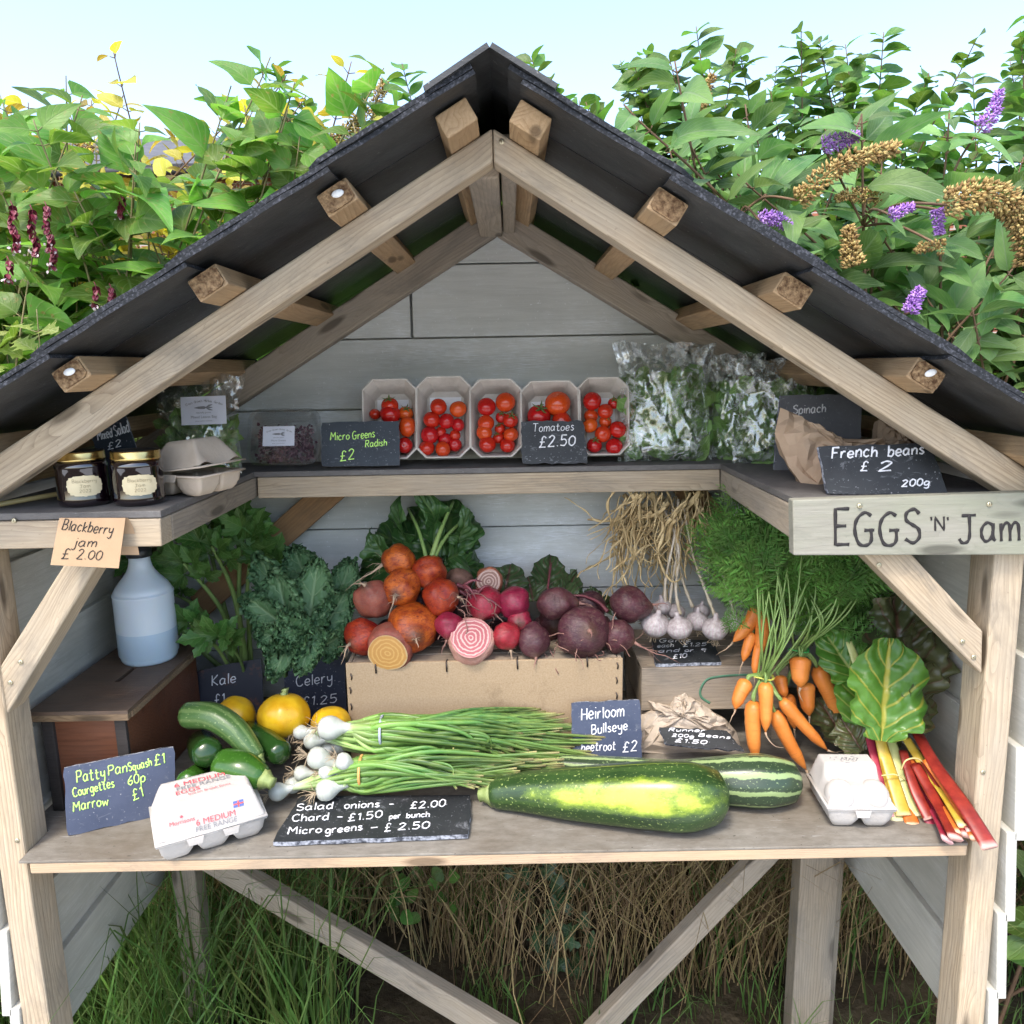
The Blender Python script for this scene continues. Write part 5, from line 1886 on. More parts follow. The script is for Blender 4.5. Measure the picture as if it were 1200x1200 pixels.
# ------------------------------------------------------------------ beetroots
def beetmat(name, a, b, dirt, da=.5, rough=.5):
    t = NT(name)
    c = t.ramp(t.noise(t.coord('Object'), 55, 5), [(0.32, a), (0.68, b)])
    c = t.hsv(c, t.rnd(.488, .512), 1.0, t.rnd(.8, 1.15))
    dm = t.math('MULTIPLY', t.ramp(t.noise(t.coord('Object', (1, 1, 2.2)), 120, 6, .7, 1.0), [(0.48, 0.0), (0.66, 1.0)]), da)
    c = t.mix(dm, c, dirt)
    c = t.mix(t.ramp(t.noise(t.coord('Object'), 420, 2), [(0.68, 0.0), (0.74, .8)]), c, tuple(x * .25 for x in a))
    sp = t.n('SeparateXYZ')
    t.l(t.n('TexCoord').outputs['UV'], sp.inputs[0])
    vv = t.math('ADD', sp.outputs[1], t.math('MULTIPLY_ADD', t.noise(t.coord('Object'), 110, 4, .7), .16, -.07))
    scar = t.ramp(vv, [(0.05, .95), (0.17, 0.0), (0.80, 0.0), (0.93, .9)])
    c = t.mix(t.math('MULTIPLY', scar, t.ramp(t.noise(t.coord('Object'), 220, 4), [(0.3, .5), (0.6, 1.0)])), c, (0.085, 0.045, 0.028))
    ln = t.ramp(t.noise(t.coord('UV', (2, 60, 1)), 1.6, 4, .7), [(0.58, 0.0), (0.68, .45)])
    c = t.mix(t.math('MULTIPLY', ln, t.ramp(sp.outputs[1], [(0.0, 1.0), (0.45, .25), (1.0, 1.0)])), c, dirt)
    t.bump(t.math('ADD', t.noise(t.coord('Object', (1, 1, 3)), 190, 6), t.math('MULTIPLY', ln, -.6)), .6, .0018)
    return t.fin(c, rough, .4)


M['beet_gold'] = beetmat('golden_beet_skin', (0.24, 0.022, 0.008), (0.46, 0.085, 0.012), (0.12, 0.012, 0.010), 1.0, .36)
M['beet_goldred'] = beetmat('russet_beet_skin', (0.20, 0.05, 0.035), (0.33, 0.10, 0.055), (0.20, 0.12, 0.09), .5, .55)
M['beet_pink'] = beetmat('crimson_beet_skin', (0.19, 0.007, 0.022), (0.33, 0.02, 0.045), (0.16, 0.05, 0.045), .5, .30)
M['beet_dark'] = beetmat('purple_beet_skin', (0.032, 0.008, 0.015), (0.075, 0.02, 0.03), (0.12, 0.075, 0.06), .65, .42)
M['beet_pale'] = beetmat('pale_pink_beet_skin', (0.42, 0.20, 0.165), (0.52, 0.30, 0.26), (0.36, 0.10, 0.10), .5, .45)
M['beet_brown'] = beetmat('earthy_beet_skin', (0.14, 0.07, 0.05), (0.22, 0.12, 0.085), (0.10, 0.06, 0.04), .6, .7)
M['root'] = simple('pale_root', (0.25, 0.17, 0.11), (0.46, 0.34, 0.23), 60, .8)
M['rootred'] = simple('red_brown_root', (0.16, 0.07, 0.06), (0.30, 0.17, 0.13), 60, .8)


def ringsmat(name, cols, nr, sq=1.0):
    t = NT(name)
    tc = t.n('TexCoord').outputs['UV']
    sp = t.n('SeparateXYZ')
    t.l(tc, sp.inputs[0])
    r_ = t.math('ADD', sp.outputs[1], t.math('MULTIPLY_ADD', t.noise(t.coord('Object'), 70, 4), .26, -.13))
    tri = t.math('ABSOLUTE', t.math('SUBTRACT', t.math('FRACT', t.math('MULTIPLY', r_, nr)), .5))
    c = t.ramp(tri, [(0.10, cols[0]), (0.24, cols[1])])
    c = t.mix(t.ramp(r_, [(0.92, 0.0), (0.98, .8)]), c, cols[2])
    return t.fin(c, .4, .4)


M['cut_gold'] = ringsmat('cut_golden_beet', ((0.52, 0.32, 0.11), (0.43, 0.225, 0.065), (0.45, 0.33, 0.18)), 4.5)
M['cut_pink'] = ringsmat('cut_bullseye_beet', ((0.47, 0.29, 0.265), (0.30, 0.055, 0.07), (0.42, 0.2, 0.18)), 5.2)
M['cut_old'] = ringsmat('dried_cut_beet', ((0.45, 0.30, 0.24), (0.20, 0.10, 0.07), (0.4, 0.25, 0.2)), 4)


def beet(px, py, rpx, Y, mat, label, group, axis=(0, -1, -.3), root=1.0, rootm='root', sq=(1, .92), cut=None, cax=None, leafstub=None):
    c = PY(px, py, Y)
    r = rpx * mpp(Y) * 1.13
    ax = Vector(axis).normalized()        # where the tap root points
    q = Vector((0, 0, -1)).rotation_difference(ax)
    rot = q.to_matrix()
    sd = R.uniform(0, 99)

    def fn(p):
        k = 1 + .17 * noise.noise((p.x * 1.25 + sd, p.y * 1.6, p.z * 1.6)) + .018 * noise.noise((p.x * 5 + sd, p.y * 5, p.z * 9))
        z = p.z
        rr_ = sqrt(p.x ** 2 + p.y ** 2)
        if z < 0:
            z = z - .16 * exp(-(rr_ / .30) ** 2)
        else:
            z = z - .06 * exp(-(rr_ / .35) ** 2)
        return Vector((p.x * k, p.y * k, z * k))
    o = thing('beetroot', (c.x, c.y, c.z - r), label, 'beetroot', group)
    m = MB()
    m.ball(c, (r * sq[0], r * sq[0], r * sq[1]), 28, 18, 0, fn, rot)
    if cut is not None:
        cax = Vector(cax).normalized()
        d = r * .5
        for i, v in enumerate(m.v):
            h = (v - c).dot(cax)
            if h > d:
                m.v[i] = v - cax * (h - d) * .97
    m.build('skin', mat, o)
    if cut is not None:
        cm = MB()
        e1 = cax.orthogonal().normalized()
        e2 = cax.cross(e1)
        rr_ = r * .875
        cm.grid(lambda u, v: c + cax * (d * 1.09 + .0006) + (e1 * cos(u * 2 * pi) + e2 * sin(u * 2 * pi) * .96) * (rr_ * max(v, .001) * (1 + .03 * sin(3 * u * 2 * pi + sd))), 40, 8, 0, True)
        cm.build('cut_face', cut, o)
    if root:
        m = MB()
        tip = c + ax * r * 1.02 * sq[1]
        P = [tip]
        dd = ax.copy()
        for i in range(6):
            dd = (dd + rv(.35) + Vector((0, -.03, -.12))).normalized()
            P.append(P[-1] + dd * r * .26 * root)
        m.tube(P, [r * .13, r * .07, r * .045, r * .035, r * .025, r * .016, r * .006], 6)
        for j in range(7):
            st = P[R.randint(0, 2)]
            d2 = (ax + rv(1.1)).normalized()
            Q = [st]
            for i in range(4):
                d2 = (d2 + rv(.5) + Vector((0, 0, -.2))).normalized()
                Q.append(Q[-1] + d2 * r * R.uniform(.08, .20) * root)
            m.tube(Q, [r * .018, r * .014, r * .012, r * .008, r * .003], 4)
        m.build('tap_root', M[rootm], o)
    return o


G1, G2 = 'golden beetroots on the crate', 'red beetroots on the crate'
beet(483, 736, 27, .305, M['beet_gold'], 'largest orange beetroot, with a deep scarred dimple, on the crate', G1, (.25, -1, 0), .4, sq=(1.02, .95))
beet(425, 746, 20, .30, M['beet_gold'], 'orange beetroot at the left end of the crate', G1, (-.6, -1, -.1), 1.0)
beet(458, 757, 25, .276, M['beet_goldred'], 'golden beetroot cut in half, ringed face outwards', G1, (0, 1, 0), 0, cut=M['cut_gold'], cax=(-.12, -1, -.22))
beet(438, 703, 20, .33, M['beet_goldred'], 'dull russet beetroot above the left end of the crate', G1, (-.3, -.6, 1), .5, sq=(.95, 1.15))
beet(471, 689, 20.5, .335, M['beet_gold'], 'orange beetroot in the middle of the golden heap', G1, (-.2, -1, -.1), .9)
beet(517, 699, 20, .325, M['beet_gold'], 'bright orange beetroot right of the heap, root to the right', G1, (1, -.5, .15), .5)
beet(467, 657, 18, .365, M['beet_gold'], 'orange red beetroot at the top left, long root to the left', G1, (-1, -.45, -.12), 1.7)
beet(502, 670, 18.7, .36, M['beet_gold'], 'orange beetroot at the top of the heap under the leaf stems', G1, (.2, -.8, -.9), .9)
beet(526, 733, 15, .295, M['beet_pink'], 'small crimson beetroot beside the striped cut one', G2, (-.1, -.8, -.8), .9, 'rootred')
beet(568, 707, 18.3, .33, M['beet_pink'], 'crimson beetroot above the striped cut one', G2, (-.2, -.7, -.5), .7, 'rootred', sq=(1, 1.05))
beet(552, 752, 25, .283, M['beet_pale'], 'pink and white striped bullseye beetroot cut in half', G2, (0, 1, 0), 0, cut=M['cut_pink'], cax=(.05, -.78, .62))
beet(538, 681, 14, .40, M['beet_brown'], 'earthy brown beetroot at the back between orange and red', G2, (0, 1, 0), 0)
beet(573, 681, 14.5, .375, M['beet_goldred'], 'dried cut beetroot at the back, peeping over crimson ones', G2, (0, 1, 0), 0, cut=M['cut_old'], cax=(0, -1, .25))
beet(602, 706, 18.3, .335, M['beet_pink'], 'rosy crimson beetroot with root trailing down right', G2, (.5, -.6, -.9), .9, 'rootred')
beet(593, 745, 16, .292, M['beet_pink'], 'shiny red beetroot with curling roots over the crate edge', G2, (.3, -.6, -.8), 1.0, 'root')
beet(609, 728, 13, .32, M['beet_pink'], 'small red beetroot wedged deep in the heap', G2, (0, 1, -.2), 0)
beet(652, 708, 20, .33, M['beet_dark'], 'dark purple beetroot lying on its side at the top', G2, (1, -.2, .1), .8, 'rootred', sq=(.85, 1.12))
beet(625, 750, 17.5, .29, M['beet_dark'], 'long cylindrical dark purple beetroot, tip forwards', G2, (.1, -.8, -.7), .5, 'rootred', sq=(.95, 1.15))
beet(683, 740, 28, .292, M['beet_dark'], 'largest dusty purple beetroot on the crate', G2, (.2, -1, .35), .25, 'rootred')
beet(738, 709, 20, .335, M['beet_dark'], 'brown purple beetroot at the upper right end', G2, (1, -.2, .05), .7, 'rootred', sq=(.97, 1.05))
beet(724, 745, 18, .30, M['beet_dark'], 'purple beetroot at the lower right, roots trailing to garlic', G2, (1, -.5, -.25), 2.0, 'rootred')

for px, py, Y in ((455, 745, .37), (500, 742, .40), (545, 738, .38), (585, 742, .38), (640, 738, .39), (700, 738, .39), (490, 712, .395), (545, 712, .40), (650, 728, .38), (690, 712, .395)):
    q = PY(px, py, Y)
    beet(px, py, 17 if Y < .395 else 18, Y, M['beet_dark'], 'dark beetroot deep in the shadows at the back of the heap', 'beetroots hidden at the back', (0, 1, .1), 0)

# ------------------------------------------------------------------ leafy bunches at the back
M['beetleaf'] = leafmat('golden_beet_leaf', (0.020, 0.060, 0.016), (0.05, 0.115, 0.028), (0.13, 0.21, 0.06), .3, .22, 6, blister=60, vr=.3)
M['beetleaf_red'] = leafmat('red_beet_leaf', (0.03, 0.06, 0.022), (0.07, 0.11, 0.04), (0.15, 0.03, 0.05), .35, .2, 6, blister=70, vr=.3)
M['stemgreen'] = simple('fresh_green_stem', (0.14, 0.24, 0.06), (0.24, 0.34, 0.10), 20, .45, .2, 60)
M['stemred'] = simple('beet_red_stem', (0.10, 0.02, 0.03), (0.22, 0.06, 0.07), 20, .45)


o = thing('root_tangle', PY(545, 720, .31), 'tangle of thin beet roots and withered stems between the orange and crimson beetroots', 'roots')
m = MB()
for i in range(46):
    q = PY(R.uniform(525, 580), R.uniform(690, 735), R.uniform(.29, .33))
    if i > 26:
        q = PY(R.uniform(590, 720), R.uniform(745, 768), R.uniform(.275, .30))
    if i == 27:
        m.build('rootlets', M['rootred'], o)
        m = MB()
    P, dd = [q], rv().normalized()
    for k_ in range(7):
        dd = (dd + rv(.6) + Vector((0, -.05, -.12))).normalized()
        P.append(P[-1] + dd * R.uniform(.005, .011))
    m.tube(spline(P, 3), R.uniform(.0005, .0012), 4)
o2 = m.build('root_hairs', M['rootred'], None)
tag(o2, 'thin brown root hairs trailing under the purple beetroots along the crate edge', 'roots', None, 'stuff')
m = MB()
for i in range(9):
    q = PY(R.uniform(530, 560), R.uniform(682, 700), R.uniform(.31, .34))
    e = q + Vector((R.uniform(-.01, .05), R.uniform(-.03, .01), R.uniform(-.035, .02)))
    m.tube(spline([q, q.lerp(e, .5) + Vector((0, -.006, .008)), e], 5), [.0030, .0028, .0028, .0026, .0024, .0022, .0020, .0018, .0014, .0010, .0006][:11], 7)
m.build('withered_stems', M['stemred'], o)


def bigleaf(mb, base, tip, W, nrm, **kw):
    base, tip = Vector(base), Vector(tip)
    ck = kw.pop('crinkle', .006)
    v0 = len(mb.v)
    n0 = Vector(nrm).normalized()
    sd = R.uniform(0, 99)
    leaf(mb, base, tip - base, nrm, (tip - base).length, W, 22, 34, kw.pop('prof', lambda v: max(.03, sin(pi * min(1, .06 + v * .93)) ** .7)), kw.pop('droop', .2), kw.pop('fold', .15), kw.pop('wave', .10), kw.pop('twist', 0))
    L_ = (tip - base).length
    dd = (tip - base).normalized()
    ss = dd.cross(n0).normalized()
    for i in range(v0, len(mb.v)):
        u, v = mb.uv[i]
        ax = abs(u - .5) * 2
        ph = (v * 6 - ax * 2.2) % 1.0
        pil = sin(pi * ph) ** .6 * min(1, ax * 4)
        rim = ax ** 3
        p = mb.v[i]
        nz = noise.noise((p.x * 45 + sd, p.y * 45, p.z * 45))
        nz2 = noise.noise((p.x * 90 + sd, p.y * 90, p.z * 90))
        mb.v[i] = p + n0 * (ck * (pil * .9 + nz * (1 + 1.6 * rim) + nz2 * .5)) + ss * (noise.noise((v * 7 + sd, 0 if u < .5 else 7, 0)) * rim * ck * 2.4) + dd * (nz2 * rim * ck * .6)


def bunch(name, label, cat, leaves, stems, lm, sm, base, group=None):
    """leaves: (base px,py,Y, tip px,py,Y, width m, normal)"""
    o = thing(name, base, label, cat, group)
    for L_ in leaves:
        m = MB()
        bigleaf(m, PY(*L_[0]), PY(*L_[1]), L_[2], L_[3], **(L_[4] if len(L_) > 4 else {}))
        m.build('leaf', lm, o)
    for S_ in stems:
        m = MB()
        pp = spline([PY(*q) for q in S_[0]], 5)
        n_ = len(pp)
        m.tube(pp, [S_[1] * (1 - .55 * i / n_) for i in range(n_)], 8)
        m.build('stem', sm, o)
    return o


N_ = Vector((0, -1, .25))
bunch('beet_greens', 'large dark green beet leaves rising behind the orange beetroots', 'beet leaves',
      [((512, 655, .40), (470, 590, .50), .11, (-.3, -1, .4)), ((520, 650, .42), (535, 575, .52), .13, (.2, -1, .2)), ((505, 660, .42), (425, 612, .49), .10, (-.2, -1, .5), dict(droop=.35)),
       ((500, 668, .41), (408, 668, .44), .085, (-.2, -1, .3), dict(droop=.3)), ((525, 655, .40), (560, 640, .47), .09, (.3, -1, .2), dict(droop=.3)), ((520, 665, .41), (575, 665, .47), .07, (.1, -1, .3)),
       ((500, 650, .44), (500, 582, .53), .13, (0, -1, .1)), ((490, 655, .44), (440, 650, .52), .12, (-.1, -1, .2)), ((530, 660, .43), (550, 610, .53), .10, (.3, -1, 0)), ((480, 640, .45), (448, 600, .42), .06, (-.8, -.6, .5), dict(droop=.5, wave=.2)), ((530, 640, .44), (558, 618, .40), .055, (.8, -.7, .2), dict(droop=.6, wave=.2)), ((515, 620, .46), (505, 585, .40), .055, (.1, -.8, .7), dict(droop=.4, wave=.25)), ((460, 660, .43), (430, 640, .39), .06, (-.5, -.9, .1), dict(droop=.5, wave=.2))],
      [([(505, 655, .37), (515, 625, .40), (531, 588, .47)], .0055), ([(508, 655, .375), (522, 630, .41), (545, 608, .46)], .005), ([(500, 655, .38), (490, 620, .42), (478, 596, .48)], .0045)],
      M['beetleaf'], M['stemgreen'], PY(510, 670, .42))
bunch('beet_greens', 'ragged green and purple veined beet leaves behind the red beetroots', 'beet leaves',
      [((590, 700, .40), (600, 655, .46), .085, (0, -1, .2)), ((640, 700, .42), (648, 645, .48), .075, (.1, -1, .1)), ((655, 705, .42), (682, 668, .47), .06, (.3, -1, .1)), ((625, 705, .41), (618, 672, .45), .08, (0, -1, .3)),
       ((690, 712, .41), (706, 690, .44), .05, (0, -1, .4)), ((580, 700, .42), (572, 662, .48), .07, (-.2, -1, .2)), ((665, 712, .40), (655, 672, .45), .06, (0, -1, .4)), ((700, 715, .40), (722, 700, .43), .04, (0, -1, .5))],
      [([(640, 712, .36), (642, 690, .40), (646, 660, .45)], .003), ([(712, 717, .34), (700, 705, .36), (680, 698, .38), (660, 700, .38)], .004), ([(535, 685, .36), (546, 690, .36), (556, 700, .35)], .005), ([(538, 692, .35), (550, 700, .345), (560, 706, .35)], .004)],
      M['beetleaf_red'], M['stemred'], PY(630, 712, .42))

# kale: ruffled leaves
M['kale'] = leafmat('curly_kale_leaf', (0.045, 0.115, 0.045), (0.105, 0.205, 0.085), (0.22, 0.32, 0.16), .55, .15, 5, vr=.18, hue=.01)


def kaleleaf(mb, base, tip, W, nrm, ruff=1.0):
    base, tip = Vector(base), Vector(tip)
    d = (tip - base)
    L_ = d.length
    d.normalize()
    nrm = Vector(nrm)
    nrm = (nrm - d * nrm.dot(d)).normalized()
    s = d.cross(nrm)
    sd = R.uniform(0, 99)

    def fn(u, v):
        x = (u - .5) * 2
        ax = abs(x)
        wv = max(.04, (sin(pi * min(1, .05 + .93 * v ** .8)) ** .55)) * W / 2
        wv *= 1 + .18 * noise.noise((v * 9 + sd, x * 2, 3))
        rim = max(ax ** 2.2, max(0, (v - .72) / .28) ** 2)
        a1 = noise.noise((v * 13 + sd, x * 5, 0)) * .020 + noise.noise((v * 30 + sd, x * 12, 5)) * .016
        b1 = noise.noise((v * 26 + sd, x * 11, 9)) * .013
        return base + d * (L_ * v + b1 * rim * ruff) + s * (x * wv * (1 - .18 * rim) + noise.noise((v * 28 + sd, x * 9, 15)) * .012 * rim * ruff) + nrm * (a1 * rim * ruff * 1.5 - .10 * L_ * v * v + ax * .012)
    mb.grid(fn, 46, 54)


o = thing('kale_bunch', PY(345, 800, .31), 'bunch of blue green curly kale above the Kale and Celery slates', 'kale')
for b, t, W, n_ in [((352, 770, .30), (318, 668, .33), .105, (-.25, -1, .25)), ((345, 740, .31), (285, 700, .30), .085, (-.4, -1, .2)), ((360, 745, .33), (372, 655, .36), .10, (.1, -1, .1)), ((372, 750, .34), (408, 690, .36), .085, (.4, -1, .1)),
                    ((350, 730, .30), (318, 795, .26), .075, (-.1, -1, -.1)), ((368, 735, .31), (352, 790, .265), .065, (.2, -1, -.1)), ((350, 740, .32), (298, 650, .36), .09, (-.2, -1, .3)), ((375, 760, .33), (400, 745, .33), .07, (.5, -1, .1)), ((350, 745, .29), (300, 745, .27), .07, (-.3, -1, 0)), ((355, 745, .29), (330, 720, .265), .08, (0, -1, .2)), ((375, 710, .36), (340, 640, .42), .10, (0, -1, .2)), ((390, 720, .37), (412, 655, .42), .08, (.2, -1, .1))]:
    m = MB()
    kaleleaf(m, PY(*b), PY(*t), W, n_)
    m.build('leaf', M['kale'], o)

# celery: stalks and cut leaflets
M['celery'] = leafmat('celery_leaf', (0.045, 0.12, 0.022), (0.10, 0.21, 0.045), (0.2, 0.32, 0.1), .4, .3, 4, vr=.2)


def celeryleaf(mb, c, d, nrm, S):
    d = Vector(d).normalized()
    nrm = Vector(nrm)
    s = d.cross(nrm).normalized()
    prof = lambda v: max(.03, min(v * 2.6, 1.0) * (1 - v) ** .55 * 1.25) * (1 + .22 * (1 if int(v * 9) % 2 else -1) * (1 if v > .4 else 0))
    for a, k in ((0, 1.0), (.75, .8), (-.75, .8), (1.5, .55), (-1.5, .55)):
        dd = d * cos(a) + s * sin(a)
        leaf(mb, c + dd * .002, dd + Vector(nrm) * R.uniform(-.2, .3), Vector(nrm) + rv(.35), S * k, S * k * .62, 4, 9, prof, .25, .25, .05)


o = thing('celery_bunch', PY(290, 800, .40), 'bunch of leafy celery stalks behind the spray bottle and the kale', 'celery')
STK = [((292, 800, .38), (275, 700, .40), (248, 640, .42), .0075), ((286, 800, .39), (280, 690, .43), (285, 612, .47), .007), ((296, 800, .40), (290, 690, .43), (300, 625, .46), .006), ((280, 800, .40), (262, 720, .40), (215, 660, .40), .007), ((284, 800, .42), (240, 720, .45), (190, 690, .44), .006),
       ((290, 800, .42), (296, 710, .45), (318, 655, .47), .006), ((278, 800, .37), (255, 760, .36), (222, 730, .36), .005), ((288, 800, .36), (280, 770, .34), (256, 745, .33), .004), ((280, 800, .44), (215, 740, .47), (165, 655, .46), .006), ((286, 800, .44), (250, 660, .48), (235, 600, .48), .006)]
for b, mid, t, r_ in STK:
    m = MB()
    pp = spline([PY(b[0], b[1], b[2] + .10), PY(mid[0], mid[1], mid[2] + .05), PY(*t)], 8)
    m.tube(pp, [r_ * (1 - .6 * i / len(pp)) for i in range(len(pp))], 9, 0, True, None, lambda th, t_: 1 + .1 * cos(7 * th))
    m.build('stalk', M['stemgreen'], o)
    m = MB()
    T_ = pp[-1]
    d = (pp[-1] - pp[-3]).normalized()
    celeryleaf(m, T_, d, (0, -1, .3), R.uniform(.055, .068))
    for i in range(4):
        q = pp[len(pp) - 2 - i]
        sgn = 1 if i % 2 else -1
        dd = (d + Vector((sgn * .9, R.uniform(-.5, .1), R.uniform(-.3, .3)))).normalized()
        e = q + dd * R.uniform(.02, .035)
        m.tube([q, e], [.0022, .0015], 5)
        celeryleaf(m, e, dd + Vector((0, -.2, -.2)), Vector((R.uniform(-.3, .3), -1, R.uniform(.1, .6))), R.uniform(.04, .058))
    m.build('leaf', M['celery'], o)

# ------------------------------------------------------------------ salad onions
onw = NT('white_onion_skin')
cc = onw.ramp(onw.noise(onw.coord('Object', (1, 1, .3)), 60, 3), [(0.3, (0.38, 0.41, 0.35)), (0.7, (0.52, 0.53, 0.49))])
M['onion'] = onw.fin(cc, .25, .5, Subsurface_Weight=.2, Subsurface_Radius=(.01, .01, .008), Subsurface_Scale=.4)
ong = NT('onion_leaf_green')
uvs = ong.n('SeparateXYZ')
ong.l(ong.n('TexCoord').outputs['UV'], uvs.inputs[0])
gr = ong.ramp(uvs.outputs[1], [(0.0, (0.62, 0.70, 0.50)), (0.12, (0.32, 0.44, 0.16)), (0.3, (0.12, 0.25, 0.045)), (0.7, (0.05, 0.14, 0.03)), (0.93, (0.09, 0.15, 0.035)), (1.0, (0.42, 0.34, 0.16))])
gr = ong.hsv(gr, .5, 1.0, ong.math('MULTIPLY_ADD', ong.n('NewGeometry').outputs['Random Per Island'], 1.0, .45))
gr = ong.mix(ong.ramp(ong.noise(ong.coord('Object', (1, 12, 12)), 14, 3), [(.4, 0.0), (.7, .35)]), gr, (0.32, 0.42, 0.10))
M['onionleaf'] = ong.fin(gr, .35, .4)
M['hair'] = simple('straw_root_hair', (0.30, 0.22, 0.14), (0.52, 0.42, 0.28), 80, .9)


def onion_bunch(label, bulbs, tips, band, bandm, Yb, ctl, z0):
    base = PY(*bulbs[0][:2], Yb)
    o = thing('salad_onion_bunch', (base.x, base.y, ZL), label, 'salad onions', 'bunches of salad onions')
    bp = PY(band[0], band[1], Yb)
    lm = MB()
    for i, (px, py, rp, dy) in enumerate(bulbs):
        Y = Yb + dy
        c = PY(px, py, Y)
        r_ = rp * mpp(Y)
        d = (bp + Vector((0, dy * .3, R.uniform(-.012, .012))) - c)
        dn = d.normalized()
        q = Vector((0, 0, 1)).rotation_difference(dn)
        m = MB()
        prof = [(.001, -.93), (.5, -.86), (.83, -.6), (.99, -.15), (1.0, .15), (.9, .5), (.70, .82), (.5, 1.15), (.38, 1.6), (.34, 2.1)]
        m.lathe(c, [(a * r_, b * r_) for a, b in prof], 20, 0, dn)
        m.build('bulb', M['onion'], o)
        rm_ = MB()
        for j in range(16):
            dd = (-dn + rv(.75)).normalized()
            P = [c - dn * r_ * .88]
            for k_ in range(4):
                dd = (dd + rv(.45) + Vector((0, 0, -.12))).normalized()
                P.append(P[-1] + dd * r_ * R.uniform(.25, .5))
            rm_.tube(P, [.0007, .0006, .0005, .0004, .0002], 4)
        rm_.build('roots', M['hair'], o)
        neck = c + dn * r_ * 1.6
        for j in range(30 if len(bulbs) < 6 else 18):
            t = tips[(i * 5 + j * 3) % len(tips)]
            tp_ = PY(t[0] + R.uniform(-30, 22), t[1] + R.uniform(-9, 9), t[2])
            off = Vector((0, R.uniform(-.026, .024), R.uniform(-.036, .028)))
            mid = bp + off * .8
            c2 = PY(ctl[0] + R.uniform(-25, 25), ctl[1] + (t[1] - ctl[1]) * .6 + R.uniform(-12, 12), (Yb + t[2]) / 2 - .01) + off * .3
            c2.z = max(c2.z, ZL + .008)
            P = spline([neck, mid, c2, tp_], 8)
            n_ = len(P)
            r0 = max(r_ * .30, .0042) * R.uniform(.85, 1.35)
            lm.tube(P, [(r0 * .8 if k_ < 8 else r0 * 1.15 * (1 - .70 * (k_ - 8) / (n_ - 8)), r0 * (.95 if k_ < 8 else .75 * (1 - .9 * (k_ - 8) / (n_ - 8)) + .05)) for k_ in range(n_)], 7, 0, True)
    # a few bent dry tips
    for j in range(0):
        t = tips[R.randint(0, len(tips) - 1)]
        a_ = PY(t[0] - R.uniform(20, 90), t[1] + R.uniform(-8, 8), t[2] - .015)
        b_ = a_ + Vector((R.uniform(.01, .03), -.006, R.uniform(-.03, .02)))
        lm.tube([a_, (a_ + b_) / 2 + Vector((.008, -.004, .004)), b_], [(.0026, .0016), (.0022, .0012), (.0008, .0005)], 6)
    lm.build('leaves', M['onionleaf'], o)
    m = MB()
    ax = Vector((1, .1, -.05)).normalized()
    e1, e2 = Vector((0, 0, 1)), Vector((0, 1, 0))
    m.tube([bp + e1 * (.003 + .025 * cos(a_)) + e2 * .027 * sin(a_) for a_ in [i * 2 * pi / 24 for i in range(25)]], [(.0024, .0012)] * 25, 6, 0, True, ax)
    m.build('rubber_band', bandm, o)
    return o


bandgrey = simple('grey_rubber_band', (0.32, 0.35, 0.42), (0.42, 0.45, 0.52), 30, .5)
bandor = simple('orange_rubber_band', (0.62, 0.30, 0.08), (0.7, 0.38, 0.12), 30, .5)
onion_bunch('bunch of white salad onions with a grey band, lying at the back', [(386, 853, 15, 0), (366, 868, 11, .025), (398, 874, 10, .03), (382, 878, 10, .035), (352, 858, 9, .03)],
            [(560, 842, .25), (600, 840, .25), (640, 838, .25), (668, 850, .235), (690, 870, .225), (655, 862, .22), (620, 868, .2), (600, 880, .18), (560, 884, .17), (640, 845, .24), (680, 884, .21)], (448, 858), bandgrey, .175, (540, 850), 0)
onion_bunch('bunch of white salad onions with an orange band, lying at the front', [(372, 888, 13.5, .0), (402, 892, 10.5, -.012), (382, 926, 13.5, -.025), (325, 928, 11.5, -.02), (343, 920, 10.5, .01), (353, 906, 9.5, .01), (381, 905, 9, -.01)],
            [(575, 908, .13), (520, 884, .15), (560, 886, .155), (600, 902, .13), (640, 890, .15), (620, 896, .14), (570, 914, .10), (555, 916, .10), (650, 898, .145), (590, 900, .13)], (424, 905), bandor, .135, (500, 897), 0)

# ------------------------------------------------------------------ garlic
gar = NT('papery_garlic_skin')
uvs = gar.n('SeparateXYZ')
gar.l(gar.n('TexCoord').outputs['UV'], uvs.inputs[0])
ph = gar.math('ABSOLUTE', gar.math('SUBTRACT', gar.math('FRACT', gar.math('MULTIPLY', uvs.outputs[0], 22.0)), .5))
cc = gar.ramp(gar.noise(gar.coord('Object'), 150, 5), [(0.35, (0.28, 0.245, 0.235)), (0.65, (0.46, 0.43, 0.415))])
cc = gar.mix(gar.math('MULTIPLY', gar.ramp(ph, [(0.05, 1.0), (0.2, 0.0)]), .45), cc, (0.36, 0.20, 0.27))
M['garlic'] = gar.fin(cc, .45, .4)
M['strawleaf'] = simple('dry_straw_leaf', (0.34, 0.235, 0.105), (0.62, 0.49, 0.27), 26, .75, .4, 90, .2, (1, 1, 1))
M['gstalk'] = simple('pale_garlic_stalk', (0.34, 0.27, 0.165), (0.54, 0.48, 0.39), 14, .6, .3, 90)
o = thing('garlic_bunch', PY(795, 745, .36), 'bunch of garlic bulbs with dry straw coloured leaves on the old crate', 'garlic')
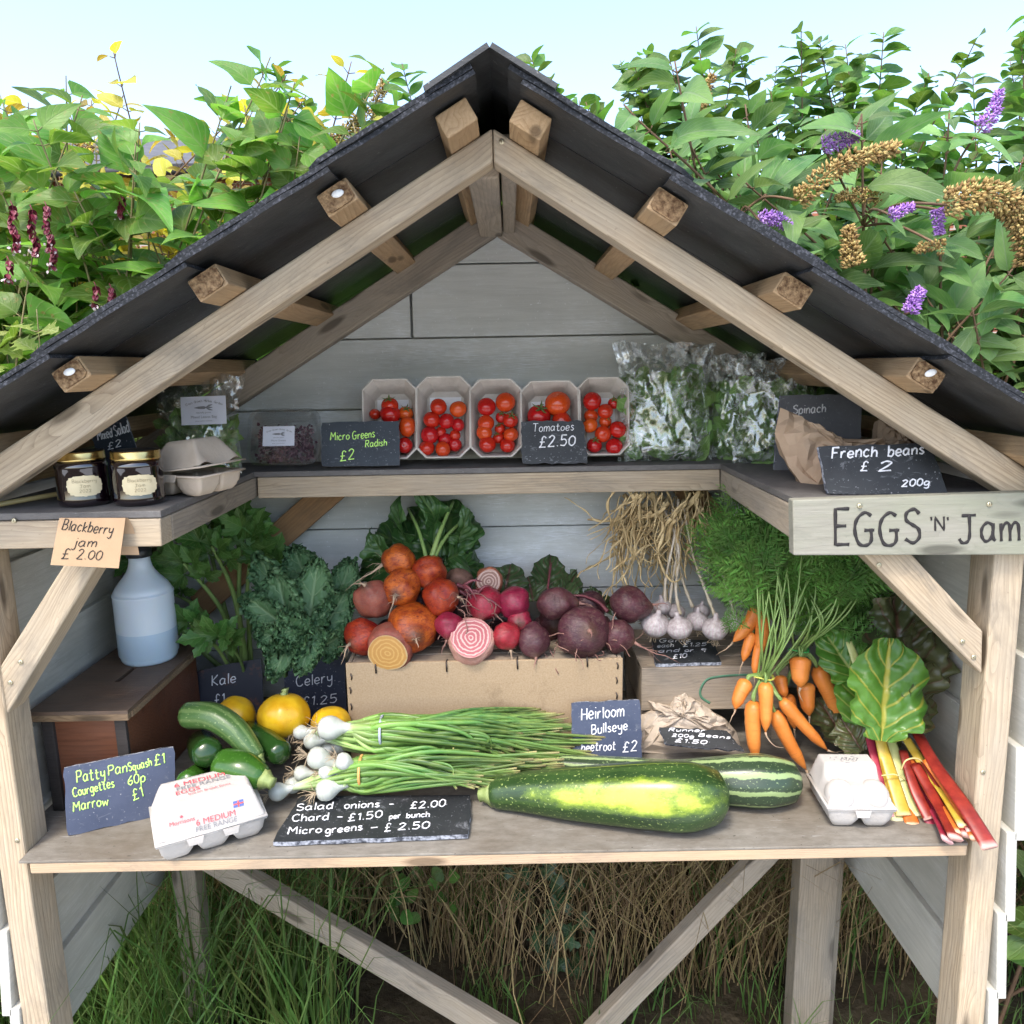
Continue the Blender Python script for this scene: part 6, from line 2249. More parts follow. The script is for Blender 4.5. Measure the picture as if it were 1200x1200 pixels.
for px, py, rp, Y in ((768, 731, 15, .335), (796, 735, 14, .325), (817, 727, 12, .355), (838, 736, 14, .325), (860, 728, 11, .345), (757, 720, 10, .37), (822, 716, 9, .39), (792, 716, 10, .385), (776, 711, 10, .385)):
    c = PY(px, py, Y)
    r_ = rp * mpp(Y) * 1.12
    tilt = Vector((R.uniform(-.35, .35), R.uniform(-.5, .0), 1)).normalized()
    m = MB()
    prof = [(.001, -.75), (.35, -.78), (.72, -.66), (.97, -.25), (1.0, .0), (.90, .34), (.60, .60), (.30, .76), (.19, .98), (.15, 1.3)]
    m.lathe(c, [(a * r_, b * r_) for a, b in prof], 40, 0, tilt, lambda th, t: 1 + .05 * abs(sin(th * 3.5)) * (1 - t))
    m.build('bulb', M['garlic'], o)
    m = MB()
    for j in range(16):
        dd = (-tilt + rv(.9)).normalized()
        P = [c - tilt * r_ * .72]
        for k_ in range(4):
            dd = (dd + rv(.6)).normalized()
            P.append(P[-1] + dd * r_ * .22)
        m.tube(P, .0005, 4)
    m.build('roots', M['hair'], o)
STG = [((838, 722, .33), (826, 690, .36), (812, 650, .40), (800, 590, .45)), ((780, 715, .37), (780, 680, .40), (790, 630, .42), (795, 585, .45)), ((784, 712, .38), (790, 670, .41), (800, 610, .44)), ((797, 720, .33), (792, 690, .37), (795, 640, .41), (775, 590, .45)), ((860, 718, .35), (852, 690, .38), (835, 640, .42), (815, 590, .45)), ((812, 712, .38), (800, 680, .4), (792, 640, .43), (788, 590, .45))]
m = MB()
for S_ in STG:
    pp = spline([PY(*q) for q in S_], 7)
    m.tube(pp, [(.0034 - .0016 * i / len(pp)) * (1 + .25 * sin(i * 1.9)) for i in range(len(pp))], 8)
m.build('stalks', M['gstalk'], o)
m = MB()
for i in range(190):
    a_ = PY(R.uniform(722, 830), R.uniform(572, 612), R.uniform(.40, .50))
    P = [a_]
    dd = Vector((R.uniform(-.75, .35), R.uniform(-.25, .25), -1)).normalized()
    L_ = R.uniform(.010, .019)
    for k_ in range(R.randint(6, 13)):
        dd = (dd + rv(.48) + Vector((0, 0, -.10))).normalized()
        q = P[-1] + dd * L_
        q.y = min(max(q.y, .36), .53)
        q.z = max(q.z, 1.03)
        P.append(q)
    P = spline(P, 4)
    n_ = len(P)
    wd = R.uniform(.0024, .0072)
    fl = rv().normalized()
    tw = R.uniform(0, 3)
    m.tube(P, [(wd * (.35 + .65 * abs(sin(tw + k_ * .25))) * (1 - .7 * k_ / n_), .0008) for k_ in range(n_)], 6, 0, True, None)
m.build('dry_leaves', M['strawleaf'], o)

# ------------------------------------------------------------------ carrots
car = NT('carrot_skin')
cc = car.ramp(car.noise(car.coord('Object'), 18, 4), [(0.3, (0.56, 0.15, 0.022)), (0.7, (0.70, 0.25, 0.05))])
rg = car.noise(car.coord('Object', (8, 8, 90)), 3, 3, .6)
cc = car.mix(car.ramp(rg, [(.60, 0.0), (.72, .5)]), cc, (0.36, 0.10, 0.03))
car.bump(rg, .5, .001)
M['carrot'] = car.fin(cc, .42, .4)
M['frond'] = leafmat('carrot_frond', (0.028, 0.095, 0.012), (0.16, 0.33, 0.055), (0.18, 0.32, 0.08), .5, .35, 3, vr=.45, hue=.02)


def frond(mb, base, d, nrm, L_, mi=0):
    d = Vector(d).normalized()
    nrm = (Vector(nrm) - d * Vector(nrm).dot(d)).normalized()
    s = d.cross(nrm)
    P = []
    q, dd = Vector(base), d.copy()
    for i in range(9):
        P.append(q.copy())
        dd = (dd + rv(.10) + Vector((0, -.02, -.05))).normalized()
        q += dd * L_ / 8
    mb.tube(P, [.0012 - .0001 * i for i in range(9)], 4, mi)
    lens = [0, .12, .34, .42, .42, .36, .30, .22, .14]
    for i in range(1, 9):
        for sg in (-1, 1):
            bl = L_ * lens[i] * R.uniform(.8, 1.15)
            bd = (d * .75 + s * sg + nrm * R.uniform(-.3, .3)).normalized()
            n2 = 7
            for k_ in range(n2 + 1):
                c = P[i] + bd * (bl * k_ / n2)
                for sg2 in ((-1, 1) if k_ < n2 else (0,)):
                    ld = (bd + (s * 0 + nrm.cross(bd)) * sg2 * .9 + rv(.25)).normalized()
                    ll = bl * .42 * (1 - .45 * k_ / n2) * R.uniform(.8, 1.2) + .002
                    w_ = nrm.cross(ld) * (ll * .085)
                    up = nrm * (ll * R.uniform(-.1, .2))
                    mb.add([c, c + ld * ll * .5 + w_ + up, c + ld * ll, c + ld * ll * .5 - w_ + up], [(0, 1, 2, 3)], mi, [(.5, 0), (1, .5), (.5, 1), (0, .5)])


def carrots(label, cs, band, bandm, stems, fronds, Y0):
    c = PY(cs[0][0], cs[0][1], Y0)
    o = thing('carrot_bunch', (c.x, c.y, ZL), label, 'carrots', 'bunches of carrots')
    bp = PY(*band, Y0 + .004)
    for px, py, qx, qy, rp, dy in cs:
        Y = Y0 + dy
        a_, b_ = PY(px, py, Y), PY(qx, qy, Y - .018)
        r_ = rp * mpp(Y) * 1.1
        b_ = b_ + (b_ - a_) * .12
        d = (b_ - a_)
        L_ = d.length
        side = d.cross(Vector((0, 1, 0))).normalized() * R.uniform(-.06, .06) * L_
        pp, rr_ = [], []
        for i in range(15):
            t = i / 14
            pp.append(a_.lerp(b_, t) + side * sin(pi * t))
            k_ = (1 - .42 * t) * min(1, (t * 7 + .25)) ** .5 * (1 if t < .72 else max(.10, 1 - ((t - .72) / .28) ** 1.7 * .9))
            rr_.append(r_ * k_ * (1 + .02 * sin(i * 2.7)))
        m = MB()
        m.tube(pp, rr_, 16)
        # the skin's rings follow local z
        zax = d.normalized()
        xax = zax.orthogonal().normalized()
        m.build('carrot_root', M['carrot'], o, a_, True, 0, Matrix((xax, zax.cross(xax), zax)).transposed())
        m = MB()
        P = [b_]
        dd = zax.copy()
        for k_ in range(6):
            dd = (dd + rv(.4) + Vector((0, -.05, -.05))).normalized()
            P.append(P[-1] + dd * L_ * .085)
        m.tube(P, [r_ * .16, r_ * .10, r_ * .08, r_ * .06, r_ * .04, r_ * .03, r_ * .01], 6)
        m.build('root_tip', M['root'], o)
        m = MB()
        for k_ in range(4):
            e = bp + Vector((R.uniform(-.009, .009), R.uniform(-.006, .008), R.uniform(-.002, .004)))
            m.tube(spline([a_ + zax * r_ * .2, a_ - zax * r_ * .9 + rv(.003), e], 5), .0022, 6)
        m.build('leaf_stalks', M['stemgreen'], o)
    m = MB()
    for tx, ty, tY in stems:
        for k_ in range(3):
            e = PY(tx + R.uniform(-10, 10), ty + R.uniform(-14, 14), tY - .085)
            b_ = bp + Vector((R.uniform(-.011, .011), R.uniform(-.008, .008), 0))
            mid = b_.lerp(e, .5) + Vector((R.uniform(-.022, .022), -.030, R.uniform(-.004, .014)))
            pp = spline([b_ - Vector((0, 0, .004)), mid, e], 9)
            m.tube(pp, [.0021 - .0011 * i / len(pp) for i in range(len(pp))], 6)
    m.build('stems', M['stemgreen'], o)
    m = MB()
    for bx, by, bY, tx, ty, tY in fronds:
        b_, e = PY(bx, by, bY), PY(tx, ty, tY)
        frond(m, b_, e - b_, Vector((R.uniform(-.4, .4), -1, R.uniform(-.1, .6))), (e - b_).length)
    m.build('fronds', M['frond'], o)
    m = MB()
    m.tube([bp + Vector((.0165 * cos(a_), .013 * sin(a_), .002 * sin(a_ * 2))) for a_ in [i * 2 * pi / 24 for i in range(25)]], [(.0012, .0024)] * 25, 6)
    m.build('rubber_band', bandm, o)
    return o


def frset(n, x0, x1, y0, y1, Ya, Yb_, cx_, cy_, cY, k_):
    out = []
    for i in range(n):
        tx, ty, tY = R.uniform(x0, x1), R.uniform(y0, y1), R.uniform(Ya, Yb_)
        f = R.uniform(.25, .5)
        out.append((cx_ + (tx - cx_) * f, cy_ + (ty - cy_) * f, cY + (tY - cY) * f, tx, ty, tY))
    return out


bandy = simple('yellow_rubber_band', (0.62, 0.60, 0.08), (0.70, 0.68, 0.14), 30, .5)
bandg = simple('green_rubber_band', (0.06, 0.45, 0.10), (0.09, 0.55, 0.15), 30, .5)
carrots('carrot bunch with a yellow band, long stems up to the shelf', [(876, 798, 863, 828, 9.5, 0), (884, 822, 886, 884, 10.5, -.02), (897, 800, 897, 852, 9, -.03), (908, 834, 941, 895, 9.5, -.02), (916, 820, 964, 873, 8.5, -.03)], (895, 793), bandy,
        [(893, 690, .30), (905, 650, .32), (930, 660, .31), (915, 690, .29), (885, 640, .35), (945, 690, .29), (960, 640, .34)],
        frset(46, 835, 1000, 582, 720, .22, .40, 900, 750, .24, 1), .225)
carrots('carrot bunch with a green band beside the yellow chard', [(938, 770, 938, 802, 12.5, -.02), (944, 800, 948, 835, 10.5, -.005), (957, 782, 986, 845, 10.5, .0), (922, 814, 930, 850, 8.5, .015), (914, 792, 920, 815, 8, .01)], (936, 761), bandg,
        [(955, 700, .30), (985, 690, .30), (1010, 680, .32), (940, 690, .32)],
        frset(44, 925, 1045, 630, 745, .18, .36, 942, 730, .25, 1), .25)
carrots('carrot bunch lying behind the yellow banded one, roots to the left', [(889, 712, 862, 748, 9, 0), (893, 720, 889, 762, 9, -.01), (882, 742, 872, 772, 7, -.01), (892, 752, 885, 788, 6.5, -.02)], (898, 702), bandy,
        [(890, 650, .38), (870, 620, .42), (910, 630, .40)],
        frset(36, 815, 940, 585, 700, .36, .50, 892, 690, .36, 1), .30)

# ------------------------------------------------------------------ chard
M['chard'] = leafmat('chard_leaf', (0.055, 0.15, 0.020), (0.12, 0.26, 0.04), (0.42, 0.44, 0.13), .3, .28, 5, blister=42, vr=.15, veinw=.03)
M['chard_y'] = leafmat('yellow_ribbed_chard_leaf', (0.055, 0.15, 0.020), (0.12, 0.26, 0.04), (0.60, 0.46, 0.07), .3, .28, 5, blister=42, vr=.1, veinw=.036, vmix=.5)
M['chard_dark'] = leafmat('purple_chard_leaf', (0.035, 0.045, 0.018), (0.10, 0.105, 0.04), (0.12, 0.03, 0.03), .3, .12, 5, blister=55, vr=.3)
def stalkmat(name, a, b, end):
    t = NT(name)
    c = t.ramp(t.noise(t.coord('Object', (1, 1, 1)), 60, 3, .6), [(0.3, a), (0.7, b)])
    sp = t.n('SeparateXYZ')
    t.l(t.n('TexCoord').outputs['UV'], sp.inputs[0])
    c = t.mix(t.ramp(sp.outputs[1], [(0.02, .8), (0.08, 0.0)]), c, end)
    return t.fin(c, .35, .4)


M['st_yellow'] = stalkmat('yellow_chard_stalk', (0.42, 0.26, 0.022), (0.50, 0.36, 0.06), (0.7, 0.55, 0.3))
M['st_pale'] = stalkmat('pale_chard_stalk', (0.38, 0.40, 0.14), (0.50, 0.50, 0.22), (0.66, 0.6, 0.4))
M['st_red'] = stalkmat('red_chard_stalk', (0.15, 0.012, 0.010), (0.28, 0.03, 0.018), (0.66, 0.4, 0.34))
M['st_pink'] = stalkmat('magenta_chard_stalk', (0.24, 0.012, 0.035), (0.36, 0.04, 0.07), (0.66, 0.42, 0.4))
M['st_orange'] = stalkmat('orange_chard_stalk', (0.46, 0.10, 0.02), (0.56, 0.17, 0.03), (0.7, 0.45, 0.3))


def chard(label, stalks, leaves, band, base):
    o = thing('chard_bunch', base, label, 'chard', 'bunches of rainbow chard')
    for P, w0, w1, mk_ in stalks:
        m = MB()
        pp = spline([PY(*q) for q in P], 7)
        n_ = len(pp)
        k0 = mpp(P[0][2])
        m.tube(pp, [((w0 + (w1 - w0) * (i / n_)) * k0 * .6, (w0 + (w1 - w0) * (i / n_)) * k0 * 1.4) for i in range(n_)], 14, 0, True, Vector((0, -1, .5)), lambda th, t: 1 + .06 * cos(9 * th) - .16 * max(0, cos(th)) ** 4 + (.03 * sin(th * 23) if t < .02 else 0))
        m.build('stalk', M[mk_], o)
    for b, t, W, n_, mk_, kw in leaves:
        m = MB()
        bigleaf(m, PY(*b), PY(*t), W, n_, **kw)
        m.build('leaf', M[mk_], o)
    m = MB()
    pts = [PY(*q) for q in band]
    m.tube(spline(pts, 6), .0012, 6)
    m.build('rubber_band', simple('cream_rubber_band', (0.6, 0.52, 0.2), (0.68, 0.6, 0.28), 30, .5), o)
    return o


R.seed(5)
cw = lambda v: max(.03, (sin(pi * min(1, .10 + .88 * v)) ** .55) * (1.0 if v > .12 else .65))
chard('bunch of yellow and pale stemmed chard with broad green leaves', [
    ([(1054, 950, .055), (1040, 900, .10), (1030, 860, .13), (1027, 835, .145)], 7.5, 3, 'st_yellow'), ([(1068, 952, .06), (1050, 900, .11), (1036, 850, .16)], 9, 5, 'st_pale'), ([(1047, 958, .05), (1030, 905, .10), (1018, 860, .15)], 6, 4, 'st_pink'),
    ([(1062, 964, .045), (1050, 925, .085), (1040, 880, .14)], 7, 4, 'st_orange'), ([(1012, 800, .17), (1003, 775, .19), (995, 752, .21)], 4.5, 3, 'st_pale'), ([(1080, 962, .05), (1066, 920, .09), (1050, 880, .14)], 6, 4, 'st_yellow'), ([(1059, 956, .045), (1044, 908, .09), (1030, 862, .135)], 7, 5, 'st_yellow'), ([(1074, 957, .05), (1056, 908, .10), (1040, 860, .15)], 8, 5, 'st_pale'), ([(1070, 968, .035), (1056, 930, .08), (1042, 885, .13)], 7, 4, 'st_orange'), ([(1052, 963, .045), (1036, 915, .09), (1024, 870, .14)], 6, 4, 'st_pale')],
    [((1032, 868, .100), (1046, 748, .130), .128, (-.05, -1, .35), 'chard_y', dict(prof=cw, wave=.07, droop=.08, fold=.12, crinkle=.007)), ((1020, 860, .15), (1000, 752, .20), .09, (-.3, -1, .3), 'chard', dict(prof=cw, wave=.08)), ((1008, 802, .18), (965, 735, .23), .08, (-.1, -1, .3), 'chard', dict(prof=cw, wave=.08)),
     ((1040, 850, .17), (1075, 800, .18), .09, (.3, -1, .2), 'chard', dict(prof=cw, wave=.1)), ((1010, 880, .14), (985, 840, .17), .06, (-.2, -1, .2), 'chard_dark', dict(prof=cw, wave=.1))],
    [(1033, 909, .078), (1040, 908, .075), (1050, 908, .077), (1062, 915, .09)], PY(1050, 940, .1))
chard('bunch of red, orange and yellow stemmed chard with purple leaves', [
    ([(1132, 970, -.02), (1104, 925, .055), (1078, 890, .11), (1062, 866, .14)], 7, 4, 'st_yellow'), ([(1124, 978, -.025), (1092, 930, .06), (1070, 890, .12)], 7.5, 5, 'st_orange'), ([(1100, 980, .025), (1080, 940, .06), (1062, 890, .12)], 6.5, 4, 'st_pink'), ([(1090, 960, .035), (1072, 925, .07), (1058, 880, .12)], 6, 4, 'st_red'),
    ([(1160, 994, -.055), (1130, 945, .0), (1095, 895, .08), (1070, 850, .16)], 8, 6, 'st_red'), ([(1142, 976, -.03), (1108, 920, .06), (1080, 880, .13)], 7, 5, 'st_red'), ([(1110, 985, -.03), (1094, 950, .045), (1072, 910, .1)], 6, 4, 'st_pink'), ([(1146, 984, -.04), (1118, 935, .03), (1086, 890, .09)], 7, 5, 'st_orange'), ([(1120, 983, -.035), (1098, 940, .04), (1072, 895, .1)], 7, 5, 'st_red'), ([(1136, 980, -.03), (1112, 935, .04), (1084, 892, .1)], 7, 5, 'st_red')],
    [((1060, 850, .14), (1092, 715, .19), .12, (.2, -1, .1), 'chard_dark', dict(wave=.2, crinkle=.010)), ((1050, 800, .17), (1058, 688, .22), .11, (0, -1, .2), 'chard_dark', dict(wave=.2, crinkle=.010)), ((1060, 840, .13), (1098, 775, .15), .09, (.5, -1, .1), 'chard_dark', dict(wave=.18)), ((1040, 800, .22), (1015, 720, .28), .09, (-.2, -1, .1), 'chard_dark', dict(wave=.16)),
     ((1050, 760, .22), (1065, 720, .25), .06, (.1, -1, .3), 'chard', dict(wave=.1)), ((1050, 880, .16), (1000, 850, .19), .08, (0, -1, .3), 'chard_dark', dict(wave=.16)), ((990, 870, .20), (960, 815, .24), .07, (0, -1, .3), 'chard_dark', dict(wave=.16))],
    [(1056, 902, .085), (1062, 891, .08), (1075, 889, .088), (1086, 897, .10)], PY(1090, 940, .1))

# ------------------------------------------------------------------ the garden behind
M['leyc'] = leafmat('heart_shaped_shrub_leaf', (0.065, 0.165, 0.028), (0.22, 0.37, 0.07), (0.28, 0.37, 0.14), .42, .45, 6, vr=.4, hue=.025, spots=(0.30, 0.22, 0.07))
M['budd'] = leafmat('long_grey_green_shrub_leaf', (0.065, 0.155, 0.045), (0.21, 0.34, 0.10), (0.24, 0.31, 0.17), .5, .32, 9, vr=.35, hue=.015)
M['gold'] = leafmat('golden_shrub_leaf', (0.30, 0.26, 0.03), (0.52, 0.46, 0.09), (0.6, 0.55, 0.2), .5, .4, 4, vr=.4, hue=.03)
M['lime'] = leafmat('lime_lobed_leaf', (0.18, 0.24, 0.05), (0.36, 0.42, 0.13), (0.5, 0.52, 0.25), .5, .4, 4, vr=.4, hue=.03)
M['hedge'] = leafmat('hedge_leaf', (0.05, 0.13, 0.024), (0.17, 0.30, 0.06), (0.16, 0.24, 0.08), .45, .35, 5, vr=.45, hue=.025)
M['twig'] = simple('brown_twig', (0.10, 0.055, 0.03), (0.20, 0.12, 0.07), 20, .8, .4, 60)
M['caneg'] = simple('green_brown_cane', (0.16, 0.15, 0.06), (0.26, 0.20, 0.10), 20, .7, .3, 60)

heart = lambda v: max(.02, min(1, (v * 5.5) ** .6) * (1 - v) ** .85 * 1.32)
lance = lambda v: max(.02, sin(pi * min(1, v ** .72)) ** .9)
ovate = lambda v: max(.02, sin(pi * min(1, v ** .85)) ** .75)
lobed = lambda v: max(.05, (min(1, v * 3) * (1 - v) ** .5 * 1.2) * (1 + .35 * (1 if int(v * 8) % 2 else -1)))


def bush(name, label, group, nst, base, tip, lm, sm, L, Wr, prof, pairs, nv=8, nu=4, stemr=.004, arch=.25, droop=(.1, .5), pet=.02, cat='shrub', seed=1, tips=None, upb=.5, minv=.25, stem_name='stems'):
    """Arching stems from base box to tip box with leaves in opposite pairs; returns (thing, stem polylines)."""
    rr = random.Random(seed)
    bc = Vector(((base[0] + base[1]) / 2, (base[2] + base[3]) / 2, 0))
    o = thing(name, bc, label, cat, group)
    sm_, fm = MB(), MB()
    lines = []
    for i in range(nst):
        b = Vector((rr.uniform(base[0], base[1]), rr.uniform(base[2], base[3]), -.02))
        t = Vector((rr.uniform(tip[0], tip[1]), rr.uniform(tip[2], tip[3]), rr.uniform(tip[4], tip[5])))
        mid = b.lerp(t, .6) + Vector((rr.uniform(-.1, .1), rr.uniform(-.1, .1), arch * rr.uniform(.3, 1)))
        pp = spline([b, mid, t], 10)
        lines.append(pp)
        n_ = len(pp)
        sm_.tube(pp, [stemr * (1.2 - .9 * k / n_) for k in range(n_)], 6)
        for j in range(pairs):
            f = minv + (1 - minv) * (j + rr.random() * .6) / pairs
            k = min(int(f * (n_ - 1)), n_ - 2)
            q = pp[k].lerp(pp[k + 1], f * (n_ - 1) - k)
            d = (pp[k + 1] - pp[k]).normalized()
            a = rr.uniform(0, pi)
            e = d.orthogonal().normalized()
            e = e * cos(a) + d.cross(e) * sin(a)
            for sg in (1, -1):
                ld = (e * sg + d * rr.uniform(.1, .7) + Vector((0, -.25, rr.uniform(-.35, .3)))).normalized()
                ll = rr.uniform(*L) * (1 - .35 * max(0, f - .85) / .15)
                nn = Vector((rr.uniform(-.5, .5), rr.uniform(-.7, .15), upb + rr.uniform(0, .6)))
                if pet:
                    fm_end = q + ld * pet
                    sm_.tube([q, fm_end], stemr * .3, 4)
                else:
                    fm_end = q
                leaf(fm, fm_end, ld, nn, ll, ll * rr.uniform(*Wr), nu, nv, prof, rr.uniform(*droop), rr.uniform(.1, .4), rr.uniform(0, .06), rr.uniform(-.4, .4), 0, rr)
    sm_.build(stem_name, sm, o)
    fm.build('foliage', lm, o)
    return o, lines


def panicle(mb, pp, r0, n, size, rr, mi=0, taper=.75):
    """Crowded little florets round a curved spike."""
    N = len(pp)
    for i in range(n):
        f = rr.random()
        k = min(int(f * (N - 1)), N - 2)
        q = pp[k].lerp(pp[k + 1], f * (N - 1) - k)
        d = (pp[k + 1] - pp[k]).normalized()
        a = rr.uniform(0, 2 * pi)
        e = d.orthogonal().normalized()
        e = e * cos(a) + d.cross(e) * sin(a)
        r_ = r0 * (1 - taper * f ** 1.5) * rr.uniform(.35, 1)
        c = q + e * r_
        ax = (e + d * rr.uniform(0, .8) + Vector((0, 0, .1))).normalized()
        s = size * rr.uniform(.6, 1.2)
        w1 = ax.orthogonal().normalized() * s * .28
        w2 = ax.cross(w1).normalized() * s * .28
        mb.add([c - ax * s * .4, c + w1, c + w2, c - w1, c - w2, c + ax * s * .6], [(0, 2, 1), (0, 3, 2), (0, 4, 3), (0, 1, 4), (5, 1, 2), (5, 2, 3), (5, 3, 4), (5, 4, 1)], mi)


# left: Himalayan honeysuckle kind of shrub, with dark red hanging tassels
oL, linesL = bush('flowering_shrub', 'green shrub with pointed heart shaped leaves and dark red tassels, behind the left roof', 'shrubs behind the stall', 140,
                  (-1.7, -.3, .85, 1.3), (-2.0, -.22, .78, 1.45, 1.50, 2.26), M['leyc'], M['caneg'], (.08, .155), (.55, .75), heart, 13, 9, 6, .0042, .3, (.15, .6), .015, seed=5, upb=.15)
mr = simple('dark_red_bract', (0.10, 0.008, 0.02), (0.22, 0.02, 0.045), 60, .5)
wp = simple('white_pink_floret', (0.55, 0.42, 0.42), (0.70, 0.62, 0.6), 60, .6)
rr = random.Random(3)
for px, py, Y in ((12, 235, .80), (35, 240, .80), (140, 225, .95), (8, 300, .85), (52, 236, .82), (110, 330, .9), (60, 285, .85), (128, 332, .9)):
    q = PY(px, py, Y - .10)
    n_ = 6 if py > 260 or px > 100 else 11
    m = MB()
    P = [q + Vector((.004 * sin(i), 0, -.0095 * i)) for i in range(n_)]
    m.tube(P, .0012, 5)
    for p_ in P[1:]:
        for k in range(6):
            a = rr.uniform(0, 2 * pi)
            d = Vector((cos(a), sin(a), -.9))
            leaf(m, p_, d, Vector((cos(a), sin(a), .8)), .016, .011, 2, 4, ovate, .3, .3)
    for k in range(9):
        c = P[-1] + Vector((rr.uniform(-.012, .012), rr.uniform(-.01, .01), rr.uniform(-.016, .006)))
        leaf(m, c, rv(), (0, -1, 0), .008, .006, 2, 3, ovate, .2, .2, 0, 0, 1)
    m.build('flower_tassel', [mr, wp], oL)

# golden and lime shrubs further back on the left
bush('golden_shrub', 'yellow leaved shrub at the far left beyond the green shrub', 'shrubs behind the stall', 130, (-2.5, -.5, 1.45, 1.9), (-2.6, -.42, 1.3, 1.9, 1.7, 2.5), M['gold'], M['twig'], (.06, .11), (.45, .7), ovate, 16, 6, 4, .005, .3, (.1, .5), .02, seed=8, upb=.3)
bush('lobed_shrub', 'lime yellow shrub with lobed leaves, low on the left beside the roof edge', 'shrubs behind the stall', 60, (-1.45, -.85, .72, .95), (-1.45, -.74, .66, .95, 1.42, 1.70), M['lime'], M['caneg'], (.05, .085), (.8, 1.05), lobed, 9, 12, 6, .003, .15, (.1, .4), .02, seed=9, upb=.3)
# dried brown spike lying across at the top left, and one by the ridge
m = MB()
rr = random.Random(12)
brownsp = NT('dry_seed_spike')
cc = brownsp.ramp(brownsp.n('NewGeometry').outputs['Random Per Island'], [(0.0, (0.20, 0.12, 0.05)), (.5, (0.40, 0.27, 0.10)), (1.0, (0.52, 0.42, 0.17))])
M['spike'] = brownsp.fin(cc, .8, .2)
purp = NT('lilac_purple_floret')
cc = purp.ramp(purp.n('NewGeometry').outputs['Random Per Island'], [(0.0, (0.25, 0.10, 0.42)), (.6, (0.45, 0.23, 0.62)), (1.0, (0.62, 0.40, 0.72))])
M['lilac'] = purp.fin(cc, .6, .2)
oS = thing('seed_head_shrub', PY(120, 230, 1.5).to_2d().to_3d(), 'tall stems with dry brown seed spikes, beyond the left shrub', 'shrub', 'shrubs behind the stall')
m2 = MB()
for P in (((-20, 200, 1.45), (40, 180, 1.45), (95, 172, 1.45), (130, 176, 1.42)), ((370, 215, 1.0), (385, 180, 1.0), (400, 158, 1.0), (420, 140, 1.02)), ((340, 225, 1.0), (355, 205, 1.0), (375, 190, 1.0)), ((420, 160, 1.3), (440, 120, 1.3), (452, 95, 1.3))):
    pp = spline([PY(*q) for q in P], 8)
    panicle(m, pp, .022, 520, .010, rr, 0, .4)
    g0 = pp[0].copy()
    g0.z = -.02
    m2.tube(spline([g0, pp[0].lerp(g0, .4) + Vector((.03, .05, 0)), pp[0]] + pp[::6][1:] + [pp[-1]], 6), .003, 6)
m.build('seed_spike', M['spike'], oS)
m2.build('stems', M['twig'], oS)

# right: butterfly bush
oR, linesR = bush('butterfly_bush', 'butterfly bush with long leaves, lilac spikes and brown seed spikes, behind the right roof', 'shrubs behind the stall', 120,
                  (.35, 1.9, .9, 1.35), (.25, 2.05, .72, 1.5, 1.4, 2.22), M['budd'], M['twig'], (.11, .21), (.28, .42), lance, 13, 9, 6, .0055, .35, (.15, .7), .012, seed=21, upb=.2)
for (P, r0, n, mt, sz, tp_) in ((((935, 235, .82), (975, 200, .80), (1015, 183, .80), (1050, 175, .82)), .024, 620, 'spike', .013, .35), (((1110, 240, .70), (1150, 228, .70), (1185, 240, .70), (1200, 270, .70), (1203, 310, .70)), .034, 1000, 'spike', .014, .35),
                           (((1000, 312, .78), (996, 290, .78), (994, 265, .78)), .026, 420, 'spike', .012, .6), (((1030, 232, .95), (1000, 228, .95), (980, 232, .95)), .02, 260, 'spike', .010, .6), (((1105, 290, .8), (1085, 288, .8), (1075, 296, .8)), .016, 160, 'spike', .010, .6),
                           (((965, 172, .9), (985, 165, .9), (1006, 160, .9)), .022, 360, 'lilac', .009, .5), (((890, 258, .8), (908, 256, .8), (925, 266, .8)), .020, 330, 'lilac', .009, .5), (((1044, 252, .8), (1056, 247, .8), (1070, 242, .8)), .015, 260, 'lilac', .008, .4),
                           (((1098, 245, .75), (1100, 258, .75), (1101, 275, .75)), .015, 280, 'lilac', .008, .4), (((1066, 366, .72), (1072, 352, .72), (1080, 338, .72)), .019, 380, 'lilac', .008, .5), (((1150, 150, 1.1), (1165, 130, 1.1), (1172, 105, 1.1)), .022, 360, 'lilac', .010, .6), (((820, 130, 1.3), (826, 108, 1.3), (836, 88, 1.3)), .022, 360, 'spike', .010, .6)):
    pp = spline([PY(q[0], q[1], q[2] - .10) for q in P], 8)
    m = MB()
    panicle(m, pp, r0, n, sz, rr, 0, tp_)
    m.tube(pp, .0018, 5)
    m.build('lilac_flower_spike' if mt == 'lilac' else 'seed_spike', M[mt], oR)
    j = min(linesR, key=lambda L_: (L_[len(L_) * 2 // 3] - pp[0]).length)
    a = j[len(j) * 2 // 3]
    m = MB()
    m.tube(spline([a, a.lerp(pp[0], .5) + Vector((0, .03, .03)), pp[0]], 6), [.003] * 12 + [.0018], 6)
    m.build('flower_stem', M['twig'], oR)
# right of the stall, low: the same kind of bush in shade
bush('side_shrub', 'dark leafy shrub close against the outside of the right wall', 'shrubs behind the stall', 26, (.95, 1.6, .1, .8), (.86, 1.7, .0, .9, .5, 1.35), M['hedge'], M['twig'], (.08, .16), (.4, .6), ovate, 10, 7, 4, .004, .2, (.1, .5), .02, seed=33, upb=.2)
bush('side_shrub', 'green leafy shrub close against the outside of the left wall', 'shrubs behind the stall', 22, (-1.7, -1.0, .2, .8), (-1.8, -.92, .1, .9, .5, 1.2), M['hedge'], M['twig'], (.08, .14), (.4, .6), ovate, 9, 7, 4, .004, .2, (.1, .5), .02, seed=34, upb=.2)

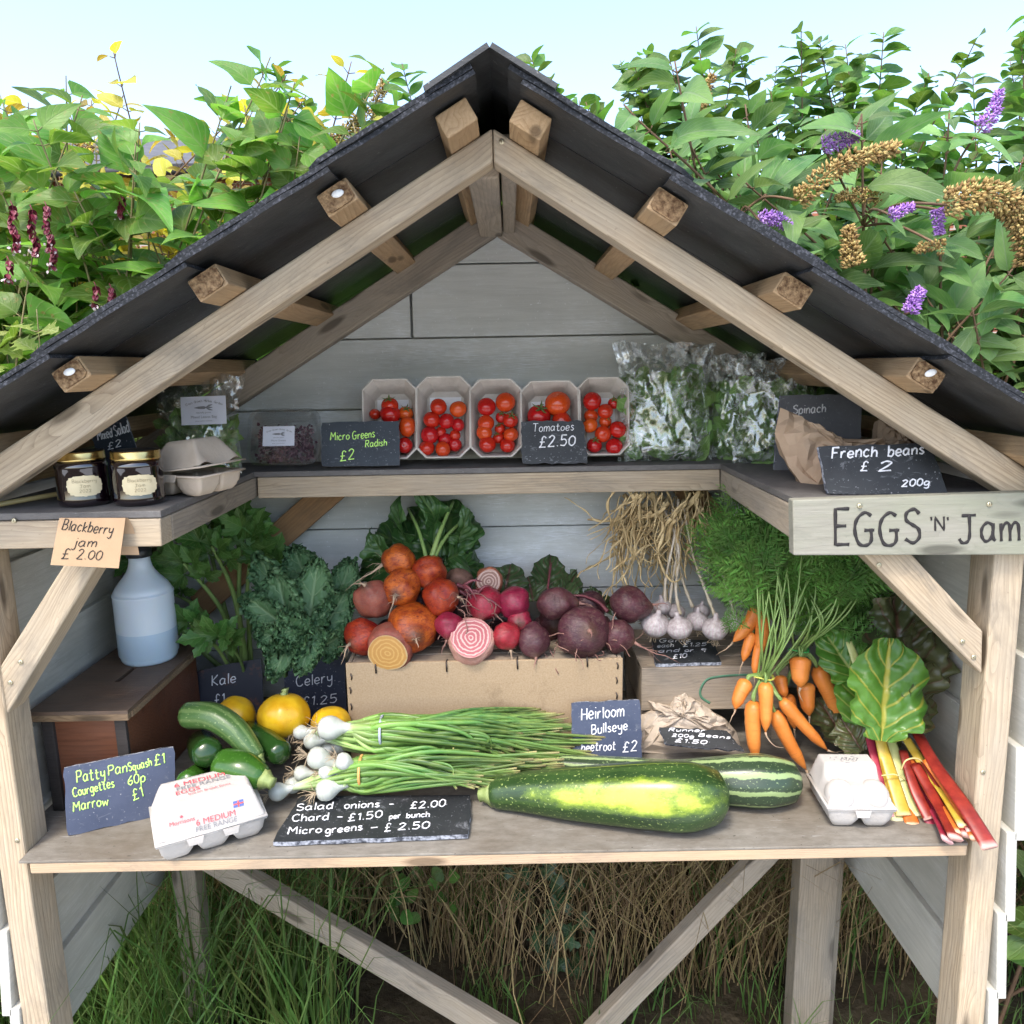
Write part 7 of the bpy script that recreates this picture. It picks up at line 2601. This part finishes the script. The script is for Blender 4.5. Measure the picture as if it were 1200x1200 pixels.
# a looser hedge of small leafed bushes filling the distance, each its own plant
HB = [(-2.6, 2.6, 2.2), (-1.3, 2.4, 2.2), (-.1, 2.0, 2.5), (.9, 2.0, 2.7), (1.9, 2.1, 2.75), (3.0, 2.2, 2.8), (4.1, 2.4, 2.8), (-3.9, 2.6, 2.5)]
HN = ['behind the golden shrub at far left', 'behind the heart leaved shrub', 'hidden by the roof ridge', 'with bare brown canes, right of the roof ridge', 'behind the lilac spikes', 'beyond the brown seed spikes at right', 'at the far right', 'at the far left']
for i, (x, y, h) in enumerate(HB):
    h += .16
    bush('hedge_bush', 'leafy green bush ' + HN[i], 'shrubs behind the stall', 62, (x - .5, x + .5, y - .2, y + .4), (x - .85, x + .85, y - .35, y + .6, h * .70, h * .97), M['hedge'], M['twig'], (.07, .135), (.48, .7), ovate, 26, 5, 2, .005, .15, (.1, .5), 0, seed=50 + i, upb=.3, minv=.42)

# brick house beyond the garden, mostly hidden
bk = NT('red_brick_courses')
bt = bk.n('TexBrick')
cb_ = bk.n('CombineXYZ')
sp = bk.n('SeparateXYZ')
bk.l(bk.n('TexCoord').outputs['Object'], sp.inputs[0])
bk.l(sp.outputs[0], cb_.inputs[0])
bk.l(sp.outputs[2], cb_.inputs[1])
bk.l(cb_.outputs[0], bt.inputs['Vector'])
bt.inputs['Scale'].default_value = 1.0
bt.inputs['Brick Width'].default_value = .225
bt.inputs['Row Height'].default_value = .075
bt.inputs['Mortar Size'].default_value = .008
bt.inputs['Color1'].default_value = (0.34, 0.13, 0.075, 1)
bt.inputs['Color2'].default_value = (0.24, 0.09, 0.055, 1)
bt.inputs['Mortar'].default_value = (0.42, 0.38, 0.33, 1)
M['brick'] = bk.fin(bt.outputs[0], .85, .2)
tile = simple('grey_roof_tiles', (0.08, 0.08, 0.085), (0.14, 0.14, 0.145), 6, .7, .5, 30, .3, (1, 1, 6))
oH = thing('brick_house', (-5, 11, 0), 'red brick house with a low grey tiled roof far behind the left shrubs', 'house')
m = MB()
m.box((-5.0, 12.0, 2.2), (6.4, 2.6, 4.4))
m.build('wall', M['brick'], oH, smooth=False)
m = MB()
m.prism([(-8.5, 10.4, 4.32), (-1.5, 10.4, 4.32), (-1.5, 12.2, 5.15), (-8.5, 12.2, 5.15)], (0, -.03, .08))
m.prism([(-8.5, 13.8, 4.32), (-1.5, 13.8, 4.32), (-1.5, 12.2, 5.15), (-8.5, 12.2, 5.15)], (0, .03, .08))
m.build('roof', tile, oH, smooth=False)
m = MB()
m.tube([(-8.5, 10.36, 4.3), (-1.5, 10.36, 4.3)], .06, 10)
m.build('gutter', simple('black_gutter', (.02, .02, .022), (.03, .03, .032)), oH)
whitef = simple('white_frame_paint', (.7, .7, .7), (.78, .78, .78))
for x in (-7.6,):
    m = MB()
    for dx in (-.55, 0, .55):
        m.box((x + dx, 10.67, 3.3), (.07, .06, 1.2))
    for dz in (-.6, .6):
        m.box((x, 10.67, 3.3 + dz), (1.17, .062, .07))
    f = m.build('window', whitef, oH, smooth=False)
    m = MB()
    m.box((x, 10.69, 3.3), (1.1, .01, 1.14))
    m.build('pane', NT('window_glass').fin((.03, .035, .04), .05, .8), f, smooth=False)
oW = MB()
oW.box((5.5, 9.2, 1.75), (6.0, .22, 3.5))
tag(oW.build('brick_wall', M['brick'], None, None, False), 'tall red brick wall glimpsed through leaves above the right roof slope', 'wall')

# ------------------------------------------------------------------ long grass, straw and weeds round the legs
def blades(n, xr, yr, hr, wr, mi, seed, lean=.5, clump=0, zf=0.0):
    rr = random.Random(seed)
    m = MB()
    for i in range(n):
        if clump and i % clump == 0:
            cx_, cy_ = rr.uniform(*xr), rr.uniform(*yr)
        if clump:
            x, y = cx_ + rr.gauss(0, .035), cy_ + rr.gauss(0, .035)
        else:
            x, y = rr.uniform(*xr), rr.uniform(*yr)
        h = rr.uniform(*hr)
        a = rr.uniform(0, 2 * pi)
        l_ = rr.uniform(.05, lean) * h
        d = Vector((cos(a), sin(a), 0))
        wv = Vector((-sin(a + 1), cos(a + 1), 0)) * rr.uniform(*wr)
        b = Vector((x, y, zf - .01))
        P = [b, b + d * l_ * .15 + Vector((0, 0, h * .4)), b + d * l_ * .5 + Vector((0, 0, h * .78)), b + d * l_ + Vector((0, 0, h * (1 - .25 * l_ / h)))]
        vs, uv = [], []
        for k, p in enumerate(P):
            w_ = wv * (1, .9, .6, .08)[k]
            vs += [p - w_, p + w_]
            uv += [(0, k / 3), (1, k / 3)]
        m.add(vs, [(0, 1, 3, 2), (2, 3, 5, 4), (4, 5, 7, 6)], mi, uv)
    return m


grassg = leafmat('green_grass_blade', (0.06, 0.12, 0.025), (0.15, 0.24, 0.06), (0.2, 0.28, 0.1), .5, .35, 1, vr=.45, hue=.03)
straw = leafmat('dry_straw_blade', (0.22, 0.15, 0.07), (0.42, 0.31, 0.16), (0.5, 0.4, 0.22), .7, .25, 1, vr=.5, hue=.02)
tag(blades(7000, (-1.6, 1.6), (.62, 1.6), (.25, .70), (.0008, .0022), 0, 41, 1.1, 26).build('dry_grass', straw, None, (0, 0, 0)), kind='stuff')
tag(blades(2600, (-1.5, -.42), (.30, 1.3), (.30, .72), (.0012, .0035), 0, 42, .9, 22).build('green_grass', grassg, None, (0, 0, 0)), kind='stuff')
tag(blades(900, (-.2, 1.6), (.7, 1.5), (.2, .45), (.0012, .003), 0, 43, .9, 22).build('weed_grass', grassg, None, (0, 0, 0)), kind='stuff')
tag(blades(9000, (-6, 6), (1.5, 8), (.10, .35), (.003, .006), 0, 44, .9, 30).build('meadow_grass', grassg, None, (0, 0, 0)), kind='stuff')
tag(blades(2600, (-1.6, 1.6), (-.27, .6), (.06, .24), (.0012, .0028), 0, 45, .9, 22).build('verge_grass', grassg, None, (0, 0, 0)), kind='stuff')
# tangle of bent straw
m = MB()
rr = random.Random(77)
for i in range(1100):
    q = Vector((rr.uniform(-.75, .75), rr.uniform(.60, 1.1), rr.uniform(.25, .82)))
    d = Vector((rr.uniform(-1, 1), rr.uniform(-.4, .4), rr.uniform(-.7, .9))).normalized()
    P = [q]
    for k in range(6):
        d = (d + Vector((rr.uniform(-.3, .3), rr.uniform(-.2, .2), rr.uniform(-.35, .12)))).normalized()
        P.append(P[-1] + d * rr.uniform(.03, .07))
    m.tube(P, rr.uniform(.0006, .0015), 4)
tag(m.build('straw_tangle', straw, None, (0, 0, 0)), kind='stuff')
ivyp = lambda v: max(.05, (min(1, v * 4) * (1 - v) ** .6 * 1.25) * (1 + .3 * (1 if int(v * 6) % 2 else -1)))
M['ivy'] = leafmat('dark_ivy_leaf', (0.02, 0.055, 0.02), (0.05, 0.10, 0.035), (0.18, 0.24, 0.13), .35, .15, 4, vr=.3)
for (px, py, Y, n, mt, nm, lab) in ((635, 1020, .72, 26, 'ivy', 'ivy_plant', 'small dark ivy plant in the straw under the middle of the shelf'), (490, 1035, .70, 16, 'hedge', 'nettle_plant', 'small bright green weed in the dry grass under the shelf'), (660, 1090, .70, 24, 'ivy', 'ivy_plant', 'dark ivy low in the grass under the marrows')):
    c = PY(px, py, Y)
    o = thing(nm, (c.x, c.y, 0), lab, 'plant')
    m, m2 = MB(), MB()
    for i in range(n):
        q = c + Vector((R.uniform(-.09, .09), R.uniform(-.05, .05), R.uniform(-.10, .05)))
        leaf(m, q, rv() + Vector((0, -.3, 0)), Vector((R.uniform(-.4, .4), -1, .5)), R.uniform(.03, .05), R.uniform(.028, .045), 4, 9, ivyp if mt == 'ivy' else ovate, .2, .2)
        if i % 3 == 0:
            m2.tube(spline([(c.x + R.uniform(-.02, .02), c.y + .03, -.01), ((c.x + q.x) / 2, c.y + .02, q.z * .6), q], 6), .0015, 5)
    m2.build('stems', M['caneg'], o)
    m.build('foliage', M[mt], o)
